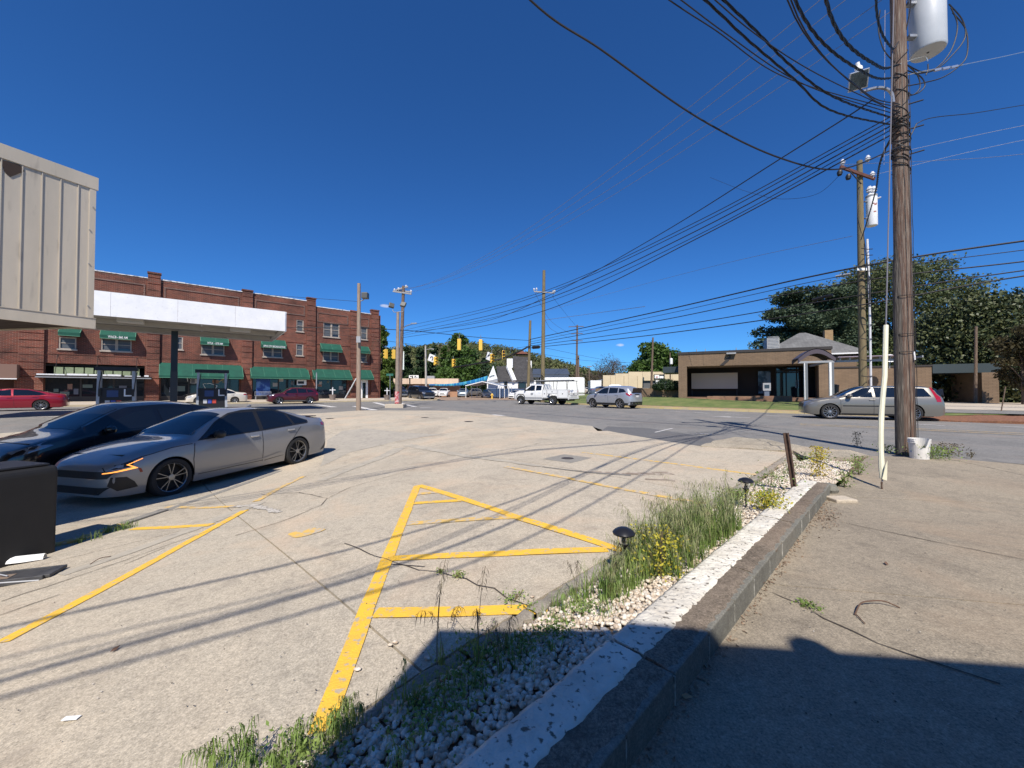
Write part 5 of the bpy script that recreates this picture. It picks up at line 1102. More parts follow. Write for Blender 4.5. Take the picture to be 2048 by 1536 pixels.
def make_car(sp, m, name, label, cat, pos, head, group=None, z=None, fine=True):
    s = Car(sp); h = Vector((head[0], head[1])).normalized(); p = Vector((pos[0], pos[1]))
    zz = [T(*(p + h * a)) for a in s.ax]; n_ = Vector((-h.y, h.x)); zs_ = [T(*(p + n_ * b)) for b in (-.75, .75)]
    root = thing(name, label, cat, (p.x, p.y, (zz[0] + zz[1]) / 2 + .01 - .02 if z is None else z), 0, group)
    pitch_ = math.atan2(zz[1] - zz[0], s.ax[1] - s.ax[0]); roll = math.atan2(zs_[1] - zs_[0], 1.5)
    root.rotation_euler = Euler((roll, -pitch_, math.atan2(h.y, h.x)), 'XYZ')
    s.body(m, root, 90 if fine else 54)
    st_ = 'step'; k = .07 if fine else .16
    q = MB(); q.box(s.x0 + .3, s.x1 - .3, -(s.W / 2 - .3), s.W / 2 - .3, s.zb - .03, s.belt(0) - .12); q.build('underbody', m_black, root)
    for a in s.ax:                                       # dark wheel wells
        for sd in (1, -1):
            q = MB()
            prof = [(a + s.R * math.cos(t * math.pi / 10), s.r + s.R * math.sin(t * math.pi / 10)) for t in range(11)]; y0, y1 = sd * (s.hw(a) - .02), sd * (s.W / 2 - .36)
            for (xa, za), (xb, zb) in zip(prof, prof[1:]): q.add([(xa, y0, za), (xb, y0, zb), (xb, y1, zb), (xa, y1, za)], [(0, 1, 2, 3)])
            q.add([(x_, y1, z_) for x_, z_ in prof], [tuple(range(11))])
            q.build('wheel_well', m_black, root)
        for sd in (1, -1): wheel(root, a, sd * (s.hw(a) - .125), s.r, sp.get('tw', .23), sp.get('style', {}), sp.get('rimm'))
    for g_ in sp['glass']: s.side('side_window', g_, m_cglass, root, .006, step=k)
    if 'trimglass' in sp: s.side('window_surround', sp['trimglass'], sp.get('surm', m_trim), root, .003, step=k)
    ws = sp['ws']; y0, y1 = s.rw(ws[0]) * .9, min(s.rw(ws[1]) , s.hw(ws[1])) * .93
    s.topp('windscreen', [(ws[0], -y0), (ws[1], -y1), (ws[1] + .04, 0), (ws[1], y1), (ws[0], y0)], m_cglass, root, step=k)
    if 'rwn' in sp: a, b = sp['rwn']; y0, y1 = s.rw(a) * .85, s.rw(b) * .85; s.topp('rear_window', [(a, -y0), (b, -y1), (b, y1), (a, y0)], m_cglass, root, step=k)
    if 'rend' in sp: s.end('rear_window', sp['rend'], m_cglass, root, False, step=k)
    for nm, poly, mm in sp.get('side', ()): s.side(nm, poly, mm, root, .012 if nm == 'running_light' else .005, step=k * (.3 if nm == 'running_light' else 1))
    for nm, poly, mm in sp.get('front', ()): s.end(nm, poly, mm, root, True, step=k)
    for nm, poly, mm in sp.get('rear', ()): s.end(nm, poly, mm, root, False, step=k)
    if fine:
        for pts in sp.get('lines', ()): line(s, pts, root)
        for x, z_ in sp.get('handles', ()):
            for sd in (1, -1):
                q = MB(); y = s.w(x, z_); q.box(x - .1, x + .1, sd * y - .012, sd * y + .012, z_ - .02, z_ + .02, Matrix.Translation((0, sd * .018, 0))); q.build('handle', sp.get('handm', m), root, bevel=.01)
    mx, mz = sp['mirror']
    for sd in (1, -1):
        q = MB(); y = s.w(mx, mz); q.lathe([(0, -.1), (.07, -.09), (.095, -.02), (.085, .07), (.04, .115), (0, .12)], (mx, sd * (y + .12), mz + .04), (0, sd, .05), 10); q.beam((mx, sd * (y - .03), mz - .02), (mx, sd * (y + .08), mz), .06, .04); q.build('mirror', sp.get('mirm', m), root, smooth=50)
    return root, s
def sedan(L=4.8, W=1.84, H=1.45, roofx=(-.9, .35), **k):
    """three-box outline scaled to size"""
    a = L / 2
    d = dict(L=L, W=W, r=.33, ax=(-a + 1.08, a - .93), zb=.2,
             top=[(-a, .72), (-a + .04, .96), (-a + .15, 1.05), (-a + .6, 1.09), (-a + .95, 1.14), (roofx[0] - .15, H - .08), (roofx[0] + .3, H), (roofx[1] - .1, H - .01), (roofx[1] + .2, H - .09), (roofx[1] + .95, 1.0), (roofx[1] + 1.05, .97), (a - .5, .84), (a - .12, .7), (a - .03, .6), (a, .5)],
             belt=[(-a, .7), (-a + .2, .93), (-a + .9, .97), (0, .93), (roofx[1] + .9, .9), (a - .45, .75), (a - .1, .58), (a, .48)],
             hw=[(-a, W / 2 * .62), (-a + .06, W / 2 * .8), (-a + .25, W / 2 * .93), (-a + .7, W / 2 * .985), (0, W / 2), (a - .8, W / 2 * .985), (a - .4, W / 2 * .91), (a - .12, W / 2 * .74), (a, W / 2 * .5)],
             rw=[(-a, W / 2 * .6), (-a + .5, W / 2 * .8), (roofx[0], W / 2 * .64), (0, W / 2 * .67), (roofx[1] + .1, W / 2 * .65), (roofx[1] + .95, W / 2 * .84), (a - .3, W / 2 * .8), (a, W / 2 * .45)],
             glass=[[(roofx[1] + .72, .97), (roofx[1] + .3, 1.2), (roofx[1] - .02, 1.33), (-.22, 1.36), (-.24, .97)], [(-.32, .97), (-.3, 1.36), (-.75, 1.33), (-1.25, 1.15), (-1.4, .99)]],
             ws=(roofx[1] + .1, roofx[1] + .86), rwn=(-a + 1.0, roofx[0] - .08), mirror=(roofx[1] + .6, .97),
             lines=[[(roofx[1] + .78, .3), (roofx[1] + .8, .9)], [(-.28, .28), (-.27, .95)], [(-1.02, .55), (-1.3, .9)]], handles=[(-.08, .84), (-1.1, .87)],
             side=[('headlight', [(a - .5, .68), (a - .1, .56), (a - .04, .62), (a - .42, .75)], m_lampc), ('tail_light', [(-a + .03, .78), (-a + .4, .84), (-a + .34, .95), (-a + .05, .92)], m_lampr)],
             front=[('grille', [(-.5, .34), (.5, .34), (.55, .52), (-.55, .52)], m_trim), ('number_plate', [(-.15, .38), (.15, .38), (.15, .48), (-.15, .48)], m_whp)], rear=[('number_plate', [(-.16, .7), (.16, .7), (.16, .8), (-.16, .8)], m_whp)])
    d.update(k); return d
def suv(L=4.5, W=1.84, H=1.65, **k):
    a = L / 2
    d = dict(L=L, W=W, r=.345, ax=(-a + .9, a - .88), zb=.24, gap=.055,
             top=[(-a, .9), (-a + .05, 1.15), (-a + .22, 1.35), (-a + .42, H - .1), (-a + .75, H - .03), (-.3, H), (.25, H - .03), (.5, H - .12), (1.08, 1.16), (1.2, 1.1), (a - .4, .98), (a - .12, .86), (a - .03, .74), (a, .6)],
             belt=[(-a, .85), (-a + .2, 1.08), (-.5, 1.06), (1.0, 1.02), (a - .4, .9), (a - .1, .72), (a, .55)],
             hw=[(-a, W / 2 * .7), (-a + .08, W / 2 * .86), (-a + .3, W / 2 * .95), (-a + .8, W / 2 * .99), (0, W / 2), (a - .8, W / 2 * .985), (a - .4, W / 2 * .93), (a - .12, W / 2 * .78), (a, W / 2 * .55)],
             rw=[(-a, W / 2 * .68), (-a + .45, W / 2 * .68), (0, W / 2 * .7), (.5, W / 2 * .68), (1.08, W / 2 * .83), (a - .3, W / 2 * .8), (a, W / 2 * .5)],
             glass=[[(.98, 1.08), (.55, 1.36), (.25, 1.5), (-.15, 1.52), (-.18, 1.08)], [(-.26, 1.09), (-.24, 1.52), (-1.0, 1.48), (-1.05, 1.12)], [(-1.13, 1.13), (-1.08, 1.47), (-1.5, 1.4), (-1.75, 1.2)]],
             ws=(.42, 1.05), mirror=(.85, 1.08), rend=[(-.6, 1.12), (.6, 1.12), (.5, H - .2), (-.5, H - .2)],
             lines=[[(1.05, .35), (1.08, 1.0)], [(-.22, .33), (-.21, 1.05)], [(-.98, .66), (-1.1, 1.0)]], handles=[(-.02, .95), (-.95, .98)],
             side=[('headlight', [(a - .55, .88), (a - .12, .72), (a - .06, .8), (a - .5, .97)], m_lampc), ('tail_light', [(-a + .05, .86), (-a + .35, .9), (-a + .3, 1.12), (-a + .08, 1.08)], m_lampr), ('sill_cladding', [(-a + .3, .25), (a - .3, .25), (a - .3, .36), (-a + .3, .36)], m_trim)],
             front=[('grille', [(-.45, .5), (.45, .5), (.5, .7), (-.5, .7)], m_trim)], rear=[('number_plate', [(-.18, .86), (.18, .86), (.18, .98), (-.18, .98)], m_whp), ('rear_bumper', [(-.8, .27), (.8, .27), (.8, .5), (-.8, .5)], m_trim)])
    d.update(k); return d
TW = {'n': 5, 'split': (-.2, .2), 'sw': .035, 'rim': .76}
# grey fastback sedan on the lot
kia = sedan(4.9, handm=m_alum, rimm=M('rim_smoke', (.34, .34, .34), rough=.3, metal=.8), W=1.86, L=4.9) if False else sedan(4.9, 1.86, 1.445, r=.345, ax=(-1.29, 1.56), gap=.035, zb=.17, tw=.245, style=TW, handm=m_alum, rimm=M('rim_smoke', (.3, .3, .3), rough=.3, metal=.8),
    top=[(-2.45, .66), (-2.43, .86), (-2.40, 1.02), (-2.34, 1.075), (-2.1, 1.09), (-1.8, 1.15), (-1.3, 1.29), (-.8, 1.395), (-.3, 1.44), (.05, 1.44), (.35, 1.40), (.6, 1.31), (1.1, 1.06), (1.22, 1.0), (1.6, .955), (2.0, .87), (2.3, .765), (2.42, .69), (2.45, .6)],
    belt=[(-2.45, .64), (-2.3, .93), (-1.75, .985), (-1.2, .965), (0, .93), (1.0, .905), (1.3, .89), (1.9, .80), (2.25, .70), (2.4, .62), (2.45, .52)],
    hw=[(-2.45, .6), (-2.4, .76), (-2.2, .87), (-1.7, .925), (-1.0, .93), (0, .915), (1.2, .92), (1.8, .915), (2.1, .86), (2.3, .80), (2.41, .70), (2.45, .60)],
    rw=[(-2.45, .58), (-2.1, .76), (-1.6, .68), (-1, .62), (0, .625), (.45, .62), (1.12, .79), (1.8, .76), (2.3, .68), (2.45, .55)],
    glass=[[(1.02, .945), (.62, 1.18), (.3, 1.32), (0, 1.368), (-.26, 1.375), (-.24, .96)], [(-.34, .965), (-.36, 1.372), (-.75, 1.345), (-1.1, 1.25), (-1.16, .995)], [(-1.23, 1.0), (-1.18, 1.225), (-1.42, 1.13), (-1.66, 1.035), (-1.6, 1.01)]],
    trimglass=[(1.1, .915), (.64, 1.2), (.3, 1.35), (0, 1.392), (-.4, 1.395), (-.78, 1.368), (-1.15, 1.265), (-1.5, 1.12), (-1.75, 1.03), (-1.62, .985), (-.3, .94)],
    ws=(.42, 1.12), rwn=(-2.0, -.95), mirror=(.74, .96), mirm=m_black, handles=[(-.1, .855), (-1.08, .885)],
    lines=[[(1.17, .3), (1.2, .6), (1.16, .88)], [(-.3, .28), (-.3, .93)], [(-.93, .42), (-1.0, .55), (-1.25, .8), (-1.4, .93)], [(1.2, .88), (1.55, .86), (2.0, .78), (2.25, .70)], [(-.3, .3), (1.1, .3)], [(-.35, .29), (-.88, .33)]],
    side=[('headlight', [(2.12, .655), (2.30, .64), (2.41, .61), (2.405, .67), (2.3, .70), (2.1, .735)], m_black), ('running_light', [(2.06, .622), (2.445, .580), (2.445, .594), (2.12, .642), (2.20, .688), (1.99, .762), (1.99, .752), (2.165, .688)], m_amber),
          ('lower_intake', [(2.05, .30), (2.3, .28), (2.4, .38), (2.37, .52), (2.2, .5), (2.1, .4)], m_black), ('side_marker', [(2.0, .545), (2.035, .54), (2.06, .62), (2.02, .61)], M('marker_red', (.3, .04, .02), rough=.2)),
          ('tail_light', [(-2.42, .84), (-2.12, .9), (-2.12, .96), (-2.39, .985)], m_lampr), ('rear_diffuser', [(-2.44, .28), (-2.1, .24), (-2.25, .36), (-2.43, .56)], m_trim),
          ('fuel_flap', [(-1.62, .84), (-1.78, .84), (-1.78, .95), (-1.62, .95)], None)],
    front=[('grille', [(-.72, .50), (.72, .50), (.8, .62), (-.8, .62)], m_black), ('lower_grille', [(-.6, .24), (.6, .24), (.75, .36), (-.75, .36)], m_black)], rear=[('number_plate', [(-.16, .6), (.16, .6), (.16, .7), (-.16, .7)], m_whp)])
m_kia = paint('silver_grey', (.27, .27, .27), .45, .4)
kia['side'] = [(a, b, c if c else m_kia) for a, b, c in kia['side'] if a != 'fuel_flap']
zs2 = lambda z: z if z < .6 else .6 + (z - .6) * 1.11
for k_ in ('top', 'belt', 'trimglass', 'handles'): kia[k_] = [(a, zs2(b)) for a, b in kia[k_]]
for k_ in ('glass', 'lines'): kia[k_] = [[(a, zs2(b)) for a, b in q_] for q_ in kia[k_]]
kia['side'] = [(n_, [(a, zs2(b)) for a, b in q_], m_) for n_, q_, m_ in kia['side']]; kia['mirror'] = (.74, 1.0)
kf, kr = Vector((-6.34, 7.14)), Vector((-5.56, 9.88)); kd = (kf - kr).normalized(); kn = Vector((kd.y, -kd.x)); 
if kn.x > 0: kn = -kn
kc = (kf + kr) / 2 + kn * .8 - kd * .135
car1, s1 = make_car(kia, m_kia, 'parked_sedan', 'silver grey fastback sedan on the concrete lot with a lit amber running light', 'car', kc, kd)
q = MB(); q.tube([(-1.0, -.3, 1.40), (-.98, 0, 1.45), (-1.0, .3, 1.40)], .01, 4)
q = MB(); q.prism([(-.62, 1.50), (-.78, 1.48), (-.76, 1.56)], lambda p, t: (p[0], t, p[1]), -.02, .02); q.build('antenna_fin', m_kia, car1)
q = MB(); q.beam((-2.12, -.6, 1.165), (-2.12, .6, 1.165), .25, .02); q.build('boot_spoiler', m_black, car1)
s1.side('sill_crease', [(-.9, .33), (1.05, .31), (1.0, .335), (-.3, .35), (-.75, .42)], m_kia, car1, .014)
# black hatchback behind it
blk = suv(4.45, 1.83, 1.6, style={'n': 5, 'sw': .16, 'rim': .7},
   top=[(-2.22, .9), (-2.15, 1.12), (-1.95, 1.26), (-1.6, 1.42), (-1.0, 1.59), (-.3, 1.65), (.3, 1.63), (.55, 1.55), (1.3, 1.14), (1.4, 1.08), (1.8, .97), (2.1, .83), (2.19, .72), (2.225, .58)],
   glass=[[(1.05, 1.05), (.62, 1.28), (.3, 1.42), (-.1, 1.47), (-.14, 1.06)], [(-.24, 1.06), (-.2, 1.47), (-.9, 1.44), (-1.0, 1.1)], [(-1.08, 1.12), (-1.0, 1.41), (-1.45, 1.3), (-1.6, 1.18)]], ws=(.5, 1.28), mirror=(.85, 1.05), rend=[(-.55, 1.1), (.55, 1.1), (.5, 1.3), (-.5, 1.3)])
bc = kc + kn * 2.9 + kd * .1
make_car(blk, paint('black', (.006, .007, .010), .3, .3), 'parked_hatchback', 'black hatchback parked beyond the grey sedan in the shade of the store', 'car', bc, kd)
def on_street(px, py, f=None): g = gp(px, py); return Vector((g.x, g.y))
W10 = {'n': 10, 'sw': .07, 'rim': .74}; W5 = {'n': 5, 'sw': .17, 'rim': .72}
# red sedan at far left: rear wheel at px 82
rw_ = atY(82, 825, 25.2); d_ = -BU; p = Vector((rw_.x, rw_.y)); n_ = BN * -1
rs = sedan(4.9, 1.85, 1.44, r=.34, style=W10, top=[(-2.45, .72), (-2.41, .96), (-2.3, 1.07), (-1.85, 1.13), (-1.3, 1.28), (-.6, 1.42), (0, 1.44), (.35, 1.4), (.6, 1.31), (1.25, 1.0), (1.4, .96), (2.0, .84), (2.33, .7), (2.42, .6), (2.45, .5)],
   glass=[[(1.02, .97), (.6, 1.18), (.3, 1.3), (-.1, 1.36), (-.16, .97)], [(-.24, .97), (-.2, 1.365), (-.8, 1.33), (-1.3, 1.18), (-1.62, 1.04), (-1.3, .98)]])
c_ = p + n_ * .8 + d_ * 1.37; make_car(rs, paint('red', (.30, .012, .028), .35, .35), 'red_sedan', 'bright red sedan driving past the brick shops, cut by the left edge', 'car', c_, d_)
# white sedan parked behind the right pump: rear wheel px 469
p = on_street(471, 811); p = Vector(atY(470, 811, 38).xy); c_ = p + n_ * .8 + d_ * 1.35
make_car(sedan(4.8, 1.8, 1.43, r=.32, style={'n': 7, 'sw': .13}), paint('pearl', (.62, .58, .5), .1, .35), 'white_sedan', 'cream white sedan parked behind the right fuel pump', 'car', c_, d_)
# maroon suv
p = Vector(atY(590, 808, 38).xy); c_ = p + n_ * .85
make_car(suv(4.48, 1.85, 1.66, style=W5, side=[('headlight', [(1.7, .9), (2.12, .78), (2.18, .86), (1.75, 1.0)], m_lampc), ('tail_light', [(-2.2, .9), (-1.9, .95), (-1.95, 1.1), (-2.17, 1.08)], m_lampr), ('sill_cladding', [(-1.9, .25), (1.9, .25), (1.9, .42), (-1.9, .42)], m_trim), ('sill_strip', [(-.95, .3), (.95, .3), (.95, .34), (-.95, .34)], m_chrome)]),
   paint('maroon', (.10, .008, .018), .5, .35), 'maroon_suv', 'dark red crossover parked at the kerb before the green awnings', 'car', c_, -BU)
# station wagon on the right
wg = dict(L=4.71, W=1.8, r=.33, ax=(-1.30, 1.45), zb=.2, style={'n': 12, 'sw': .05, 'rim': .76}, gap=.05,
   top=[(-2.355, .75), (-2.32, .98), (-2.2, 1.15), (-1.98, 1.40), (-1.86, 1.455), (-1.2, 1.485), (-.3, 1.49), (.15, 1.475), (.42, 1.40), (1.02, 1.06), (1.12, 1.0), (1.6, .94), (2.1, .82), (2.3, .72), (2.355, .58)],
   belt=[(-2.355, .72), (-2.2, .96), (-1, .965), (0, .95), (1.0, .93), (1.8, .82), (2.25, .66), (2.355, .54)],
   hw=[(-2.355, .7), (-2.25, .8), (-1.9, .87), (-1, .9), (0, .9), (1.2, .895), (1.8, .87), (2.15, .78), (2.3, .64), (2.355, .5)],
   rw=[(-2.355, .66), (-1.9, .64), (-1, .66), (0, .66), (.4, .64), (1.02, .78), (1.8, .76), (2.355, .45)],
   glass=[[(.98, .985), (.55, 1.21), (.25, 1.38), (-.02, 1.41), (-.02, .985)], [(-.12, .985), (-.1, 1.41), (-.78, 1.405), (-.95, 1.0)], [(-1.05, 1.0), (-.9, 1.4), (-1.72, 1.36), (-1.9, 1.02)]],
   ws=(.28, 1.0), rend=[(-.62, 1.02), (.62, 1.02), (.55, 1.34), (-.55, 1.34)], mirror=(.78, 1.0), handles=[(-.0, .86), (-.92, .87)],
   lines=[[(1.06, .3), (1.08, .9)], [(-.06, .26), (-.05, .95)], [(-.9, .5), (-1.0, .95)]],
   side=[('headlight', [(2.0, .72), (2.26, .62), (2.31, .68), (2.05, .80)], m_lampc), ('tail_light', [(-2.2, .80), (-2.06, .80), (-1.90, 1.40), (-1.97, 1.40), (-2.10, 1.1), (-2.2, .98)], m_lampr), ('rear_window', [(-2.02, 1.38), (-2.13, 1.12), (-2.22, 1.04), (-2.26, 1.06), (-2.1, 1.34)], m_cglass), ('rub_strip', [(-1.0, .575), (1.0, .575), (1.0, .62), (-1.0, .62)], m_trim), ('sill_cladding', [(-.9, .2), (1.05, .2), (1.05, .27), (-.9, .27)], m_trim)],
   front=[('grille', [(-.36, .52), (.36, .52), (.36, .7), (-.36, .7)], m_trim)], rear=[('number_plate', [(-.2, .82), (.2, .82), (.2, .94), (-.2, .94)], m_whp)])
fw = Vector(atY(1637, 830, 17.6).xy); d_ = Vector((-.9, .43)).normalized(); n2 = Vector((.43, .9)).normalized()
make_car(wg, paint('wagon', (.19, .18, .155), .4, .4), 'station_wagon', 'grey green station wagon on the road passing behind the wooden pole', 'car', fw + n2 * .76 - d_ * 1.85, d_)
# silver crossover, seen from behind
f1 = Vector(atY(1187, 812, 29.6).xy); r1 = Vector(atY(1240, 814.5, 28.0).xy); d_ = (f1 - r1).normalized(); n2 = Vector((-d_.y, d_.x)); n2 = n2 if n2.y > 0 else -n2
en = suv(4.28, 1.78, 1.66, style={'n': 7, 'sw': .11, 'rim': .74}, 
   side=[('headlight', [(1.6, .9), (2.0, .75), (2.06, .83), (1.65, .98)], m_lampc), ('tail_light', [(-2.08, .86), (-1.8, 1.0), (-1.72, 1.14), (-2.0, 1.1)], m_lampr), ('sill_cladding', [(-1.9, .25), (1.9, .25), (1.9, .40), (-1.9, .40)], m_trim)],
   rend=[(-.62, 1.15), (.62, 1.15), (.5, 1.48), (-.5, 1.48)],
   rear=[('number_plate', [(-.18, .82), (.18, .82), (.18, .94), (-.18, .94)], m_whp), ('rear_bumper', [(-.85, .25), (.85, .25), (.85, .5), (-.85, .5)], m_trim), ('skid_plate', [(-.45, .3), (.45, .3), (.5, .42), (-.5, .42)], m_chrome), ('plate_bar', [(-.3, 1.0), (.3, 1.0), (.3, 1.05), (-.3, 1.05)], m_trim), ('tail_light', [(-.84, .95), (-.6, .98), (-.66, 1.1), (-.8, 1.1)], m_lampr), ('tail_light', [(.84, .95), (.6, .98), (.66, 1.1), (.8, 1.1)], m_lampr)])
ax = (-.95, 1.6)
d_ = Vector((-.62, .785)).normalized(); n2 = Vector((.785, .62)).normalized()
make_car(en, paint('silver', (.44, .46, .49), .55, .35), 'silver_crossover', 'silver crossover seen from behind driving on the road beside the grass bank', 'car', r1 + n2 * .75 + d_ * 1.2, d_)
# white utility truck
m_tw = paint('white', (.75, .75, .73), 0, .4)
ut = dict(L=6.2, W=1.95, xr=(-.35, 3.05), r=.40, ax=(-1.45, 2.1), zb=.42, gap=.07, tw=.27, style={'n': 8, 'sw': .14, 'rim': .6},
   top=[(-.35, 1.85), (-.28, 1.93), (.6, 1.96), (1.0, 1.92), (1.2, 1.83), (1.72, 1.42), (1.85, 1.36), (2.6, 1.28), (2.95, 1.16), (3.05, .95)],
   belt=[(-.35, 1.28), (1.7, 1.25), (2.6, 1.12), (3.05, .9)], hw=[(-.35, .95), (1, .97), (2.5, .97), (2.85, .9), (3.05, .78)], rw=[(-.35, .72), (1.1, .72), (1.75, .88), (2.6, .86), (3.05, .74)],
   bot=[(-.35, .45), (2.9, .45), (3.05, .5)],
   glass=[[(1.62, 1.3), (1.15, 1.68), (.95, 1.8), (.55, 1.82), (.5, 1.3)], [(.38, 1.32), (.4, 1.8), (-.2, 1.78), (-.22, 1.34)]], ws=(1.1, 1.7), mirror=(1.55, 1.35), mirm=m_black, handles=[(.68, 1.12), (-.05, 1.12)],
   lines=[[(1.7, .6), (1.72, 1.22)], [(.45, .55), (.45, 1.28)]], side=[('headlight', [(2.75, .98), (3.02, .9), (3.02, 1.06), (2.8, 1.14)], m_lampc), ('door_stripe', [(-.3, .55), (1.65, .55), (1.65, .68), (-.3, .68)], m_greym), ('wheel_lip', [(1.62, .5), (1.62, .8), (1.8, 1.0), (2.4, 1.0), (2.6, .8), (2.6, .5), (2.52, .5), (2.52, .78), (2.36, .92), (1.84, .92), (1.7, .78), (1.7, .5)], m_trim)],
   front=[('grille', [(-.6, .8), (.6, .8), (.6, 1.08), (-.6, 1.08)], m_trim)], rear=[])
f1 = Vector(atY(1043, 808.5, 37.4).xy); d_ = Vector((-.80, .60)).normalized(); n2 = Vector((.60, .80)).normalized()
tk, st_ = make_car(ut, m_tw, 'utility_truck', 'white utility truck with side lockers and a ladder rack seen from behind', 'truck', f1 + n2 * .83 - d_ * 2.1, d_)
q = MB(); W_ = 1.02
def lockside(q, sd):
    P = [(-3.1, .62), (-2.0, .62), (-1.97, .8), (-1.83, 1.0), (-1.07, 1.0), (-.93, .8), (-.9, .62), (-.38, .62), (-.38, 1.42), (-3.1, 1.42)]
    q.prism(P, lambda p, t: (p[0], sd * t, p[1]), W_ - .34, W_)
for sd in (1, -1): lockside(q, sd)
q.box(-3.1, -.38, -W_ + .34, W_ - .34, .62, .8); q.box(-.46, -.38, -W_ + .34, W_ - .34, .8, 1.42); q.box(-3.14, -3.101, -W_, W_, .5, .7); bed = q.build('service_body', m_tw, tk)
tg_ = MB(); tg_.box(-3.13, -3.102, -W_ + .35, W_ - .35, .72, 1.12); tgo = tg_.build('tailgate', m_tw, tk); box('tailgate_handle', -3.15, -3.131, -.12, .12, .98, 1.04, m_trim, tgo); box('tailgate_groove', -3.14, -3.131, -.6, .6, .84, .86, m_trim, tgo)
for y in (-W_ + .17, W_ - .17):
    for z_ in (1.0, 1.22): q = MB(); q.lathe([(0, .03), (.055, .02), (.065, 0)], (-3.101, y, z_), (-1, 0, 0), 10); q.build('tail_light', m_lampr if z_ > 1.1 else m_trim, bed)
for x0, x1, z0, z1 in ((-3.02, -2.08, .68, 1.36), (-1.98, -.95, 1.05, 1.36), (-.85, -.45, .68, 1.36)):
    for sd in (1, -1): q = MB(); q.box(x0, x1, sd * (W_ + .001) - .0, sd * (W_ + .012), z0, z1); d2 = q.build('locker_door', m_tw, tk); MB().box(x0 - .02, x1 + .02, sd * (W_ + .0005), sd * (W_ + .004), z0 - .02, z1 + .02).build('door_gap', m_trim, d2); q = MB(); q.box((x0 + x1) / 2 - .05, (x0 + x1) / 2 + .05, sd * (W_ + .013), sd * (W_ + .02), (z0 + z1) / 2 - .04, (z0 + z1) / 2 + .04); q.build('latch', m_trim, d2)
q = MB()
for x in (-3.0, -1.9, -.5, .9):
    for sd in (1, -1): q.tube([(x, sd * .95, 1.42 if x < .5 else 1.9), (x, sd * .82, 2.2)], .025, 5)
    q.tube([(x, -.85, 2.2), (x, .85, 2.2)], .025, 5)
for sd in (1, -1): q.tube([(-3.1, sd * .83, 2.2), (1.1, sd * .83, 2.2)], .025, 5)
q.build('ladder_rack', m_black, tk)
for y, mm in ((.7, m_greym), (.2, m_trim)):
    t2 = tag(bpy.data.objects.new('ladder', None), '%s ladder on the rack of the white utility truck' % ('pale grey' if y > .5 else 'black'), 'ladder', 'ladders on the utility truck'); C.objects.link(t2)
    t2.matrix_world = Matrix.Translation(tk.location) @ tk.rotation_euler.to_matrix().to_4x4(); q = MB()
    q.beam((-3.2, y - .2, 2.26), (.3, y - .2, 2.26), .03, .07); q.beam((-3.2, y + .2, 2.26), (.3, y + .2, 2.26), .03, .07)
    for k in range(11): q.tube([(-3.1 + k * .32, y - .2, 2.26), (-3.1 + k * .32, y + .2, 2.26)], .015, 5)
    q.build('frame', mm, t2)
q = MB(); e = [(.55 + .16 * math.cos(t * .63), 1.0 + .12 * math.sin(t * .63)) for t in range(10)]
for sd in (1, -1): q.add([(x + .25, sd * (st_.w(x + .25, z_) + .007), z_) for x, z_ in e], [tuple(range(10))]); 
q.build('door_emblem', m_greym, tk); box('bumper_step', -3.3, -3.141, -.9, .9, .5, .56, m_trim, tk); box('chassis', -3.0, 2.6, -.45, .45, .38, .6, m_black, tk)
# distant vehicles
def far(px, py, Y, head, sp, m, name, label, cat='car', group=None, fine=False):
    p = atY(px, py, Y); make_car(sp, m, name, label, cat, Vector((p.x, p.y)), Vector(head), group, fine=fine)
big = suv(5.2, 2.0, 1.9, r=.4, zb=.3, top=[(-2.6, 1.0), (-2.55, 1.5), (-2.4, 1.8), (-2.1, 1.88), (-.3, 1.9), (.3, 1.88), (.6, 1.8), (1.25, 1.32), (1.4, 1.26), (2.2, 1.18), (2.5, 1.08), (2.58, .9), (2.6, .6)], belt=[(-2.6, .95), (-2.3, 1.2), (1.2, 1.2), (2.2, 1.08), (2.6, .58)], hw=[(-2.6, .85), (-2.3, .97), (0, 1.0), (2.2, .97), (2.5, .88), (2.6, .75)], rw=[(-2.6, .74), (0, .76), (.6, .74), (1.3, .9), (2.2, .88), (2.6, .7)],
   glass=[[(1.15, 1.26), (.65, 1.62), (.4, 1.72), (-.1, 1.75), (-.1, 1.26)], [(-.2, 1.26), (-.2, 1.75), (-1.1, 1.73), (-1.1, 1.26)], [(-1.2, 1.26), (-1.2, 1.72), (-2.2, 1.65), (-2.3, 1.28)]], ws=(.5, 1.2), rend=[(-.7, 1.25), (.7, 1.25), (.6, 1.7), (-.6, 1.7)], mirror=(1.0, 1.3),
   side=[('headlight', [(2.2, .98), (2.55, .9), (2.55, 1.02), (2.25, 1.1)], m_lampc)], front=[('grille', [(-.6, .72), (.6, .72), (.65, .98), (-.65, .98)], m_trim), ('chrome_bar', [(-.72, .86), (.72, .86), (.72, .92), (-.72, .92)], m_chrome), ('headlight', [(.55, .9), (.8, .9), (.8, 1.04), (.55, 1.04)], m_lampc), ('headlight', [(-.55, .9), (-.8, .9), (-.8, 1.04), (-.55, 1.04)], m_lampc), ('bumper', [(-.8, .38), (.8, .38), (.8, .5), (-.8, .5)], m_greym)], rear=[], lines=[], handles=[])
far(842, 797, 54, (.62, -.78), big, paint('charcoal', (.018, .02, .024), .3, .3), 'black_suv', 'large black suv facing the road right of the red based pole', fine=True)
far(798, 794, 66, (.5, -.86), dict(big), paint('darkgrey', (.05, .055, .06), .3, .3), 'dark_pickup', 'dark grey vehicle half hidden behind the signal poles')
far(865, 795, 72, (.3, -.95), suv(4.2, 1.8, 1.75), m_tw, 'white_suv', 'small white suv just right of the black suv', group='used cars on the dirt lot')
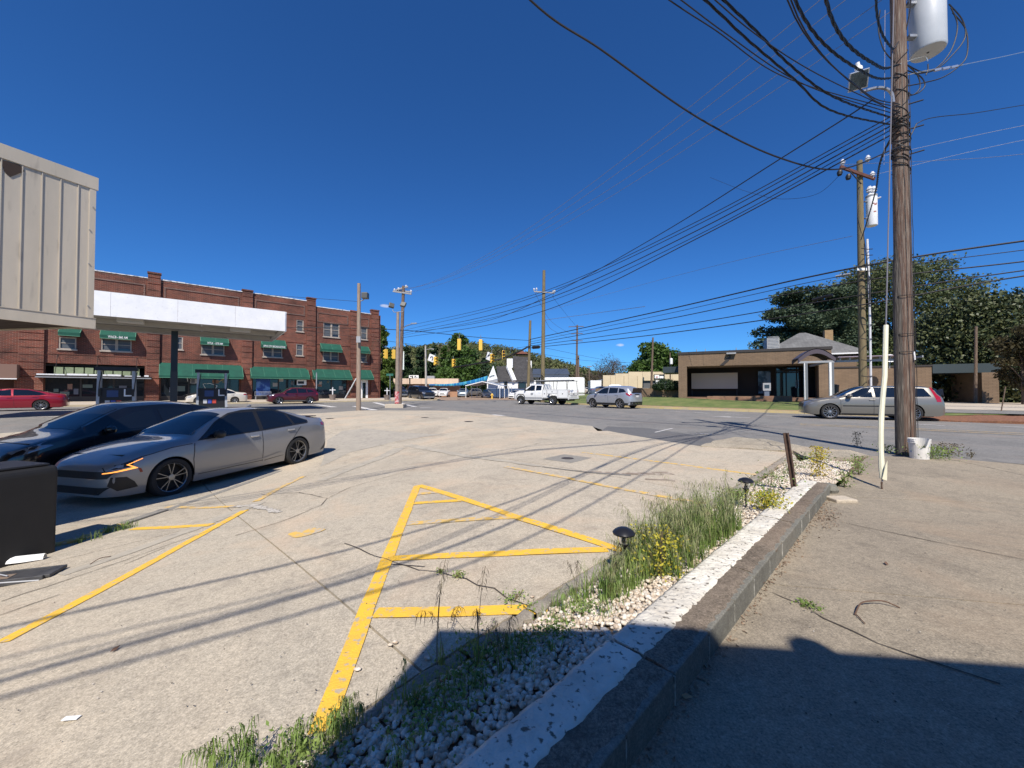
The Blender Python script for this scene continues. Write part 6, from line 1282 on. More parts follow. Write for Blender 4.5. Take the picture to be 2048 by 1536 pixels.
far(888, 795.5, 70, (.05, -1), suv(4.6, 1.85, 1.65), m_tw, 'white_suv', 'white suv with a dark grille facing the camera in the dirt lot', group='used cars on the dirt lot')
far(909, 794, 76, (.85, -.5), suv(4.6, 1.85, 1.62), m_tw, 'white_crossover', 'white crossover turned sideways behind the silver blue car', group='used cars on the dirt lot')
far(927, 795, 68, (.02, -1), suv(4.5, 1.85, 1.55), paint('ice', (.3, .37, .42), .4, .35), 'silver_blue_car', 'silver blue small car facing the camera left of the carport', group='used cars on the dirt lot')
far(943, 791.5, 78, (-.7, -.7), suv(4.6, 1.85, 1.7), paint('pewter', (.2, .2, .19), .4, .35), 'pewter_suv', 'pewter grey suv behind the silver blue car by the carport', group='used cars on the dirt lot')
far(973, 796, 66, (.15, -1), sedan(4.6, 1.78, 1.3), m_tw, 'white_coupe', 'low white old coupe parked under the metal carport', group='used cars on the dirt lot')
far(1036, 795.5, 62, (-.5, -.85), sedan(4.4, 1.75, 1.45), m_tw, 'white_hatchback', 'white hatchback parked left of the utility truck nose', group='used cars on the dirt lot')
far(1173, 791, 84, (1, -.1), suv(4.4, 1.8, 1.75), m_trim, 'black_jeep', 'boxy black vehicle parked right of the white trailer')
far(1186, 791, 82, (1, -.2), suv(4.0, 1.7, 1.6), paint('sand', (.4, .36, .3), .1, .4), 'small_tan_vehicle', 'small tan and black vehicle beside the boxy black one')
cols = [paint('c%d' % i, c, .2, .4) for i, c in enumerate(((.03, .04, .07), (.2, .02, .02), (.4, .41, .42), (.05, .05, .06), (.1, .13, .2)))]
nm = ('navy', 'dark red', 'silver', 'black', 'slate blue')
for i, (px, c) in enumerate(((1245, 3), (1263, 0), (1279, 1), (1292, 2), (1208, 4))):
    far(px, 789, 58, (1, -.1 if i % 2 else .12), sedan(4.6, 1.8, 1.4), cols[c], 'parked_car', '%s car roof showing over the brick garden wall before the beige store' % nm[c], group='cars before the beige store')
# ------------------------------------------------------------------ poles, wires, signals
def pole(name, label, px, py, Y, ptop, r, m, cat='utility pole', pxt=None, group=None, z0=None):
    p = atY(px, py, Y); zb = T(p.x, p.y) if z0 is None else z0; tp = atY(pxt or px, ptop, Y); t = thing(name, label, cat, (p.x, p.y, zb), 0, group)
    MB().tube([(0, 0, -.3), (0, 0, .1), ((tp.x - p.x) * .5, 0, (tp.z - zb) * .5), (tp.x - p.x, 0, tp.z - zb)], [r * 1.12, r * 1.08, r * .92, r * .74], 14).build('pole', m, t, smooth=50)
    return t, Vector((p.x, p.y, zb)), tp
def ins(q, x, y, z, s=1):
    q.lathe([(0, 0), (.035 * s, .0), (.03 * s, .05 * s), (.07 * s, .07 * s), (.05 * s, .1 * s), (.075 * s, .12 * s), (.05 * s, .16 * s), (.03 * s, .2 * s), (0, .2 * s)], (x, y, z), n=8)
# P1 the near pole
Y1 = 7.56; b1 = atY(1813, 907, Y1); P1t = Vector((7.735, Y1, 11.3)); zb = T(b1.x, b1.y)
p1 = thing('utility_pole', 'tall brown weathered utility pole standing by the bucket at the road edge', 'utility pole', (b1.x, b1.y, zb))
HX = lambda z: (P1t.x - b1.x) * (z - zb) / (P1t.z - zb)      # lean
MB().tube([(HX(zb + h) , 0, h) for h in (-.3, .2, 2, 4, 6, 8, 10, 11.3 - zb)], [.15, .142, .137, .131, .125, .119, .112, .105], 18).build('pole', m_woodb, p1, smooth=50)
half = MB(); half.tube([(HX(zb + h) - .066, .012, h) for h in (-.3, .2, 2, 3.6, 4.3)], [.108, .104, .1, .094, .06], 14); half.build('grey_face', M('old_grey_wood', (.105, .09, .075), (.05, .043, .036), 9, .95, stretch=(7, 7, .35), bump=.8, bscale=14, c3=(.2, .18, .15), s3=8, f3=(.5, .7)), p1, smooth=50)
q = MB()
for k in range(24): z = 6.25 + random.gauss(0, .22); a = random.uniform(0, 6.28); rr_ = random.uniform(.128, .15); sl_ = random.uniform(-.045, .045); q.tube([(HX(z) + rr_ * math.cos(a + t * .35), rr_ * math.sin(a + t * .35), z + sl_ * t + .012 * math.sin(t * 1.3 + k)) for t in range(14)], .008, 4)
for k in range(8): z = 6.6 + k * .16; a = -2.8; sl_ = random.uniform(.02, .06) * (1 if k % 2 else -1); q.tube([(HX(z) + .128 * math.cos(a + t * .3), .128 * math.sin(a + t * .3), z + sl_ * t) for t in range(9)], .007, 4)
for k in range(3): q.tube([(HX(zb + h) - .05 + .07 * k + random.uniform(-.008, .008), -.166 + .03 * abs(k - 1) + h * .004, h) for h in np.linspace(.3, 7.5, 26)], .007, 4)
for z in (2.0, 2.35, 3.1): q.tube([(HX(z) + .145 * math.cos(t * .7) - .01, .15 * math.sin(t * .7) - .02, z) for t in range(10)], .006, 4)
q.build('wrapped_cable', m_wire, p1); q = MB(); q.tube([(.02, -.158, 2.0), (.025, -.166, 1.9), (.03, -.16, 1.84)], .014, 6); q.build('cable_tag', m_white, p1)
q = MB()
for z in (5.9, 6.4, 6.9): q.tube([(HX(z) + .1, -.08, z), (HX(z) + .36, -.1, z + .07)], .014, 5)
q.build('stand_off', m_wire, p1); 
for z in (9.5,): MB().beam((-1.3 + HX(z), -.15, z), (1.3 + HX(z), -.15, z), .1, .12).build('crossarm', m_woodb, p1)
q = MB(); [ins(q, x + HX(9.5), -.15, 9.56, 1) for x in (-1.2, -.5, .5, 1.2)]; q.build('insulator', m_porc, p1)
# big transformer
def xf(name, label, c, r, h, m, par_dir, rustm=False):
    t = thing(name, label, 'transformer', c); q = MB(); q.lathe([(0, 0), (r * .94, 0), (r, .03), (r, h * .97), (r * .96, h), (r * .6, h * 1.04), (0, h * 1.05)], n=28); q.build('tank', m, t, smooth=35)
    q = MB(); q.lathe([(r * 1.01, h * .93), (r * 1.05, h * .94), (r * 1.05, h * .99), (r * 1.0, h)], n=28); q.build('lid_band', m_greym, t)
    q = MB(); ins(q, -r * .4, 0, h * 1.03, 2.2); ins(q, r * .5, 0, h * 1.03, 2.2); q.build('bushing', m_porc, t); q = MB()
    for k in range(3): q.lathe([(0, 0), (.03, 0), (.045, .03), (.03, .06), (.045, .09), (.02, .14)], (r * .7, -r * .72 + k * .01, h * .86 - k * .0), (1, -.9 + k * .5, .1), 8)
    q.build('side_bushing', m_porc, t); q = MB()
    for z in (h * .25, h * .8): q.beam((par_dir * r * .9, 0, z), (par_dir * (r + .14), 0, z), .1, .05)
    q.build('bracket', m_steel, t); q = MB(); q.lathe([(0, -.006), (.02, -.006), (.02, .0)], (0, 0, -.001), n=8); q.build('drain_plug', m_black, t)
    if rustm:
        q = MB()
        for z, a0, w_ in ((h * .66, -2.1, .8), (h * .62, -1.9, .5), (h * .4, -2.0, .5)): q.add([((r + .004) * math.cos(a0 + t_ * w_ / 6), (r + .004) * math.sin(a0 + t_ * w_ / 6), z + s_ * .05 + random.uniform(-.02, .02)) for s_ in (0, 1) for t_ in range(7)], [(i, i + 1, i + 8, i + 7) for i in range(6)])
        q.build('rust_streak', m_rust, t)
    return t
c = atY(1856, 105, Y1 - .02); xf('transformer', 'large pale grey drum transformer hung high on the near brown pole', c, .265, 1.22, m_xfmr, -1)
q = MB(); c2 = atY(1856, 105, Y1)
def loopw(q, pts, r=.012):
    P = [Vector(p) for p in pts]; out = []
    for i in range(len(P) - 1):
        a, b, c_, d = P[max(0, i - 1)], P[i], P[i + 1], P[min(len(P) - 1, i + 2)]
        for k in range(6):
            t = k / 6; out.append(.5 * ((2 * b) + (c_ - a) * t + (2 * a - 5 * b + 4 * c_ - d) * t * t + (3 * b - a - 3 * c_ + d) * t ** 3))
    q.tube(out + [P[-1]], r, 5)
def A1(px, py, dy=0): return atY(px, py, Y1 - .1 + dy)
t = thing('service_loops', 'black jumper cables looping from the big transformer to the near pole', 'cable', (0, 0, 0)); q = MB()
for pts in (((1898, 8), (1925, 40), (1930, 75), (1905, 110), (1870, 140), (1830, 148)), ((1902, 15), (1915, 50), (1905, 95), (1880, 130), (1850, 145), (1815, 130)), ((1905, 25), (1932, 60), (1934, 110), (1915, 135), (1885, 155), (1850, 165), (1815, 172)),
            ((1815, 130), (1835, 150), (1840, 175), (1825, 190), (1812, 180)), ((1812, 140), (1840, 152), (1850, 170), (1838, 185), (1818, 192)), ((1812, 60), (1820, 20), (1822, -20)), ((1760, 20), (1757, 60), (1768, 100), (1790, 125)), ((1856, 128), (1856, 140), (1852, 150)), ((1800, 262), (1812, 285), (1822, 270), (1833, 248))):
    loopw(q, [A1(*p) for p in pts], .011)
q.build('loop', m_wire, t); q = MB(); loopw(q, [A1(1800, 128), (A1(1830, 118)), A1(1850, 114), A1(1856, 122)], .008); loopw(q, [A1(1815, 150), A1(1860, 140), A1(1900, 134), A1(1925, 130)], .009); q.build('ground_wire', m_alum, t)
for k in range(3): q = MB(); a = A1(1868 + k * 17, 141 - k * 3); q.beam(a, a + Vector((.13, 0, .03)), .03, .04); q.build('connector', m_alum, t)
# floodlight on the near pole
t = thing('floodlight', 'square hooded floodlight on a curved arm at the left of the near pole', 'floodlight', (0, 0, 0)); q = MB(); loopw(q, [A1(1786, 205), A1(1783, 188), A1(1772, 178), A1(1752, 176), A1(1722, 184)], .03); q.build('arm', m_steel, t)
fc = A1(1716, 160); nrm = Vector((-.42, -.72, -.5)).normalized(); Mx = Matrix.Translation(fc) @ nrm.to_track_quat('-Y', 'Z').to_matrix().to_4x4()
q = MB(); q.box(-.15, .15, -.07, .05, -.17, .15, Mx); q.prism([(-.13, -.15), (.13, -.15), (.08, .1), (-.08, .1)], lambda p, t_: tuple(Mx @ Vector((p[0], t_, p[1]))), .051, .2); q.build('housing', m_alum, t, bevel=.012)
q = MB(); q.box(-.125, .125, -.078, -.071, -.145, .125, Mx); q.build('lens', M('flood_lens', (.05, .06, .06), (.10, .12, .12), 9, .1), t); q = MB(); q.lathe([(.06, 0), (.065, .05), (.045, .08), (.035, .1), (.035, .16), (.0, .17)], Mx @ Vector((.02, .1, .15)), Vector((-.2, 0, 1)), 10); q.build('photocell', m_white, t)
# guy wire with its pale guard
ga = gp(1764, 978, zR); gt = P1t.copy(); gt.z = 10.9; gw = thing('guy_wire', 'thin guy wire running up from the pavement to the near pole', 'guy wire', ga); q = MB(); q.tube([(0, 0, 0), gt - ga], .009, 5); q.build('wire', m_wirel, gw)
MB().tube([(0.0, 0, -.02), (-.02, -.02, .1)], .012, 6).build('anchor_rod', m_woodb, gw)
dg = (gt - ga); gg = thing('guy_guard', 'long pale yellow plastic guard sleeve split at its foot around the guy wire', 'guy guard', ga); q = MB(); tz = (atY(1768, 650, 5.6).z - ga.z) / dg.z
pts = []; 
for k in range(15): f = .012 + (tz - .012) * k / 14; p = dg * f; p.x += -.035 * math.sin(min(1, k / 9) * math.pi); pts.append(p)
q.tube(pts, [.030 if k > 2 else (.026, .034, .028)[k] for k in range(15)], 8); q.build('sleeve', M('guard_yellow', (.72, .70, .52), (.62, .6, .45), 4, .6), gg, smooth=40); q = MB(); q.add([pts[0] + Vector(v) for v in ((-.03, -.03, 0), (.03, -.035, -.02), (.045, -.03, .25), (-.0, -.04, .16))], [(0, 1, 2, 3)]); q.build('torn_flap', M('guard_yellow', (.72, .70, .52)), gg)
# P2
p2, b2, t2_ = pole('utility_pole', 'pale treated utility pole with a rusty brown crossarm behind the station wagon', 1727, 830, 20.5, 322, .17, m_woodg, pxt=1719)
def LP(t_, b, px, py, Y, dy=0): v = atY(px, py, Y) - b; v.y += dy; return v
q = MB(); a, b = LP(p2, b2, 1674, 338, 20.5, -.2), LP(p2, b2, 1742, 362, 20.5, -.2); q.beam(a, b, .1, .14); q.build('crossarm', M('rusty_wood', (.13, .05, .035), (.08, .035, .025), 6, .9), p2); q = MB(); q.beam(LP(p2, b2, 1692, 348, 20.5, -.25), LP(p2, b2, 1716, 372, 20.5, -.2), .04, .04); q.build('brace', m_dframe, p2)
q = MB()
for px, py in ((1679, 336), (1738, 360), (1729, 328)): v = LP(p2, b2, px, py, 20.5, -.2); ins(q, v.x, v.y, v.z, 1.7)
q.build('insulator', m_porc, p2)
for px, py in ((1670, 352), (1687, 360)): q = MB(); v = LP(p2, b2, px, py, 20.5, -.3); q.lathe([(0, -.14), (.1, -.13), (.13, 0), (.1, .12), (.03, .16)], v, (.2, .1, 1), 10); q.build('cutout', m_black, p2)
c = atY(1744, 452, 20.4); xf('transformer', 'white rust streaked transformer on the pale pole behind the wagon', c, .235, 1.65, m_white, -1, True)
q = MB(); q.tube([LP(p2, b2, 1738, 800, 20.3, -.12), LP(p2, b2, 1735, 600, 20.3, -.12), LP(p2, b2, 1731, 480, 20.3, -.1)], .05, 8); q.build('conduit', M('conduit_white', (.62, .62, .62), rough=.5), p2)
q = MB()
for y_ in (500, 512, 556, 578, 598, 650, 678, 720, 752, 790): MB().tube([LP(p2, b2, 1714, y_, 20.3, -.25), LP(p2, b2, 1726, y_ + 2, 20.2, -.25), LP(p2, b2, 1740, y_, 20.3, -.15)], .02, 4).build('band', m_wire, p2)
for k in range(4): loopw(q, [LP(p2, b2, 1716 + k * 4, 470 + k * 30, 20.2, -.3), LP(p2, b2, 1722 + k * 3, 520 + k * 30, 20.1, -.3), LP(p2, b2, 1718 + k * 5, 560 + k * 28, 20.2, -.3)], .02)
loopw(q, [LP(p2, b2, 1712, 380, 20.2, -.2), LP(p2, b2, 1708, 430, 20.1, -.2), LP(p2, b2, 1716, 470, 20.2, -.2)], .015); q.build('riser_cable', m_wire, p2); box('sign_plate', LP(p2, b2, 1722, 600, 20)[0], LP(p2, b2, 1738, 600, 20)[0] + .1, -.32, -.3, LP(p2, b2, 1730, 541, 20.2)[2], LP(p2, b2, 1730, 536, 20.2)[2], m_white, p2)
# others
p3, b3, t3 = pole('lamp_pole', 'bare wooden pole with one floodlight at the edge of the concrete lot', 717, 820, 25.3, 567, .145, M('sun_bleached_wood', (.34, .27, .21), (.22, .15, .10), 5, .9, stretch=(6, 6, .4), bump=.5, bscale=12), 'light pole', pxt=718); q = MB(); v = LP(p3, b3, 731, 592, 25.2, 0); q.box(v.x - .2, v.x + .2, v.y - .25, v.y + .15, v.z - .2, v.z + .2, Matrix.Rotation(.0, 4, 'Z')); q.build('floodlight', M('flood_dark', (.09, .09, .08), rough=.4), p3, bevel=.04); q = MB(); loopw(q, [LP(p3, b3, 720, 602, 25.3), LP(p3, b3, 725, 601, 25.3), LP(p3, b3, 729, 597, 25.2)], .035); q.build('arm', m_steel, p3); v = LP(p3, b3, 720, 680, 25.2, -.2); box('meter_box', v.x - .12, v.x + .14, v.y - .1, v.y, v.z - .2, v.z + .2, m_greym, p3)
gs = gp(690, 799); t = thing('guy_wire', 'slanting white guarded guy wire left of the wooden floodlight pole', 'guy wire', (0, 0, 0)); top3 = atY(752, 680, 25.3); lowg = atY(690, 797, 33); 
q = MB(); q.tube([lowg, lowg.lerp(atY(757, 678, 31), .35)], .05, 6); q.build('guard', m_white, t); q = MB(); q.tube([lowg, atY(757, 678, 31)], .012, 4); q.tube([lowg + Vector((.2, 0, 0)), atY(748, 682, 31)], .012, 4); q.build('wire', m_woodg, t)
p4, b4, t4 = pole('utility_pole', 'dark wooden utility pole with double crossarms behind the grey steel signal pole', 799, 806, 33.5, 572, .17, m_woodb, pxt=807)
q = MB()
for (a, b, yy) in (((793, 579.5), (816, 573), .0), ((787, 583.5), (824, 589), -.15), ((791, 580), (821, 583), .15)): q.beam(LP(p4, b4, *a, 33.5, yy), LP(p4, b4, *b, 33.5, yy), .1, .12)
q.build('crossarm', M('grey_arm', (.3, .29, .28), rough=.8), p4); q = MB()
for px, py in ((789, 583), (797, 581), (812, 576), (822, 586)): v = LP(p4, b4, px, py, 33.5); ins(q, v.x, v.y, v.z, 1.3)
q.build('insulator', m_porc, p4); q = MB(); loopw(q, [LP(p4, b4, 802, 662, 33.5), LP(p4, b4, 812, 652, 33.4), LP(p4, b4, 827, 647, 33.4)], .035); q.build('lamp_arm', m_steel, p4); q = MB(); v = LP(p4, b4, 829, 647, 33.4); q.beam(v - Vector((.3, 0, 0)), v + Vector((.2, 0, .02)), .16, .09); q.build('lamp_head', m_steel, p4)
p5, b5, t5 = pole('signal_pole', 'straight grey steel signal pole with a red painted foot on a concrete block', 794, 817, 29.5, 624, .15, M('pole_grey_brown', (.30, .24, .19), (.22, .17, .13), 4, .6), 'signal pole', pxt=796)
g = gp(795, 819); box('footing', -.8, .6, -.45, .5, -.3, .26, m_walk, p5, bevel=.03); v0, v1 = LP(p5, b5, 794, 812, 29.5), LP(p5, b5, 794, 783, 29.5); q = MB(); q.tube([(0, 0, .3), (0, 0, v1.z)], [.178, .172], 14); q.build('red_sleeve', m_red, p5, smooth=50)
q = MB(); loopw(q, [LP(p5, b5, 796, 624, 29.5), LP(p5, b5, 788, 624, 29.5), LP(p5, b5, 785, 619, 29.5)], .03); loopw(q, [LP(p5, b5, 796, 624, 29.5), LP(p5, b5, 806, 623, 29.5), LP(p5, b5, 807, 618, 29.5)], .03); q.build('arm', m_steel, p5)
for px, py, a in ((783, 611, .5), (806.5, 609, -.1)):
    q = MB(); v = LP(p5, b5, px, py, 29.5); Mx = Matrix.Translation(v) @ Euler((R(-25), R(12), a)).to_matrix().to_4x4(); q.box(-.2, .2, -.1, .1, -.19, .19, Mx); q.build('floodlight', M('flood_dark', (.09, .09, .08), rough=.4), p5, bevel=.03)
g = atY(804, 720, 40); t = thing('hanging_sign', 'small pale sign hanging right of the signal pole', 'sign', g); box('board', -.22, .22, -.02, .02, -1.0, .9, M('sign_greenish', (.55, .65, .55), (.75, .75, .72), 3, .6), t); box('bracket', -.02, .02, -.02, .02, .9, 1.4, m_greym, t)
p6, b6, t6 = pole('utility_pole', 'short topped wooden pole carrying the cable bundle beside the white gabled shop', 1056, 798, 50, 641, .21, m_woodg, pxt=1060.5)
p7, b7, t7 = pole('utility_pole', 'tall greenish treated pole rising behind the white utility truck', 1085, 800, 44, 541, .23, m_woodg, pxt=1088)
q = MB(); q.beam(LP(p7, b7, 1068, 584, 44, -.2), LP(p7, b7, 1109, 587, 44, -.2), .12, .12); q.build('crossarm', M('grey_arm', (.3, .29, .28)), p7); q = MB()
for px, py in ((1068, 583), (1073, 582), (1106, 587), (1109, 586)): v = LP(p7, b7, px, py, 44, -.2); ins(q, v.x, v.y, v.z, 1.6)
q.build('insulator', m_porc, p7); q = MB()
for k in range(7): q.beam(LP(p7, b7, 1080 + k * .3, 740 + k * 5, 43.7, -.2), LP(p7, b7, 1087 + k * .3, 750 + k * 5, 43.7, -.2), .12, .02)
q.build('hazard_stripe', m_dframe, p7)
p8, b8, t8 = pole('utility_pole', 'distant pole with three crossarms above the white trailer', 1152.5, 793, 85, 650, .24, m_wood, pxt=1154.5)
for a, b in (((1137, 654), (1167, 653)), ((1141, 668), (1165, 667)), ((1142, 681), (1165, 682))): MB().beam(LP(p8, b8, *a, 85, -.2), LP(p8, b8, *b, 85, -.2), .14, .14).build('crossarm', m_wood, p8)
p9, b9, t9 = pole('utility_pole', 'thin topped pole close behind the pole with three crossarms', 1157, 793, 88, 711, .22, m_woodb)
p10, b10, t10 = pole('signal_pole', 'pale concrete signal pole with a short lamp arm before the evergreens', 852.5, 792, 62, 691, .18, M('pale_concrete_pole', (.45, .43, .38), (.36, .34, .3), 3, .8), 'signal pole', pxt=851)
q = MB(); loopw(q, [LP(p10, b10, 852, 700, 62), LP(p10, b10, 860, 698, 62), LP(p10, b10, 868, 698.5, 62)], .06); q.build('lamp_arm', m_steel, p10)
p11, b11, t11 = pole('utility_pole', 'leaning bare pole in front of the large round tree', 1302, 792, 60, 675, .17, m_wood, pxt=1306)
p12, b12, t12 = pole('utility_pole', 'small pole with a hanging white transformer beside the office corner', 1341, 792, 62, 705, .12, m_wood, pxt=1340); q = MB(); v = LP(p12, b12, 1342.5, 722, 61.5); q.lathe([(0, -.5), (.22, -.48), (.22, .4), (0, .5)], v, n=10); q.build('transformer', m_white, p12)
p13, b13, t13 = pole('lamp_pole', 'short lamp pole standing before the bare trees', 1178.5, 792, 80, 735, .13, m_wood, 'light pole'); q = MB(); v = LP(p13, b13, 1179, 733, 80); q.beam(v - Vector((.5, 0, 0)), v + Vector((.5, 0, 0)), .2, .2); q.build('lamp_head', m_steel, p13)
p14, b14, t14 = pole('utility_pole', 'bare pole standing in the carport before the magnolia', 1950.5, 806, 27, 653, .10, m_wood, pxt=1952)
p15, b15, t15 = pole('street_sign', 'small green street name sign at the brick corner', 780, 800, 44, 748, .04, m_steel, 'sign'); v = LP(p15, b15, 780, 750, 44); box('name_blade', v.x - .42, v.x + .38, -.02, .02, v.z - .1, v.z + .16, M('sign_green', (.02, .12, .08), rough=.5), p15)
p16 = gp(2001, 826); t = thing('leaning_rod', 'thin leaning grey rod in the mulch at the right', 'rod', p16); MB().tube([(0, 0, -.1), (.28, 0, 1.3)], .025, 6).build('rod', m_wood, t)
# wires
def wire(label, pts, r=.014, m=None, sag=0, name='power_cable', cat='cable', group=None, twist=False, n=26, rad0=.02):
    P = [Vector(p) for p in pts]; out = []
    if len(P) == 2:
        for k in range(n + 1): t = k / n; p = P[0].lerp(P[1], t); p.z -= sag * 4 * t * (1 - t); out.append(p)
    else:
        for i in range(len(P) - 1):                      # centripetal spline: no kinks where the spacing changes
            a, b, c_, d = P[max(0, i - 1)], P[i], P[i + 1], P[min(len(P) - 1, i + 2)]
            if i == 0: a = b * 2 - c_
            if i == len(P) - 2: d = c_ * 2 - b
            q0 = 0; q1 = q0 + max(1e-4, (b - a).length) ** .5; q2 = q1 + max(1e-4, (c_ - b).length) ** .5; q3 = q2 + max(1e-4, (d - c_).length) ** .5
            for k in range(10):
                t = q1 + (q2 - q1) * k / 10; A_ = a * ((q1 - t) / (q1 - q0)) + b * ((t - q0) / (q1 - q0)); B_ = b * ((q2 - t) / (q2 - q1)) + c_ * ((t - q1) / (q2 - q1)); C_ = c_ * ((q3 - t) / (q3 - q2)) + d * ((t - q2) / (q3 - q2))
                D_ = A_ * ((q2 - t) / (q2 - q0)) + B_ * ((t - q0) / (q2 - q0)); E_ = B_ * ((q3 - t) / (q3 - q1)) + C_ * ((t - q1) / (q3 - q1)); out.append(D_ * ((q2 - t) / (q2 - q1)) + E_ * ((t - q1) / (q2 - q1)))
        out.append(P[-1])
    mb = MB()
    if twist:
        D = [out[0]]; step = .05
        for a, b in zip(out, out[1:]):
            k = max(1, int((b - a).length / step)); D += [a.lerp(b, (i + 1) / k) for i in range(k)]
        for ph in (0, 2.1, 4.2): mb.tube([p + Vector((0, math.sin(i * .42 + ph) * rad0, math.cos(i * .42 + ph) * rad0)) for i, p in enumerate(D)], r, 4, cap=False)
    else: mb.tube(out, r, 5)
    return tag(mb.build(name, m or m_wire), label, cat, group)
def Q1(py, dx=-.12): z = atY(1790, py, Y1).z; return Vector((b1.x + HX(z) + dx, Y1 - .12, z))
GW = 'cables from the near pole to the intersection'
for i, (py, ex, ey, r_, mid) in enumerate(((232, 802, 655, .011, (1400, 440)), (240, 802, 662, .011, (1400, 447)), (250, 801, 668, .014, (1400, 458)), (258, 801, 672, .010, (1400, 468)), (268, 802, 676, .014, (1400, 474)))):
    A, B = Q1(py), atY(ex, ey, 33.2); d = ray(*mid); n_ = (B - A).xy; n_ = Vector((n_.y, -n_.x)); t_ = (A - EYE).xy.dot(n_) / d.xy.dot(n_); Mp = EYE + d * t_
    d2 = ray(1087, (583, 588, 600, 607, 622)[i]); t2 = (A - EYE).xy.dot(n_) / d2.xy.dot(n_); Mq = EYE + d2 * t2
    wire('%s of five dark cables from the near pole to the signal pole' % ('topmost', 'second', 'third', 'fourth', 'lowest')[i], [A, Mp, Mq, B], r_, group=GW)
wire('wavy black cable crossing from the near pole lamp down over the bundle', [A1(1748, 198), atY(1700, 230, 7.9), atY(1560, 318, 9.2), atY(1400, 420, 11.8), atY(1300, 480, 14), atY(1120, 580, 19), atY(980, 640, 25), atY(830, 664, 31)], .014, name='cable')
# drop wire to upper left
wire('thick black drop cable sweeping from the near pole up to the top centre', [Q1(300), atY(1680, 338, 6.9), atY(1560, 316, 6.2), atY(1400, 238, 5.6), atY(1200, 98, 4.9), atY(1060, 0, 4.4), Vector((-3.4, 1.0, 6.6)), Vector((-9, -3, 8.6))], .013, name='cable')
GT = 'cables fanning from the near pole out of the top of the picture'
def OV(px, py, h): g = gp(px, py); o = h / math.tan(R(SUN_EL)); return Vector((g.x - o * math.sin(R(SUN_AZ)), g.y - o * math.cos(R(SUN_AZ)), g.z + h))
def fan(label, py, mids, tx, Yt, r_, twist=False, rad0=.018, ext=2.2, m=None, over=None):
    A = Q1(py); B = atY(tx, 0, Yt); Ms = [atY(*k) for k in mids]; last = Ms[-1] if Ms else A
    if over:                                          # goes on overhead, above the lot, towards the store
        W = [OV(1000, over[0], 5.5), OV(700, over[1], 5.6), OV(0, over[2], 5.9)]; wire(label, [A, A.lerp(B, .42) - Vector((0, 0, .34)), B] + W + [W[-1] * 2 - W[-2]], r_, name='service_cable', group=GT, twist=twist, rad0=rad0); return
    if 1:
        pass
    last = Ms[-1] if Ms else A; dd = B - last; dd.z *= .35; E = B + Vector((A - B).xy.to_3d() * -1).normalized() * 9; E.z = B.z + .5
    wire(label, [A] + Ms + [B, B.lerp(E, .45), E], r_, m, name='service_cable', group=GT, twist=twist, rad0=rad0)
fan('thin cable leaving the top edge left of the other fan cables', 232, [(1560, 150, 6.0), (1430, 60, 5.0)], 1338, 4.5, .008)
fan('second thin cable leaving the top edge beside the leftmost one', 240, [(1600, 165, 6.0), (1450, 66, 5.0)], 1362, 4.55, .008)
fan('twisted black cable left of the two that leave the top edge near the middle', 262, [(1650, 215, 6.3), (1590, 160, 5.8), (1490, 75, 5.1)], 1410, 4.6, .008, True, .010)
fan('second twisted black cable leaving the top edge near the middle', 250, [(1660, 190, 6.3), (1580, 130, 5.7), (1510, 60, 5.1)], 1447, 4.65, .008, True, .011)
fan('thin cable between the two middle twisted cables', 236, [(1620, 140, 6.0), (1500, 60, 5.0)], 1430, 4.6, .008)
fan('thin cable right of centre in the fan at the top', 218, [(1690, 150, 5.9), (1640, 90, 5.2)], 1575, 4.5, .009, over=(1026, 1145, 1318))
fan('thin cable close beside the right of centre fan cable', 224, [(1700, 150, 5.9), (1650, 90, 5.2)], 1582, 4.45, .009, over=(1032, 1153, 1345))
fan('heavy twisted cable passing over the floodlight', 165, [(1740, 160, 6.6), (1700, 115, 5.9), (1640, 60, 5.1)], 1590, 4.4, .009, True, .012, over=(1010, 1098, 1258))
fan('heaviest twisted cable entering the near pole above the floodlight', 140, [(1770, 128, 6.8), (1730, 85, 6.0), (1690, 40, 5.1)], 1652, 4.4, .010, True, .014, over=(1055, 1160, 1362))
fan('twisted cable just left of the near pole top', 95, [(1780, 65, 6.6), (1765, 30, 5.8)], 1752, 5.0, .008, True, .011, over=(1102, 1198, 1396))
GP = 'high bare wires over the lot'
for i, (dx, ex, ey) in enumerate(((-1.2, 791, 580), (-.5, 800, 580), (.5, 812, 577), (1.2, 820, 584))):
    A = Vector((P1t.x + dx * .7, Y1 + dx * .2, 9.5 + .1 + zb)); B = atY(ex, ey, 33.4)
    wire('%s faint bare wire from the near pole top to the double crossarm pole' % ('leftmost', 'second', 'third', 'rightmost')[i], [A, B], .0065, m_wirel, sag=1.5 - .12 * i, name='bare_wire', group=GP)
wire('bright bare wire leaving the big transformer to the right edge', [A1(1925, 130), atY(2048, 104, 8.6), atY(2300, 40, 10)], .008, m_alum, name='bare_wire')
wire('dark wire leaving the near pole to the right above the low wall', [A1(1832, 248, .1), A1(1848, 240, .1), atY(1950, 226, 8.6), atY(2048, 210, 9.6), atY(2300, 170, 12)], .008, name='cable')
for i, (a, b, e) in enumerate((((1729, 320), (2048, 251), 20.3), ((1738, 352), (2048, 280), 20.3), ((1680, 330), (2048, 308), 20.3))):
    wire('%s of the faint wires from the rusty crossarm pole to the right edge' % ('upper', 'middle', 'lower')[i], [atY(*a, e), atY(*b, 17.5), atY(2400, b[1] - 60, 15)], .009, m_alum if i < 2 else m_wirel, name='bare_wire', group='wires right of the near pole')
GR = 'communication cables along the far side of the road'
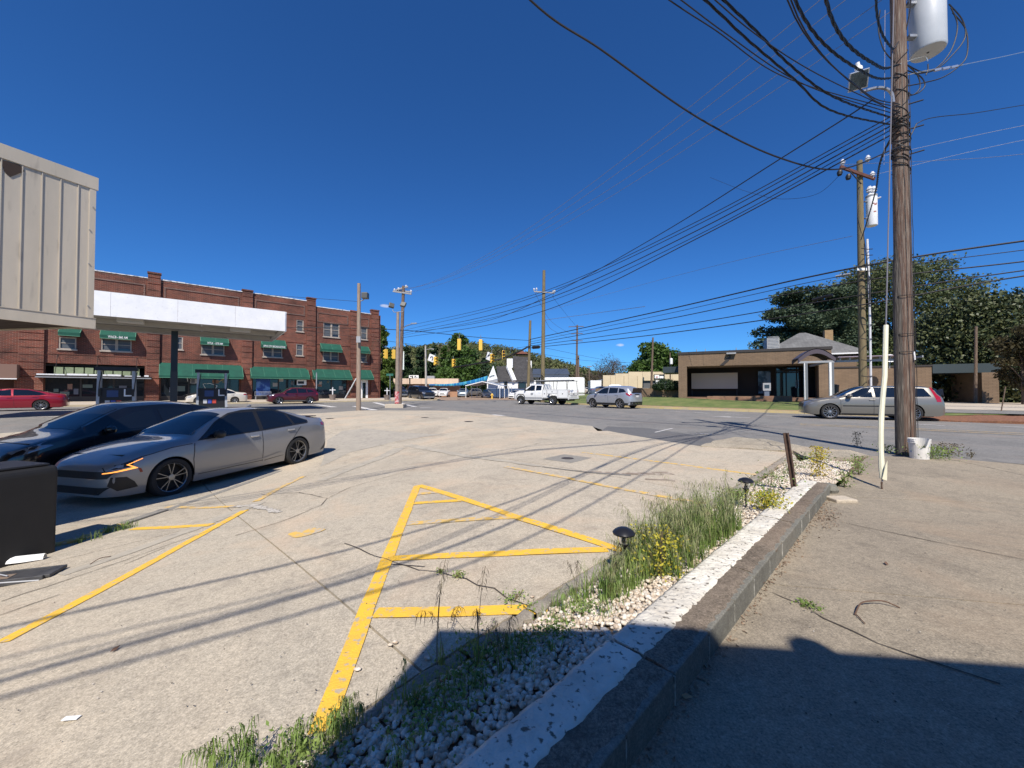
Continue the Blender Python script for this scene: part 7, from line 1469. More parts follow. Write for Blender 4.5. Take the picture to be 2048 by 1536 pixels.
for i, (y6, y2, y3, r_, ym) in enumerate(((679, 533, 482, .045, 616), (684, 545, 500, .02, 627), (688, 562, 523, .032, 640), (692, 590, 541, .03, 655), (696, 610, 552, .034, 668))):
    wire('%s of the five cables from the topped pole past the rusty crossarm pole' % ('topmost', 'second', 'third', 'fourth', 'lowest')[i], [atY(1060, y6, 49.8), atY(1360, (y6 + ym) / 2 - 6, 30.5) if False else atY(1330, y6 + (y2 - y6) * .50 + 14, 31.5), atY(1722, y2, 20.1), atY(2048, y3, 17.2), atY(2500, y3 - 55, 14)], r_, group=GR)
wire('twisted black cable dropping from the near pole to the transformer pole', [Q1(245, -.05), atY(1770, 300, 8.3), atY(1752, 380, 11.5), atY(1732, 450, 17), atY(1722, 480, 20)], .012, name='cable', twist=True, rad0=.02)
wire('thin slack wire hanging left from the rusty crossarm', [atY(1680, 350, 20.2), atY(1640, 385, 21), atY(1570, 398, 23), atY(1500, 385, 26), atY(1420, 355, 30)], .01, name='cable')
wire('faint level wire left of the pale pole', [atY(1705, 472, 20.4), atY(1500, 515, 26), atY(1300, 565, 36), atY(1100, 620, 44)], .012, m_wirel, name='cable')
wire('thin vertical wire close to the near pole', [A1(1770, 20), A1(1769, 200), A1(1768, 330)], .004, m_wirel, name='cable')
q = MB(); q.tube([atY(1625, 600, 22.3), atY(1665, 590, 21.4)], .09, 8); tag(q.build('splice_case', m_wire), 'black splice case on the lowest roadside cable before the cedar', 'splice case')
q = MB(); q.tube([atY(1672, 553, 21.3), atY(1700, 548, 20.7)], .07, 8); tag(q.build('splice_case', m_greym), 'grey splice sleeve on the roadside cable left of the pale pole', 'splice case')
q = MB(); q.tube([atY(1066, 695, 48), atY(1078, 694, 47)], .2, 8); tag(q.build('splice_case', m_wire), 'short black case beside the topped pole on the cable bundle', 'splice case')
# span wires of the signals
S5 = atY(800, 660, 33.3); S6 = atY(1059, 681, 49.7)
wire('thick span cable from the signal pole to the topped pole above the yellow signals', [atY(400, 655, 30), atY(620, 655, 30), S5, atY(918, 671, 38), atY(961, 675, 42), S6], .028, name='span_wire', cat='span wire')
wire('lower span cable running left from the concrete signal pole past the brick corner', [atY(560, 655, 40), atY(760, 680, 44), atY(852, 693, 61.8)], .02, name='span_wire', cat='span wire')
wire('upper thin wire across the brick parapet to the floodlight pole', [atY(190, 545, 26), atY(450, 582, 26), atY(716, 603, 25.3)], .012, name='cable')
wire('span wire of the left signals across to the pale concrete pole', [atY(757, 683, 44), atY(775, 696, 44), atY(805, 706, 46), atY(852, 715, 60), atY(906, 716, 55), atY(983, 704, 51), atY(1059, 692, 49.7)], .02, name='span_wire', cat='span wire')
wire('sagging black bundle from the topped pole to the left signals', [S6 + Vector((0, 0, -.7)), atY(1040, 702, 50), atY(1007, 716, 51), atY(983, 722, 51), atY(906, 735, 56)], .11, name='cable_bundle')
for i, (a, b, c_) in enumerate((((1060, 690, 49.7), (1250, 725, 75), (1460, 738, 100)), ((1060, 705, 49.7), (1200, 723, 75), (1460, 731, 95)), ((1154, 655, 85), (1110, 600, 60), (1107, 588, 44)), ((1141, 668, 85), (1100, 640, 60), (1070, 586, 44)), ((1150, 681, 85), (1105, 660, 60), (1090, 640, 44)), ((1290, 613, 30), (1200, 625, 38), (1090, 640, 44)))):
    wire(('upper wire running right behind the office', 'lower wire running right behind the office', 'right drop wire between the tall pole and the three armed pole', 'left drop wire between the tall pole and the three armed pole', 'lowest drop wire between the tall pole and the three armed pole', 'faint wire from the tall pole up to the right')[i], [atY(*a), atY(*b), atY(*c_)], .02, m_wirel if i > 2 else m_wire, name='cable', group='thin distant wires')
q = MB()
def signal(label, px, pyc, Y, rz, n=1, group='yellow traffic signals over the intersection'):
    c = atY(px, pyc, Y); t = thing('traffic_light', label, 'traffic light', c, rz, group)
    q = MB(); q.box(-.17, .17, -.12, .12, -.53, .53); hb = q.build('housing', m_sigy, t, bevel=.03)
    for k, col in enumerate(((.12, .01, .01), (.12, .07, .01), (.01, .08, .05))):
        z = .35 - k * .35; q = MB(); q.lathe([(0, .0), (.12, .0)], (0, -.125, z), (0, -1, 0), 14); q.build('lens', M('lens%d' % k, col, rough=.2), hb); q = MB()
        for a in range(-1, 10): t0, t1 = a * math.pi / 9, (a + 1) * math.pi / 9; q.add([(.145 * math.cos(t0), -.12, z + .145 * math.sin(t0)), (.145 * math.cos(t1), -.12, z + .145 * math.sin(t1)), (.15 * math.cos(t1), -.36, z + .145 * math.sin(t1)), (.15 * math.cos(t0), -.36, z + .145 * math.sin(t0))], [(0, 1, 2, 3)])
        q.build('visor', m_sigy, hb)
    MB().tube([(0, 0, .53), (0, 0, .95)], .03, 6).build('hanger', m_steel, t)
    return t
signal('yellow signal at the left of the close pair beside the brick corner', 772, 708, 43.5, -2.3); signal('yellow signal at the right of the close pair beside the steel pole', 787.5, 708.5, 43.5, -2.5)
signal('yellow signal seen from behind against the sky, left of two', 918.5, 689, 36, 3.0); signal('yellow signal seen from behind against the sky, right of two', 961.5, 690, 37, 3.0)
signal('small yellow signal right of the white turn sign', 870.5, 722, 48, .9); signal('smallest yellow signal before the dark evergreens', 906.5, 726, 52, .8)
signal('yellow signal with a sign beside it above the peak of the white gable', 983.5, 717, 44, .55); signal('yellow signal nearest the broad white chimney', 1007, 710, 46, .15)
def turnsign(label, px, py, Y, rz):
    c = atY(px, py, Y); t = thing('turn_sign', label, 'sign', c, rz, 'square signs beside the signals'); box('board', -.38, .38, -.015, .015, -.45, .45, m_white, t, bevel=.0); q = MB(); loopw(q, [(.14, -.03, -.28), (.15, -.03, .0), (.05, -.03, .18), (-.12, -.03, .12), (-.14, -.03, -.05)], .045); q.build('arrow', m_black, t)
turnsign('white turn arrow sign hanging left of the small yellow signal', 863, 716, 48, .5); turnsign('tilted white turn sign hanging behind the signal over the gable', 979, 713, 44.6, .5)
for o in [x for x in C.objects if x.name.startswith('turn_sign')]: o.rotation_euler = (0, R(18), o.rotation_euler.z)
# ------------------------------------------------------------------ near things
# retaining wall of blocks with a painted cap
m_blk = concrete('wall_block', (.19, .185, .155), (.10, .095, .08), (.26, .25, .21), .4, .8)
m_cap = concrete('wall_cap_bare', (.21, .17, .13), (.08, .065, .05), (.27, .22, .165), .6, .9)
m_wht = M('chipped_white_paint', (.74, .71, .62), (.54, .50, .42), 3.5, .85, c3=(.13, .115, .09), s3=34, f3=(.59, .67), bump=.9, bscale=28)
def WP_(t, n, z): p = WL + WD * t + WN * n; return Vector((p.x, p.y, z))
wt = lambda t: .065 - .012 * S((t - 1) / 3)
wall = thing('retaining_wall', 'low block retaining wall with a chipped white painted edge on top', 'wall', (0, 0, 0)); ZW0 = -.4
t0 = -5.0; i = 0
# joints measured on the photograph fall every 0.4 m
while t0 < 4.5:
    t1 = min(t0 + .4, 4.52); z = wt(t0) - .016; q = MB()
    vs = [WP_(t, n, zz) for zz in (ZW0, z) for t, n in ((t0 + .004, .03), (t1 - .004, .03), (t1 - .004, .305 + random.uniform(-.004, .004)), (t0 + .004, .305))]
    q.add(vs, [(3, 2, 1, 0), (4, 5, 6, 7), (0, 1, 5, 4), (1, 2, 6, 5), (2, 3, 7, 6), (3, 0, 4, 7)]); q.build('block', m_blk, wall, bevel=.006); t0 += .4
for k in range(24):
    t_ = -5 + .4 * k; q = MB(); q.add([WP_(t_ + a, n_, z_) for z_ in (-.12, wt(t_) - .02 - random.uniform(0, .03)) for a, n_ in ((-.004, .28), (.005, .28), (.005, .3055), (-.004, .3055))], [(3, 2, 1, 0), (4, 5, 6, 7), (0, 1, 5, 4), (1, 2, 6, 5), (2, 3, 7, 6), (3, 0, 4, 7)]); q.build('mortar_joint', M('efflorescence', (.5, .49, .44), (.16, .155, .13), 22, .9), wall)
q = MB(); q.add([WP_(t, n, z) for z in (ZW0, .0) for t, n in ((-5, .035), (4.5, .035), (4.5, .298), (-5, .298))], [(3, 2, 1, 0), (4, 5, 6, 7), (0, 1, 5, 4), (1, 2, 6, 5), (2, 3, 7, 6), (3, 0, 4, 7)]); q.build('mortar', m_cap, wall)
def ragged(name, n0, n1, z, m, th, ed0=0, ed1=0, seed=1, cuts=(-5, 4.55)):
    rr = random.Random(seed); rows = []; t = cuts[0]; mb = MB(); K = 9
    while t <= cuts[1] + .001:
        a = n0 + rr.uniform(-ed0, ed0); b = n1 + (rr.uniform(-ed1, ed1) + ed1 * .9 * math.sin(t * 7.3 + seed) * math.sin(t * 2.9)); row = []
        for k in range(K): f = k / (K - 1); edge = -.012 * (1 if k in (0, K - 1) else 0); p = WP_(t, a + (b - a) * f, z + wt(t) + edge + rr.uniform(-.0025, .0025)); row.append(p)
        rows.append([WP_(t, a, z + wt(t) - th)] + row + [WP_(t, b - .004, z + wt(t) - th)]); t += .035
    n = K + 2
    for r_ in rows: mb.v += [tuple(p) for p in r_]
    for i in range(len(rows) - 1):
        for k in range(n - 1): a = i * n + k; mb.f.append([a, a + n, a + n + 1, a + 1]); mb.m.append(0)
    mb.f.append(list(range(n))); mb.m.append(0); mb.f.append([(len(rows) - 1) * n + k for k in range(n)]); mb.m.append(0)
    return mb.build(name, m, wall, smooth=70)
for k, (a, b) in enumerate(((-5, -2.61), (-2.6, -.21), (-.2, 1.03), (1.04, 2.39), (2.4, 3.36), (3.37, 4.55))):
    ragged('cap_slab', .0, .292, -.008, m_cap, .03, .003, .010, seed=k + 2, cuts=(a, b)); ragged('painted_edge', -.004, .178, 0, m_wht, .06, .004, .003, seed=k + 20, cuts=(a, b))
tag(MB().lathe([(0, .0), (.1, .0), (.12, .05), (.09, .11), (0, .12)], WP_(4.62, .27, -.09), n=7).build('rubble_stone', m_blk, smooth=20), 'broken lump of concrete at the far end of the painted wall', 'stone')
g = gp(1683, 1002, zR); tag(MB().box(g.x - .13, g.x + .12, g.y - .09, g.y + .1, -.09, -.045, None).build('loose_slab', m_walk, bevel=.012), 'flat grey broken slab on the pavement past the wall end', 'stone')
# bed edging
edg = bpy.data.objects.new('bed_edging', None); C.objects.link(edg); edg['kind'] = 'structure'; t0 = -4.5
m_edge = concrete('edging', (.36, .33, .27), (.11, .1, .085), (.34, .3, .24), .4, .8)
while t0 < 6.4:
    t1 = t0 + random.uniform(.5, 1.0); mb = MB(); rr = random.Random(int(t0 * 100)); n = int((t1 - t0) / .05) + 1
    for k in range(n + 1):
        t = t0 + (t1 - t0 - .01) * k / n; w1, w2 = rr.uniform(-.015, .015), rr.uniform(-.02, .02); z = T(*WP_(t, -.6, 0).xy)
        for a, b in ((-.66 + w1, z - .1), (-.655 + w1, z + .012), (-.6, z + .026 + w2 * .5), (-.56 + w2, z + .018), (-.55 + w2, z - .1)): mb.v.append(tuple(WP_(t, a, b)))
        if k:
            for j in range(4): a = (k - 1) * 5 + j; mb.f.append([a, a + 1, a + 6, a + 5]); mb.m.append(0)
    mb.build('edging_stone', m_edge, edg, smooth=40); t0 = t1
BEDP = [tuple(WP_(-4.5, .02, 0).xy), tuple(WP_(4.6, .02, 0).xy), tuple(WP_(4.62, .3, 0).xy), v2(gp(1745, 913)), v2(gp(1700, 908)), v2(gp(1640, 918)), v2(gp(1600, 925)), tuple(WP_(6.2, -.56, 0).xy), tuple(WP_(-4.5, -.56, 0).xy)]
sheet('planting_bed', BEDP, lambda x, y: zBed(x, y) - .035, m_soil, step=.35)
# pebbles
m_peb = M('white_pebbles', (.62, .53, .41), (.36, .27, .19), 18, .8, c3=(.70, .65, .56), s3=30, f3=(.45, .6), bump=.3, bscale=90)
bm = bmesh.new(); bmesh.ops.create_icosphere(bm, subdivisions=1, radius=1); ico_v = np.array([v.co[:] for v in bm.verts]); ico_f = [[v.index for v in f.verts] for f in bm.faces]; bm.free()
bm = bmesh.new(); bmesh.ops.create_icosphere(bm, subdivisions=2, radius=1); ico2_v = np.array([v.co[:] for v in bm.verts]); ico2_f = [[v.index for v in f.verts] for f in bm.faces]; bm.free()
rng = np.random.default_rng(11); meshes = []
for k in range(7):
    me = bpy.data.meshes.new('pebble'); v = ico2_v * rng.uniform(.85, 1.15, (len(ico2_v), 1)) if k < 0 else ico2_v * (1 + .13 * np.sin(ico2_v[:, [1]] * (3 + k) + k) * np.cos(ico2_v[:, [0]] * 2.3 + k)); me.from_pydata(v.tolist(), [], ico2_f); me.materials.append(m_peb); me.polygons.foreach_set('use_smooth', [True] * len(me.polygons)); meshes.append(me)
cand = []
while len(cand) < 15000:
    t = rng.uniform(-2.3, 7.0) if rng.random() < .9 else rng.uniform(4.6, 7.2); n = rng.uniform(-.53, .0) if t < 4.6 else rng.uniform(-.5, .35); p = WP_(t, n, 0)
    if p.y < .2 or not inpoly(p.x, p.y, BEDP): continue
    cand.append((p.x, p.y))
cand.sort(key=lambda c: (c[1] if (c[1] > .95) else 99))
bed = tag(bpy.data.objects.new('pebble_bed', None), kind='stuff'); C.objects.link(bed); bed['label'] = 'white pebble mulch filling the bed along the retaining wall'
vs, fs_, k0 = [], [], 0; nb_ = 0
for i, (x, y) in enumerate(cand):
    s_ = rng.uniform(.008, .019); sc = (s_ * rng.uniform(1, 1.5), s_, s_ * rng.uniform(.5, .8)); z = zBed(x, y) - .03 + rng.uniform(0, .022); rz = rng.uniform(0, 6.28); rx = rng.uniform(-.5, .5)
    Mx = Matrix.Translation((x, y, z)) @ Euler((rx, rng.uniform(-.4, .4), rz)).to_matrix().to_4x4() @ Matrix.Diagonal((*sc, 1))
    if nb_ < 300 and y > .95 and i % 2 == 0:
        o = bpy.data.objects.new('pebble', meshes[i % 7]); C.objects.link(o); o.matrix_world = Mx; o.parent = bed; nb_ += 1
    else:
        A = np.array(Mx); P = ico_v @ A[:3, :3].T + A[:3, 3]; vs.append(P); fs_ += [[a + k0 for a in f] for f in ico_f]; k0 += len(ico_v)
me = bpy.data.meshes.new('pebbles'); me.from_pydata(np.concatenate(vs).tolist(), [], fs_); me.materials.append(m_peb); me.polygons.foreach_set('use_smooth', [True] * len(me.polygons)); o = bpy.data.objects.new('pebbles', me); C.objects.link(o); o.parent = bed; o['kind'] = 'stuff'
for i in range(26):                                        # strays on the lot
    p = gp(rng.uniform(700, 1100), rng.uniform(1190, 1440)); 
    if (p.xy - WL).dot(WN) > -.7 or (p.xy - WL).dot(WN) < -1.1: continue
    o = bpy.data.objects.new('stray_pebble', meshes[i % 7]); C.objects.link(o); s_ = rng.uniform(.008, .018); o.scale = (s_ * 1.4, s_, s_ * .6); o.location = p + Vector((0, 0, .012)); o.parent = bed
# grasses and weeds
m_gr = M('weed_green', (.12, .21, .04), (.26, .35, .09), 6, .7, c3=(.26, .24, .1), s3=14, f3=(.55, .75), trans=.25)
m_gry = M('weed_dry', (.22, .17, .09), (.14, .12, .06), 9, .8, trans=.2)
m_yfl = M('yellow_leaves', (.55, .45, .03), (.38, .38, .05), 30, .7, trans=.25)
def blades(n, spread, h, w, lean=.35, seg=3, rr=None):
    rr = rr or random; Q = []
    for _ in range(n):
        a = rr.uniform(0, 6.28); d = abs(rr.gauss(0, spread)); b = Vector((math.cos(a) * d, math.sin(a) * d, 0)); h_ = h * rr.uniform(.45, 1.1); az = rr.uniform(0, 6.28); le = rr.uniform(.05, lean) * h_; dr = Vector((math.cos(az), math.sin(az), 0)); sd = Vector((-dr.y, dr.x, 0)) * w * rr.uniform(.6, 1.2)
        pts = [b + dr * le * (k / seg) ** 2 + Vector((0, 0, h_ * (k / seg) * (1 - .25 * (k / seg) * le / h_))) for k in range(seg + 1)]
        for k in range(seg): w0, w1 = 1 - k / seg * .6, (1 - (k + 1) / seg * .6) if k < seg - 1 else .1; Q.append([pts[k] - sd * w0, pts[k] + sd * w0, pts[k + 1] + sd * w1, pts[k + 1] - sd * w1])
    return np.array([[tuple(v) for v in q] for q in Q])
def brome(n, spread, h, rr, droop=.5, nodd=9):
    """arching stalks with drooping seed spikelets"""
    Q = []
    for _ in range(n):
        a = rr.uniform(0, 6.28); d = abs(rr.gauss(0, spread)); b = Vector((math.cos(a) * d, math.sin(a) * d, 0)); h_ = h * rr.uniform(.6, 1.05); az = rr.uniform(0, 6.28); dr = Vector((math.cos(az), math.sin(az), 0)); le = rr.uniform(.1, .45) * h_
        f = lambda t: b + dr * le * t ** 2.2 + Vector((0, 0, h_ * (t - .18 * t ** 4))); sd = Vector((-dr.y, dr.x, 0)) * .0016
        for k in range(6): p, q = f(k / 6), f((k + 1) / 6); Q.append([p - sd, p + sd, q + sd, q - sd])
        for k in range(nodd * 2):
            t = .62 + .4 * k / (nodd * 2); p = f(min(t, 1.0)); v = (dr * rr.uniform(-.2, 1) + Vector((rr.uniform(-1, 1), rr.uniform(-1, 1), 0)) * .7).normalized(); L_ = rr.uniform(.02, .045) * (h / .45) ** .3; m_ = p + v * L_ * .6 - Vector((0, 0, L_ * .35)); e = p + v * L_ * .9 - Vector((0, 0, L_ * (1 + droop))); s2 = v.cross(Vector((0, 0, 1))).normalized() * .0019
            Q.append([p, m_ + s2, e, m_ - s2])
    return np.array([[tuple(v) for v in q] for q in Q])
def clump(name, label, cat, loc, parts, kind=None, group=None, rz=None):
    t = thing(name, label, cat, loc, rz if rz is not None else random.uniform(0, 6.28), group)
    if kind: t['kind'] = kind
    for nm, Q, m in parts: quads(nm, Q, m, t)
    return t
def bed_at(t, n): p = WP_(t, n, 0); return Vector((p.x, p.y, zBed(p.x, p.y) - .03))
rr = random.Random(5); Q, Qd = [], []
for k in range(118):                                       # the dense band of brome behind the near lamp
    t = rr.uniform(.7, 2.15) if k < 88 else rr.uniform(.05, 1.0); n = rr.uniform(-.5, -.06) if k < 88 else rr.uniform(-.5, -.2); c = bed_at(t, n); off = np.array(c); hh = rr.uniform(.24, .44) if t > .9 else rr.uniform(.14, .3)
    Q.append(blades(26, .04, hh, .003, .6, 3, rr) + off)
    if k % 2 == 0: Qd.append(brome(5, .04, hh * 1.5, rr) + off)
gmain = tag(quads('wild_grass', np.concatenate(Q), m_gr), kind='stuff'); gm2 = tag(quads('seeding_grass', np.concatenate(Qd), M('seed_green', (.20, .24, .10), (.30, .30, .14), 8, .7, c3=(.2, .13, .08), s3=20, f3=(.5, .8), trans=.25)), kind='stuff')
Q = []
for k in range(60):                                       # thin growth elsewhere along the bed
    t = rr.choice((rr.uniform(-1.9, .2), rr.uniform(-1.0, .9), rr.uniform(3.2, 6.8))); n = rr.choice((rr.uniform(-.56, -.4), rr.uniform(-.5, -.1))); c = bed_at(t, n); Q.append(blades(22, .05, .11, .0028, .8, 2, rr) + np.array(c)); 
    if k % 5 == 0: Q.append(brome(3, .05, .22, rr) + np.array(c))
tag(quads('low_weeds', np.concatenate(Q), m_gr), kind='stuff')
# mat of small dark plants at the shadow edge
Q = []
for px, py, n_, w_ in ((1110, 1262, 260, .11), (960, 1310, 500, .2), (900, 1390, 450, .2), (860, 1440, 260, .16), (1060, 1285, 240, .12), (1170, 1215, 200, .09), (640, 1500, 260, .16), (560, 1536, 300, .16)):
    g = gp(px, py, zBed); P = np.array([[rr.gauss(g.x, w_ * .5), rr.gauss(g.y, w_ * .5), 0] for _ in range(n_)]); P[:, 2] = [zBed(a, b) + rr.uniform(-.01, .035) for a, b in P[:, :2]]; Q.append(cards(P, .02, .5))
tag(quads('creeping_weeds', np.concatenate(Q), m_gr), kind='stuff')
for i, (px, py, h, lb, seed) in enumerate(((955, 1330, .62, 'tallest thin brome stalk rising above the shadow edge', 3), (880, 1330, .5, 'dark brome stalks standing left of the tallest stalk', 4), (1150, 1200, .36, 'lone thin brome stalk leaning left by the bed edging', 6), (1000, 1345, .34, 'bent dark grass stalks right of the tallest stalk', 8))):
    r2 = random.Random(seed); g = gp(px, py, zBed); clump('brome_stalk', lb, 'weed', g, [('stalk', brome(2 if i in (0, 2) else 4, .02, h, r2, .3, 10), M('seed_brown', (.13, .11, .06), (.09, .07, .05), 8, .7)), ('blade', blades(10, .02, h * .35, .003, .6, 3, r2), m_gr)], group='brome stalks at the shadow edge')
for i, (px, py) in enumerate(((430, 1560), (540, 1565), (600, 1520), (660, 1510), (700, 1475), (475, 1570))):
    r2 = random.Random(40 + i); g = gp(px, py); clump('brome_tuft', ('drooping brome tuft at the bottom edge, leftmost', 'second drooping brome tuft at the bottom edge', 'brome tuft covering the end of the thick yellow line', 'brome tuft in the shade right of the yellow line end', 'small tuft on the bed edging above the shade', 'drooping brome tuft between the two leftmost ones')[i], 'weed', g, [('stalk', brome(8, .03, .22, r2, 1.1, 11), m_gr), ('blade', blades(12, .03, .11, .0026, .8, 3, r2), m_gr)], group='brome tufts at the bottom edge')
def leafy(name, label, px, py, zf, h, w, n, m, s_=.02, cat='plant', m2=None):
    g = gp(px, py, zf); t = thing(name, label, cat, g, 0); P = np.array([[random.gauss(0, w), random.gauss(0, w), random.uniform(.01, h)] for _ in range(n)]); quads('leaves', cards(P, s_, .55), m, t)
    q = MB(); [q.tube([(0, 0, -.02), (random.gauss(0, w * .6), random.gauss(0, w * .6), h * .95)], .003, 4) for _ in range(6)]; q.build('stem', m_gry, t)
    if m2: P = np.array([[random.gauss(0, w), random.gauss(0, w), random.uniform(h * .2, h)] for _ in range(n // 3)]); quads('foliage', cards(P, s_, .5), m2, t)
leafy('yellow_weed', 'bright yellow leafy weed inside the tall grass by the wall', 1322, 1150, zBed, .3, .08, 420, m_yfl, .024); leafy('yellow_weed', 'second yellow leafy weed deeper in the tall grass', 1300, 1120, zBed, .26, .06, 240, m_yfl, .022)
leafy('golden_shrub', 'low golden green variegated shrub beside the small far solar lamp', 1535, 1018, zBed, .17, .075, 520, m_yfl, .03, 'shrub', m_gr)
leafy('golden_sapling', 'upright golden sapling standing behind the far end of the wall', 1638, 952, zBed, .42, .055, 420, M('gold_leaf', (.5, .36, .02), (.42, .36, .05), 20, .7, trans=.25), .03, 'shrub', m_yfl)
for i, (px, py, zf, h, w, n, lb) in enumerate(((1625, 935, T, .25, .2, 260, 'scruffy thin weeds left of the golden sapling'), (1475, 1000, zBed, .12, .09, 220, 'small green weeds around the far solar lamp'), (1540, 985, zBed, .22, .15, 200, 'greyish thin weeds behind the golden shrub'),
        (1714, 935, T, .2, .08, 140, 'pale weeds on the verge right of the sapling'), (1690, 975, zR, .22, .05, 160, 'small green weed in the pavement crack past the wall end'), (1718, 950, zR, .2, .05, 140, 'little weed in the pavement near the guy wire'),
        (1862, 917, zR, .24, .14, 900, 'bushy weed growing right of the broken bucket'), (1895, 910, zR, .22, .1, 420, 'brownish weed at the road edge right of the bucket'), (1714, 893, T, .34, .05, 110, 'dark upright dock weed at the road edge'), (1942, 915, T, .1, .03, 50, 'tiny dark weed at the right road edge'),
        (1617, 1213, zR, .02, .035, 120, 'small green tuft in the pavement crack'), (880, 1146, T, .03, .02, 40, 'green sprig in the lot crack, left'), (915, 1155, T, .04, .03, 90, 'largest green sprig in the lot crack'), (1030, 1200, T, .03, .05, 120, 'green weeds in the lot crack near the bed'), (1065, 1220, T, .03, .03, 60, 'weeds in the crack on the short yellow bar'), (1780, 905, T, .16, .1, 160, 'weeds between the guy guard and the near pole'))):
    leafy('weed', lb, px, py, zf, h, w, n, m_gr if i not in (7, 8, 9) else M('weed_brown', (.13, .09, .05), (.09, .09, .04), 9, .8), .018 if h < .1 else .032, 'weed')
for i, (px, py, n_) in enumerate(((245, 1060, 46), (215, 1066, 42), (190, 1078, 22), (160, 1086, 20), (260, 1056, 30))):
    r2 = random.Random(70 + i); g = gp(px, py); clump('grass_tuft', ('largest grass tuft on the yellow lot kerb', 'grass tuft in the middle of the yellow kerb', 'small tuft on the yellow kerb', 'tuft nearest the dark bin', 'tuft at the right end of the yellow kerb')[i], 'grass tuft', g, [('blade', blades(n_, .05, .13, .004, .7, 3, r2), m_gr)], group='grass tufts on the lot kerb')
kl = bpy.data.objects.new('lot_kerb', None); C.objects.link(kl); kl['kind'] = 'structure'
P = [gp(*p) for p in ((-60, 1140), (60, 1103), (160, 1081), (240, 1052), (330, 1022), (440, 985), (560, 942))]
for i, (a, b) in enumerate(zip(P, P[1:])):
    n_ = max(1, round((b - a).length / .9))
    for k in range(n_):
        p, q_ = a.lerp(b, k / n_), a.lerp(b, (k + 1) / n_); h_ = .035 if i < 4 else .012
        MB().beam(p + Vector((0, 0, h_ / 2 - .02)) + (q_ - p).normalized() * .006, q_ + Vector((0, 0, h_ / 2 - .02)) - (q_ - p).normalized() * .006, .12, h_ + .04).build('kerb_stone', m_yelf if i in (1, 2) and (k % 2 == 0) else m_patch, kl, bevel=.008)
# solar lamps
def lamp(px, py, cap, label):
    g = gp(px, py, zBed); t = thing('solar_lamp', label, 'garden lamp', g, 0, 'solar path lamps in the pebble bed'); Y = g.y; top = atY(px, cap, Y).z - g.z; r = .078
    q = MB(); q.lathe([(0, top), (.02, top - .001), (r * .45, top - .006), (r * .8, top - .02), (r, top - .038), (r * .96, top - .048), (r * .5, top - .046), (0, top - .046)], n=22); q.build('cap', M('lamp_black', (.014, .014, .016), rough=.3), t, smooth=40)
    gl = MB(); gl.lathe([(.046, top - .046), (.036, top - .085), (.03, top - .115)], n=18); gm = M('clear_plastic', (.75, .74, .7), rough=.15); gm.node_tree.nodes['Principled BSDF'].inputs['Transmission Weight'].default_value = .9; gl.build('lens', gm, t, smooth=50)
    q = MB(); q.lathe([(0, top - .05), (.012, top - .05), (.012, top - .11), (.034, top - .112), (.03, top - .125), (.014, top - .14), (.011, top - .15), (.009, 0), (.009, -.05)], n=12); q.build('post', m_black, t, smooth=40)
lamp(1248, 1150, 1054, 'near solar path lamp with a black dome cap in the tall grass'); lamp(1492, 1012, 955, 'farther solar path lamp with a black cap before the golden shrub')
# steel post
g = gp(1592, 978, zBed); tp = atY(1573, 866, g.y - .02); t = thing('steel_post', 'rusty brown leaning steel sign post standing in the pebble bed', 'post', g); q = MB(); d = tp - g; d.z += .0; q.beam((0, 0, -.1), d, .012, .05, (0, 1, 0)); q.beam(Vector((-.02, .012, -.1)), d + Vector((-.02, .012, 0)), .01, .03, (1, 0, 0)); q.beam(Vector((.02, .012, -.1)), d + Vector((.02, .012, 0)), .01, .03, (1, 0, 0)); q.build('post', M('post_rust', (.055, .03, .022), (.11, .07, .05), 20, .8), t); q = MB()
for k in range(12): p = d * (k + 1) / 13; q.lathe([(0, 0), (.006, 0)], p + Vector((0, -.009, 0)), (0, -1, 0), 6)
q.build('hole', m_black, t)
# bucket
g = gp(1839, 917, zR); t = thing('bucket', 'broken white plastic bucket with a torn mouth beside the near pole', 'bucket', g); g.z
n = 28; mb = MB(); H_ = .37; rb_, rt_ = .128, .148
def br(a):                                              # height of the torn rim, seen from the front
    d = math.atan2(math.sin(a + 2.15), math.cos(a + 2.15)); return .2 + .02 * math.sin(a * 9) if abs(d) < .42 else (.26 + .02 * math.sin(a * 7) if abs(d) < .72 else H_)
for k in range(n):
    a = 2 * math.pi * k / n; top_ = br(a)
    for f in (0, .33, .66, 1): z = top_ * f; r_ = rb_ + (rt_ - rb_) * z / H_; mb.v.append((r_ * math.cos(a), r_ * math.sin(a), z))
for k in range(n):
    for j in range(3): a, b = k * 4 + j, ((k + 1) % n) * 4 + j; mb.f.append([a, b, b + 1, a + 1]); mb.m.append(0)
mb.f.append([k * 4 for k in range(n)]); mb.m.append(0)
o = mb.build('body', M('bucket_white', (.72, .7, .65), (.62, .6, .56), 9, .5, c3=(.25, .34, .5), s3=13, f3=(.66, .7)), t); sm = o.modifiers.new('thick', 'SOLIDIFY'); sm.thickness = .004
for z in (.30, .335, .36):
    q = MB(); pts = [(1.02 * rt_ * math.cos(a), 1.02 * rt_ * math.sin(a), z) for a in np.linspace(-.95, math.pi * 2 - 2.6, 24)]; q.tube(pts, .006, 5); q.build('rim_ring', m_white, t)
q = MB(); q.lathe([(0, .1), (rb_ * .96, .1)], n=16); q.build('debris', M('bucket_dirt', (.12, .08, .05), rough=.9), t)
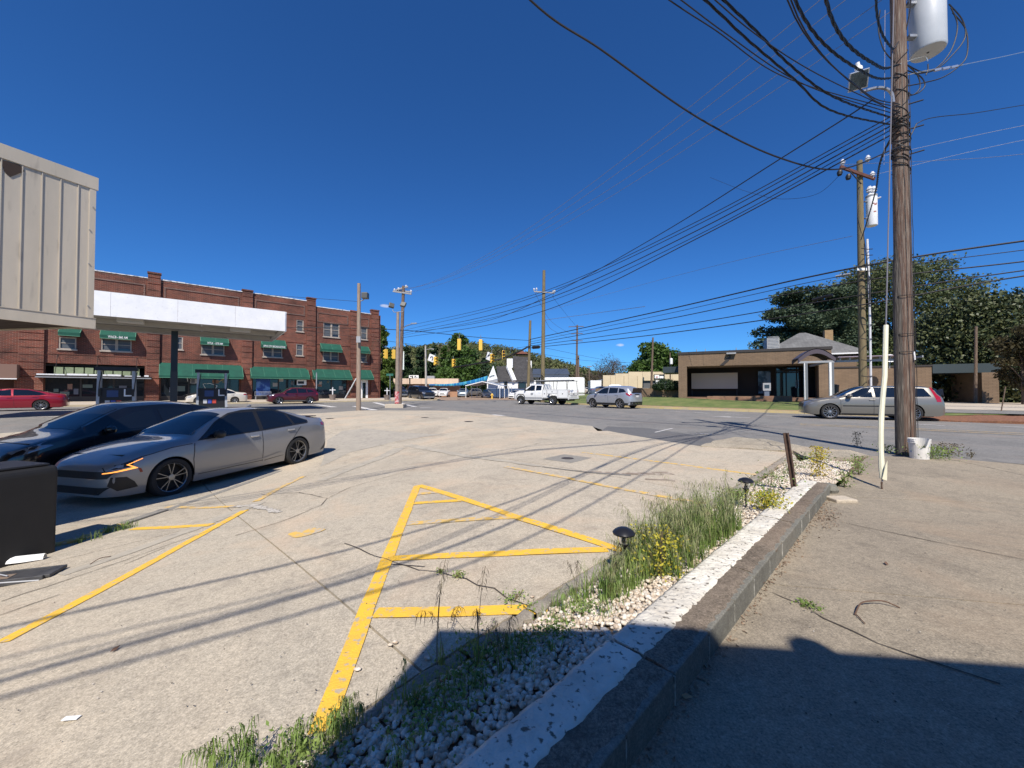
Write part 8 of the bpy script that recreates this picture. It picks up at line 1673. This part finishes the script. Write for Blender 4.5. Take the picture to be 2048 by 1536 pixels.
# dead twig and litter
def twig(label, pts, zf, r=.004, name='twig'):
    P = [gp(*p, zf) + Vector((0, 0, .008 + (.02 if 0 < i < len(pts) - 1 else 0))) for i, p in enumerate(pts)]; q = MB(); loopw(q, P, r); return tag(q.build(name, M('dead_vine', (.12, .07, .045), rough=.9)), label, 'twig')
twig('curved dead vine lying on the pavement', ((1710, 1232), (1722, 1216), (1745, 1211), (1770, 1212), (1800, 1218)), zR); twig('short forked piece of the dead vine', ((1712, 1231), (1730, 1250)), zR, .003); twig('dry brown twig on the lot left of the thick line', ((180, 1130), (200, 1122), (222, 1114)), T, .004)
tag(MB().box(-.03, .035, -.012, .012, 0, .002, Matrix.Translation(gp(141, 1440) + Vector((0, 0, .008))) @ Matrix.Rotation(.1, 4, 'Z')).build('paper_scrap', m_white), 'scrap of white paper on the concrete at the lower left', 'litter')
rl = random.Random(8)
for i, (px, py, zf, lb) in enumerate(((230, 1302, T, 'curled dark leaf on the concrete at the lower left'), (1372, 1398, zR, 'tan dead leaf in the shade beside the wall'), (1773, 1130, zR, 'small brown leaf on the sunny pavement'), (1526, 1168, zR, 'brown leaf litter at the wall foot'))):
    g = gp(px, py, zf); q = MB(); q.add([(-.025, 0, .004), (0, -.012, .002), (.03, .003, .012), (0, .014, .01)], [(0, 1, 2, 3)]); o = tag(q.build('dead_leaf', M('leaf_brown', (.14, .08, .05), rough=.8) if i != 1 else M('leaf_tan', (.4, .28, .16), rough=.8)), lb, 'leaf'); o.location = g + Vector((0, 0, .006)); o.rotation_euler = (0, 0, rl.uniform(0, 6))
Q = []
for _ in range(420): t = rl.uniform(-1.2, 4.4); p = WP_(t, .31 + abs(rl.gauss(0, .03)), 0); Q.append((p.x, p.y, zR(p.x, p.y) + .006))
for _ in range(260): g = gp(rl.gauss(1655, 14), rl.gauss(1035, 14), zR); Q.append((g.x, g.y, g.z + .01))
tag(quads('leaf_litter', cards(np.array(Q), .022, .5, .8), M('litter_brown', (.16, .09, .055), (.3, .24, .17), 30, .9)), kind='stuff')
# grit on lot: tiny chips
Q = []
for _ in range(500):
    g = gp(rl.uniform(0, 1300), 900 + 600 * rl.random() ** 1.5); 
    if (g.xy - WL).dot(WN) < -.7: Q.append((g.x, g.y, g.z + .008))
for _ in range(300):
    g = gp(rl.uniform(1500, 2048), rl.uniform(950, 1500), zR); 
    if (g.xy - WL).dot(WN) > .4: Q.append((g.x, g.y, g.z + .008))
tag(quads('grit', cards(np.array(Q), .010, .7, .7), M('grit_grey', (.1, .085, .07), (.4, .37, .32), 40, .9, contrast=(.5, .55))), kind='stuff')
# black bin at far left
g = atY(60, 1000, 4.95); zb0 = T(-5.7, 4.2); t = thing('waste_bin', 'dark square waste bin in the shade at the left edge', 'bin', (-5.70, 4.2, zb0), -.28)
q = MB(); q.prism([(-.36, 0), (.36, 0), (.38, .98), (.35, 1.03), (-.35, 1.03), (-.38, .98)], lambda p, t_: (p[0], t_, p[1]), -.38, .38); q.build('body', M('bin_black', (.010, .010, .0105), (.007, .007, .0075), 5, .65), t, bevel=.03); q = MB(); q.box(-.3, .3, -.392, -.381, .12, .8); q.build('front_panel', M('bin_black', (.02, .02, .021)), t, bevel=.01); box('lid', -.33, .33, -.33, .33, 1.032, 1.06, m_black, t, bevel=.02)
# car trim debris
g = gp(50, 1160); t = thing('broken_bumper', 'broken black plastic car undertray lying on the concrete at the left edge', 'debris', g + Vector((-.12, 0, 0)), .33); q = MB(); q.box(-.42, .30, -.13, .13, .02, .035); q.box(-.42, .3, -.14, -.12, .0, .06); q.box(-.42, .3, .11, .13, .0, .05); q.box(.24, .34, -.12, .1, .03, .06); q.build('tray', M('tray_black', (.035, .035, .038), (.07, .07, .07), 8, .5), t, bevel=.006)
q = MB(); q.box(-.2, .0, -.05, .05, .036, .04); q.build('opening', M('dirt_brown', (.2, .15, .11), rough=.9), t); q = MB(); q.tube([(-.18, 0, .04), (-.12, .0, .08), (-.02, -.02, .05)], .006, 5); q.tube([(-.4, -.13, .06), (.28, -.145, .02)], .008, 5); q.build('bracket', m_greym, t)
g = gp(20, 1130); t = thing('bumper_cover', 'curved strip of white painted bumper lying behind the black tray', 'debris', g, .36); q = MB()
for k in range(12):
    x = -.55 + k * .075; w_ = .055 if k < 10 else .055 - (k - 9) * .012
    for j in range(7): a = math.pi * j / 6; q.v.append((x, math.cos(a) * w_, .03 + math.sin(a) * .055))
    if k:
        for j in range(6): a = (k - 1) * 7 + j; q.f.append([a, a + 7, a + 8, a + 1]); q.m.append(0)
q.build('shell', m_white, t, smooth=60); 
# fire hydrant far
g = gp(984, 797.5); t = thing('fire_hydrant', 'yellow fire hydrant at the roadside before the carport', 'fire hydrant', g); q = MB(); q.lathe([(0, 0), (.24, 0), (.24, .08), (.17, .1), (.16, .75), (.24, .8), (.22, .95), (.1, 1.08), (0, 1.12)], n=12); q.build('barrel', m_sigy, t, smooth=40); q = MB(); q.tube([(-.3, 0, .72), (.3, 0, .72)], .1, 8); q.build('nozzle_cap', m_sigy, t); t.scale = (.75, .75, .75)
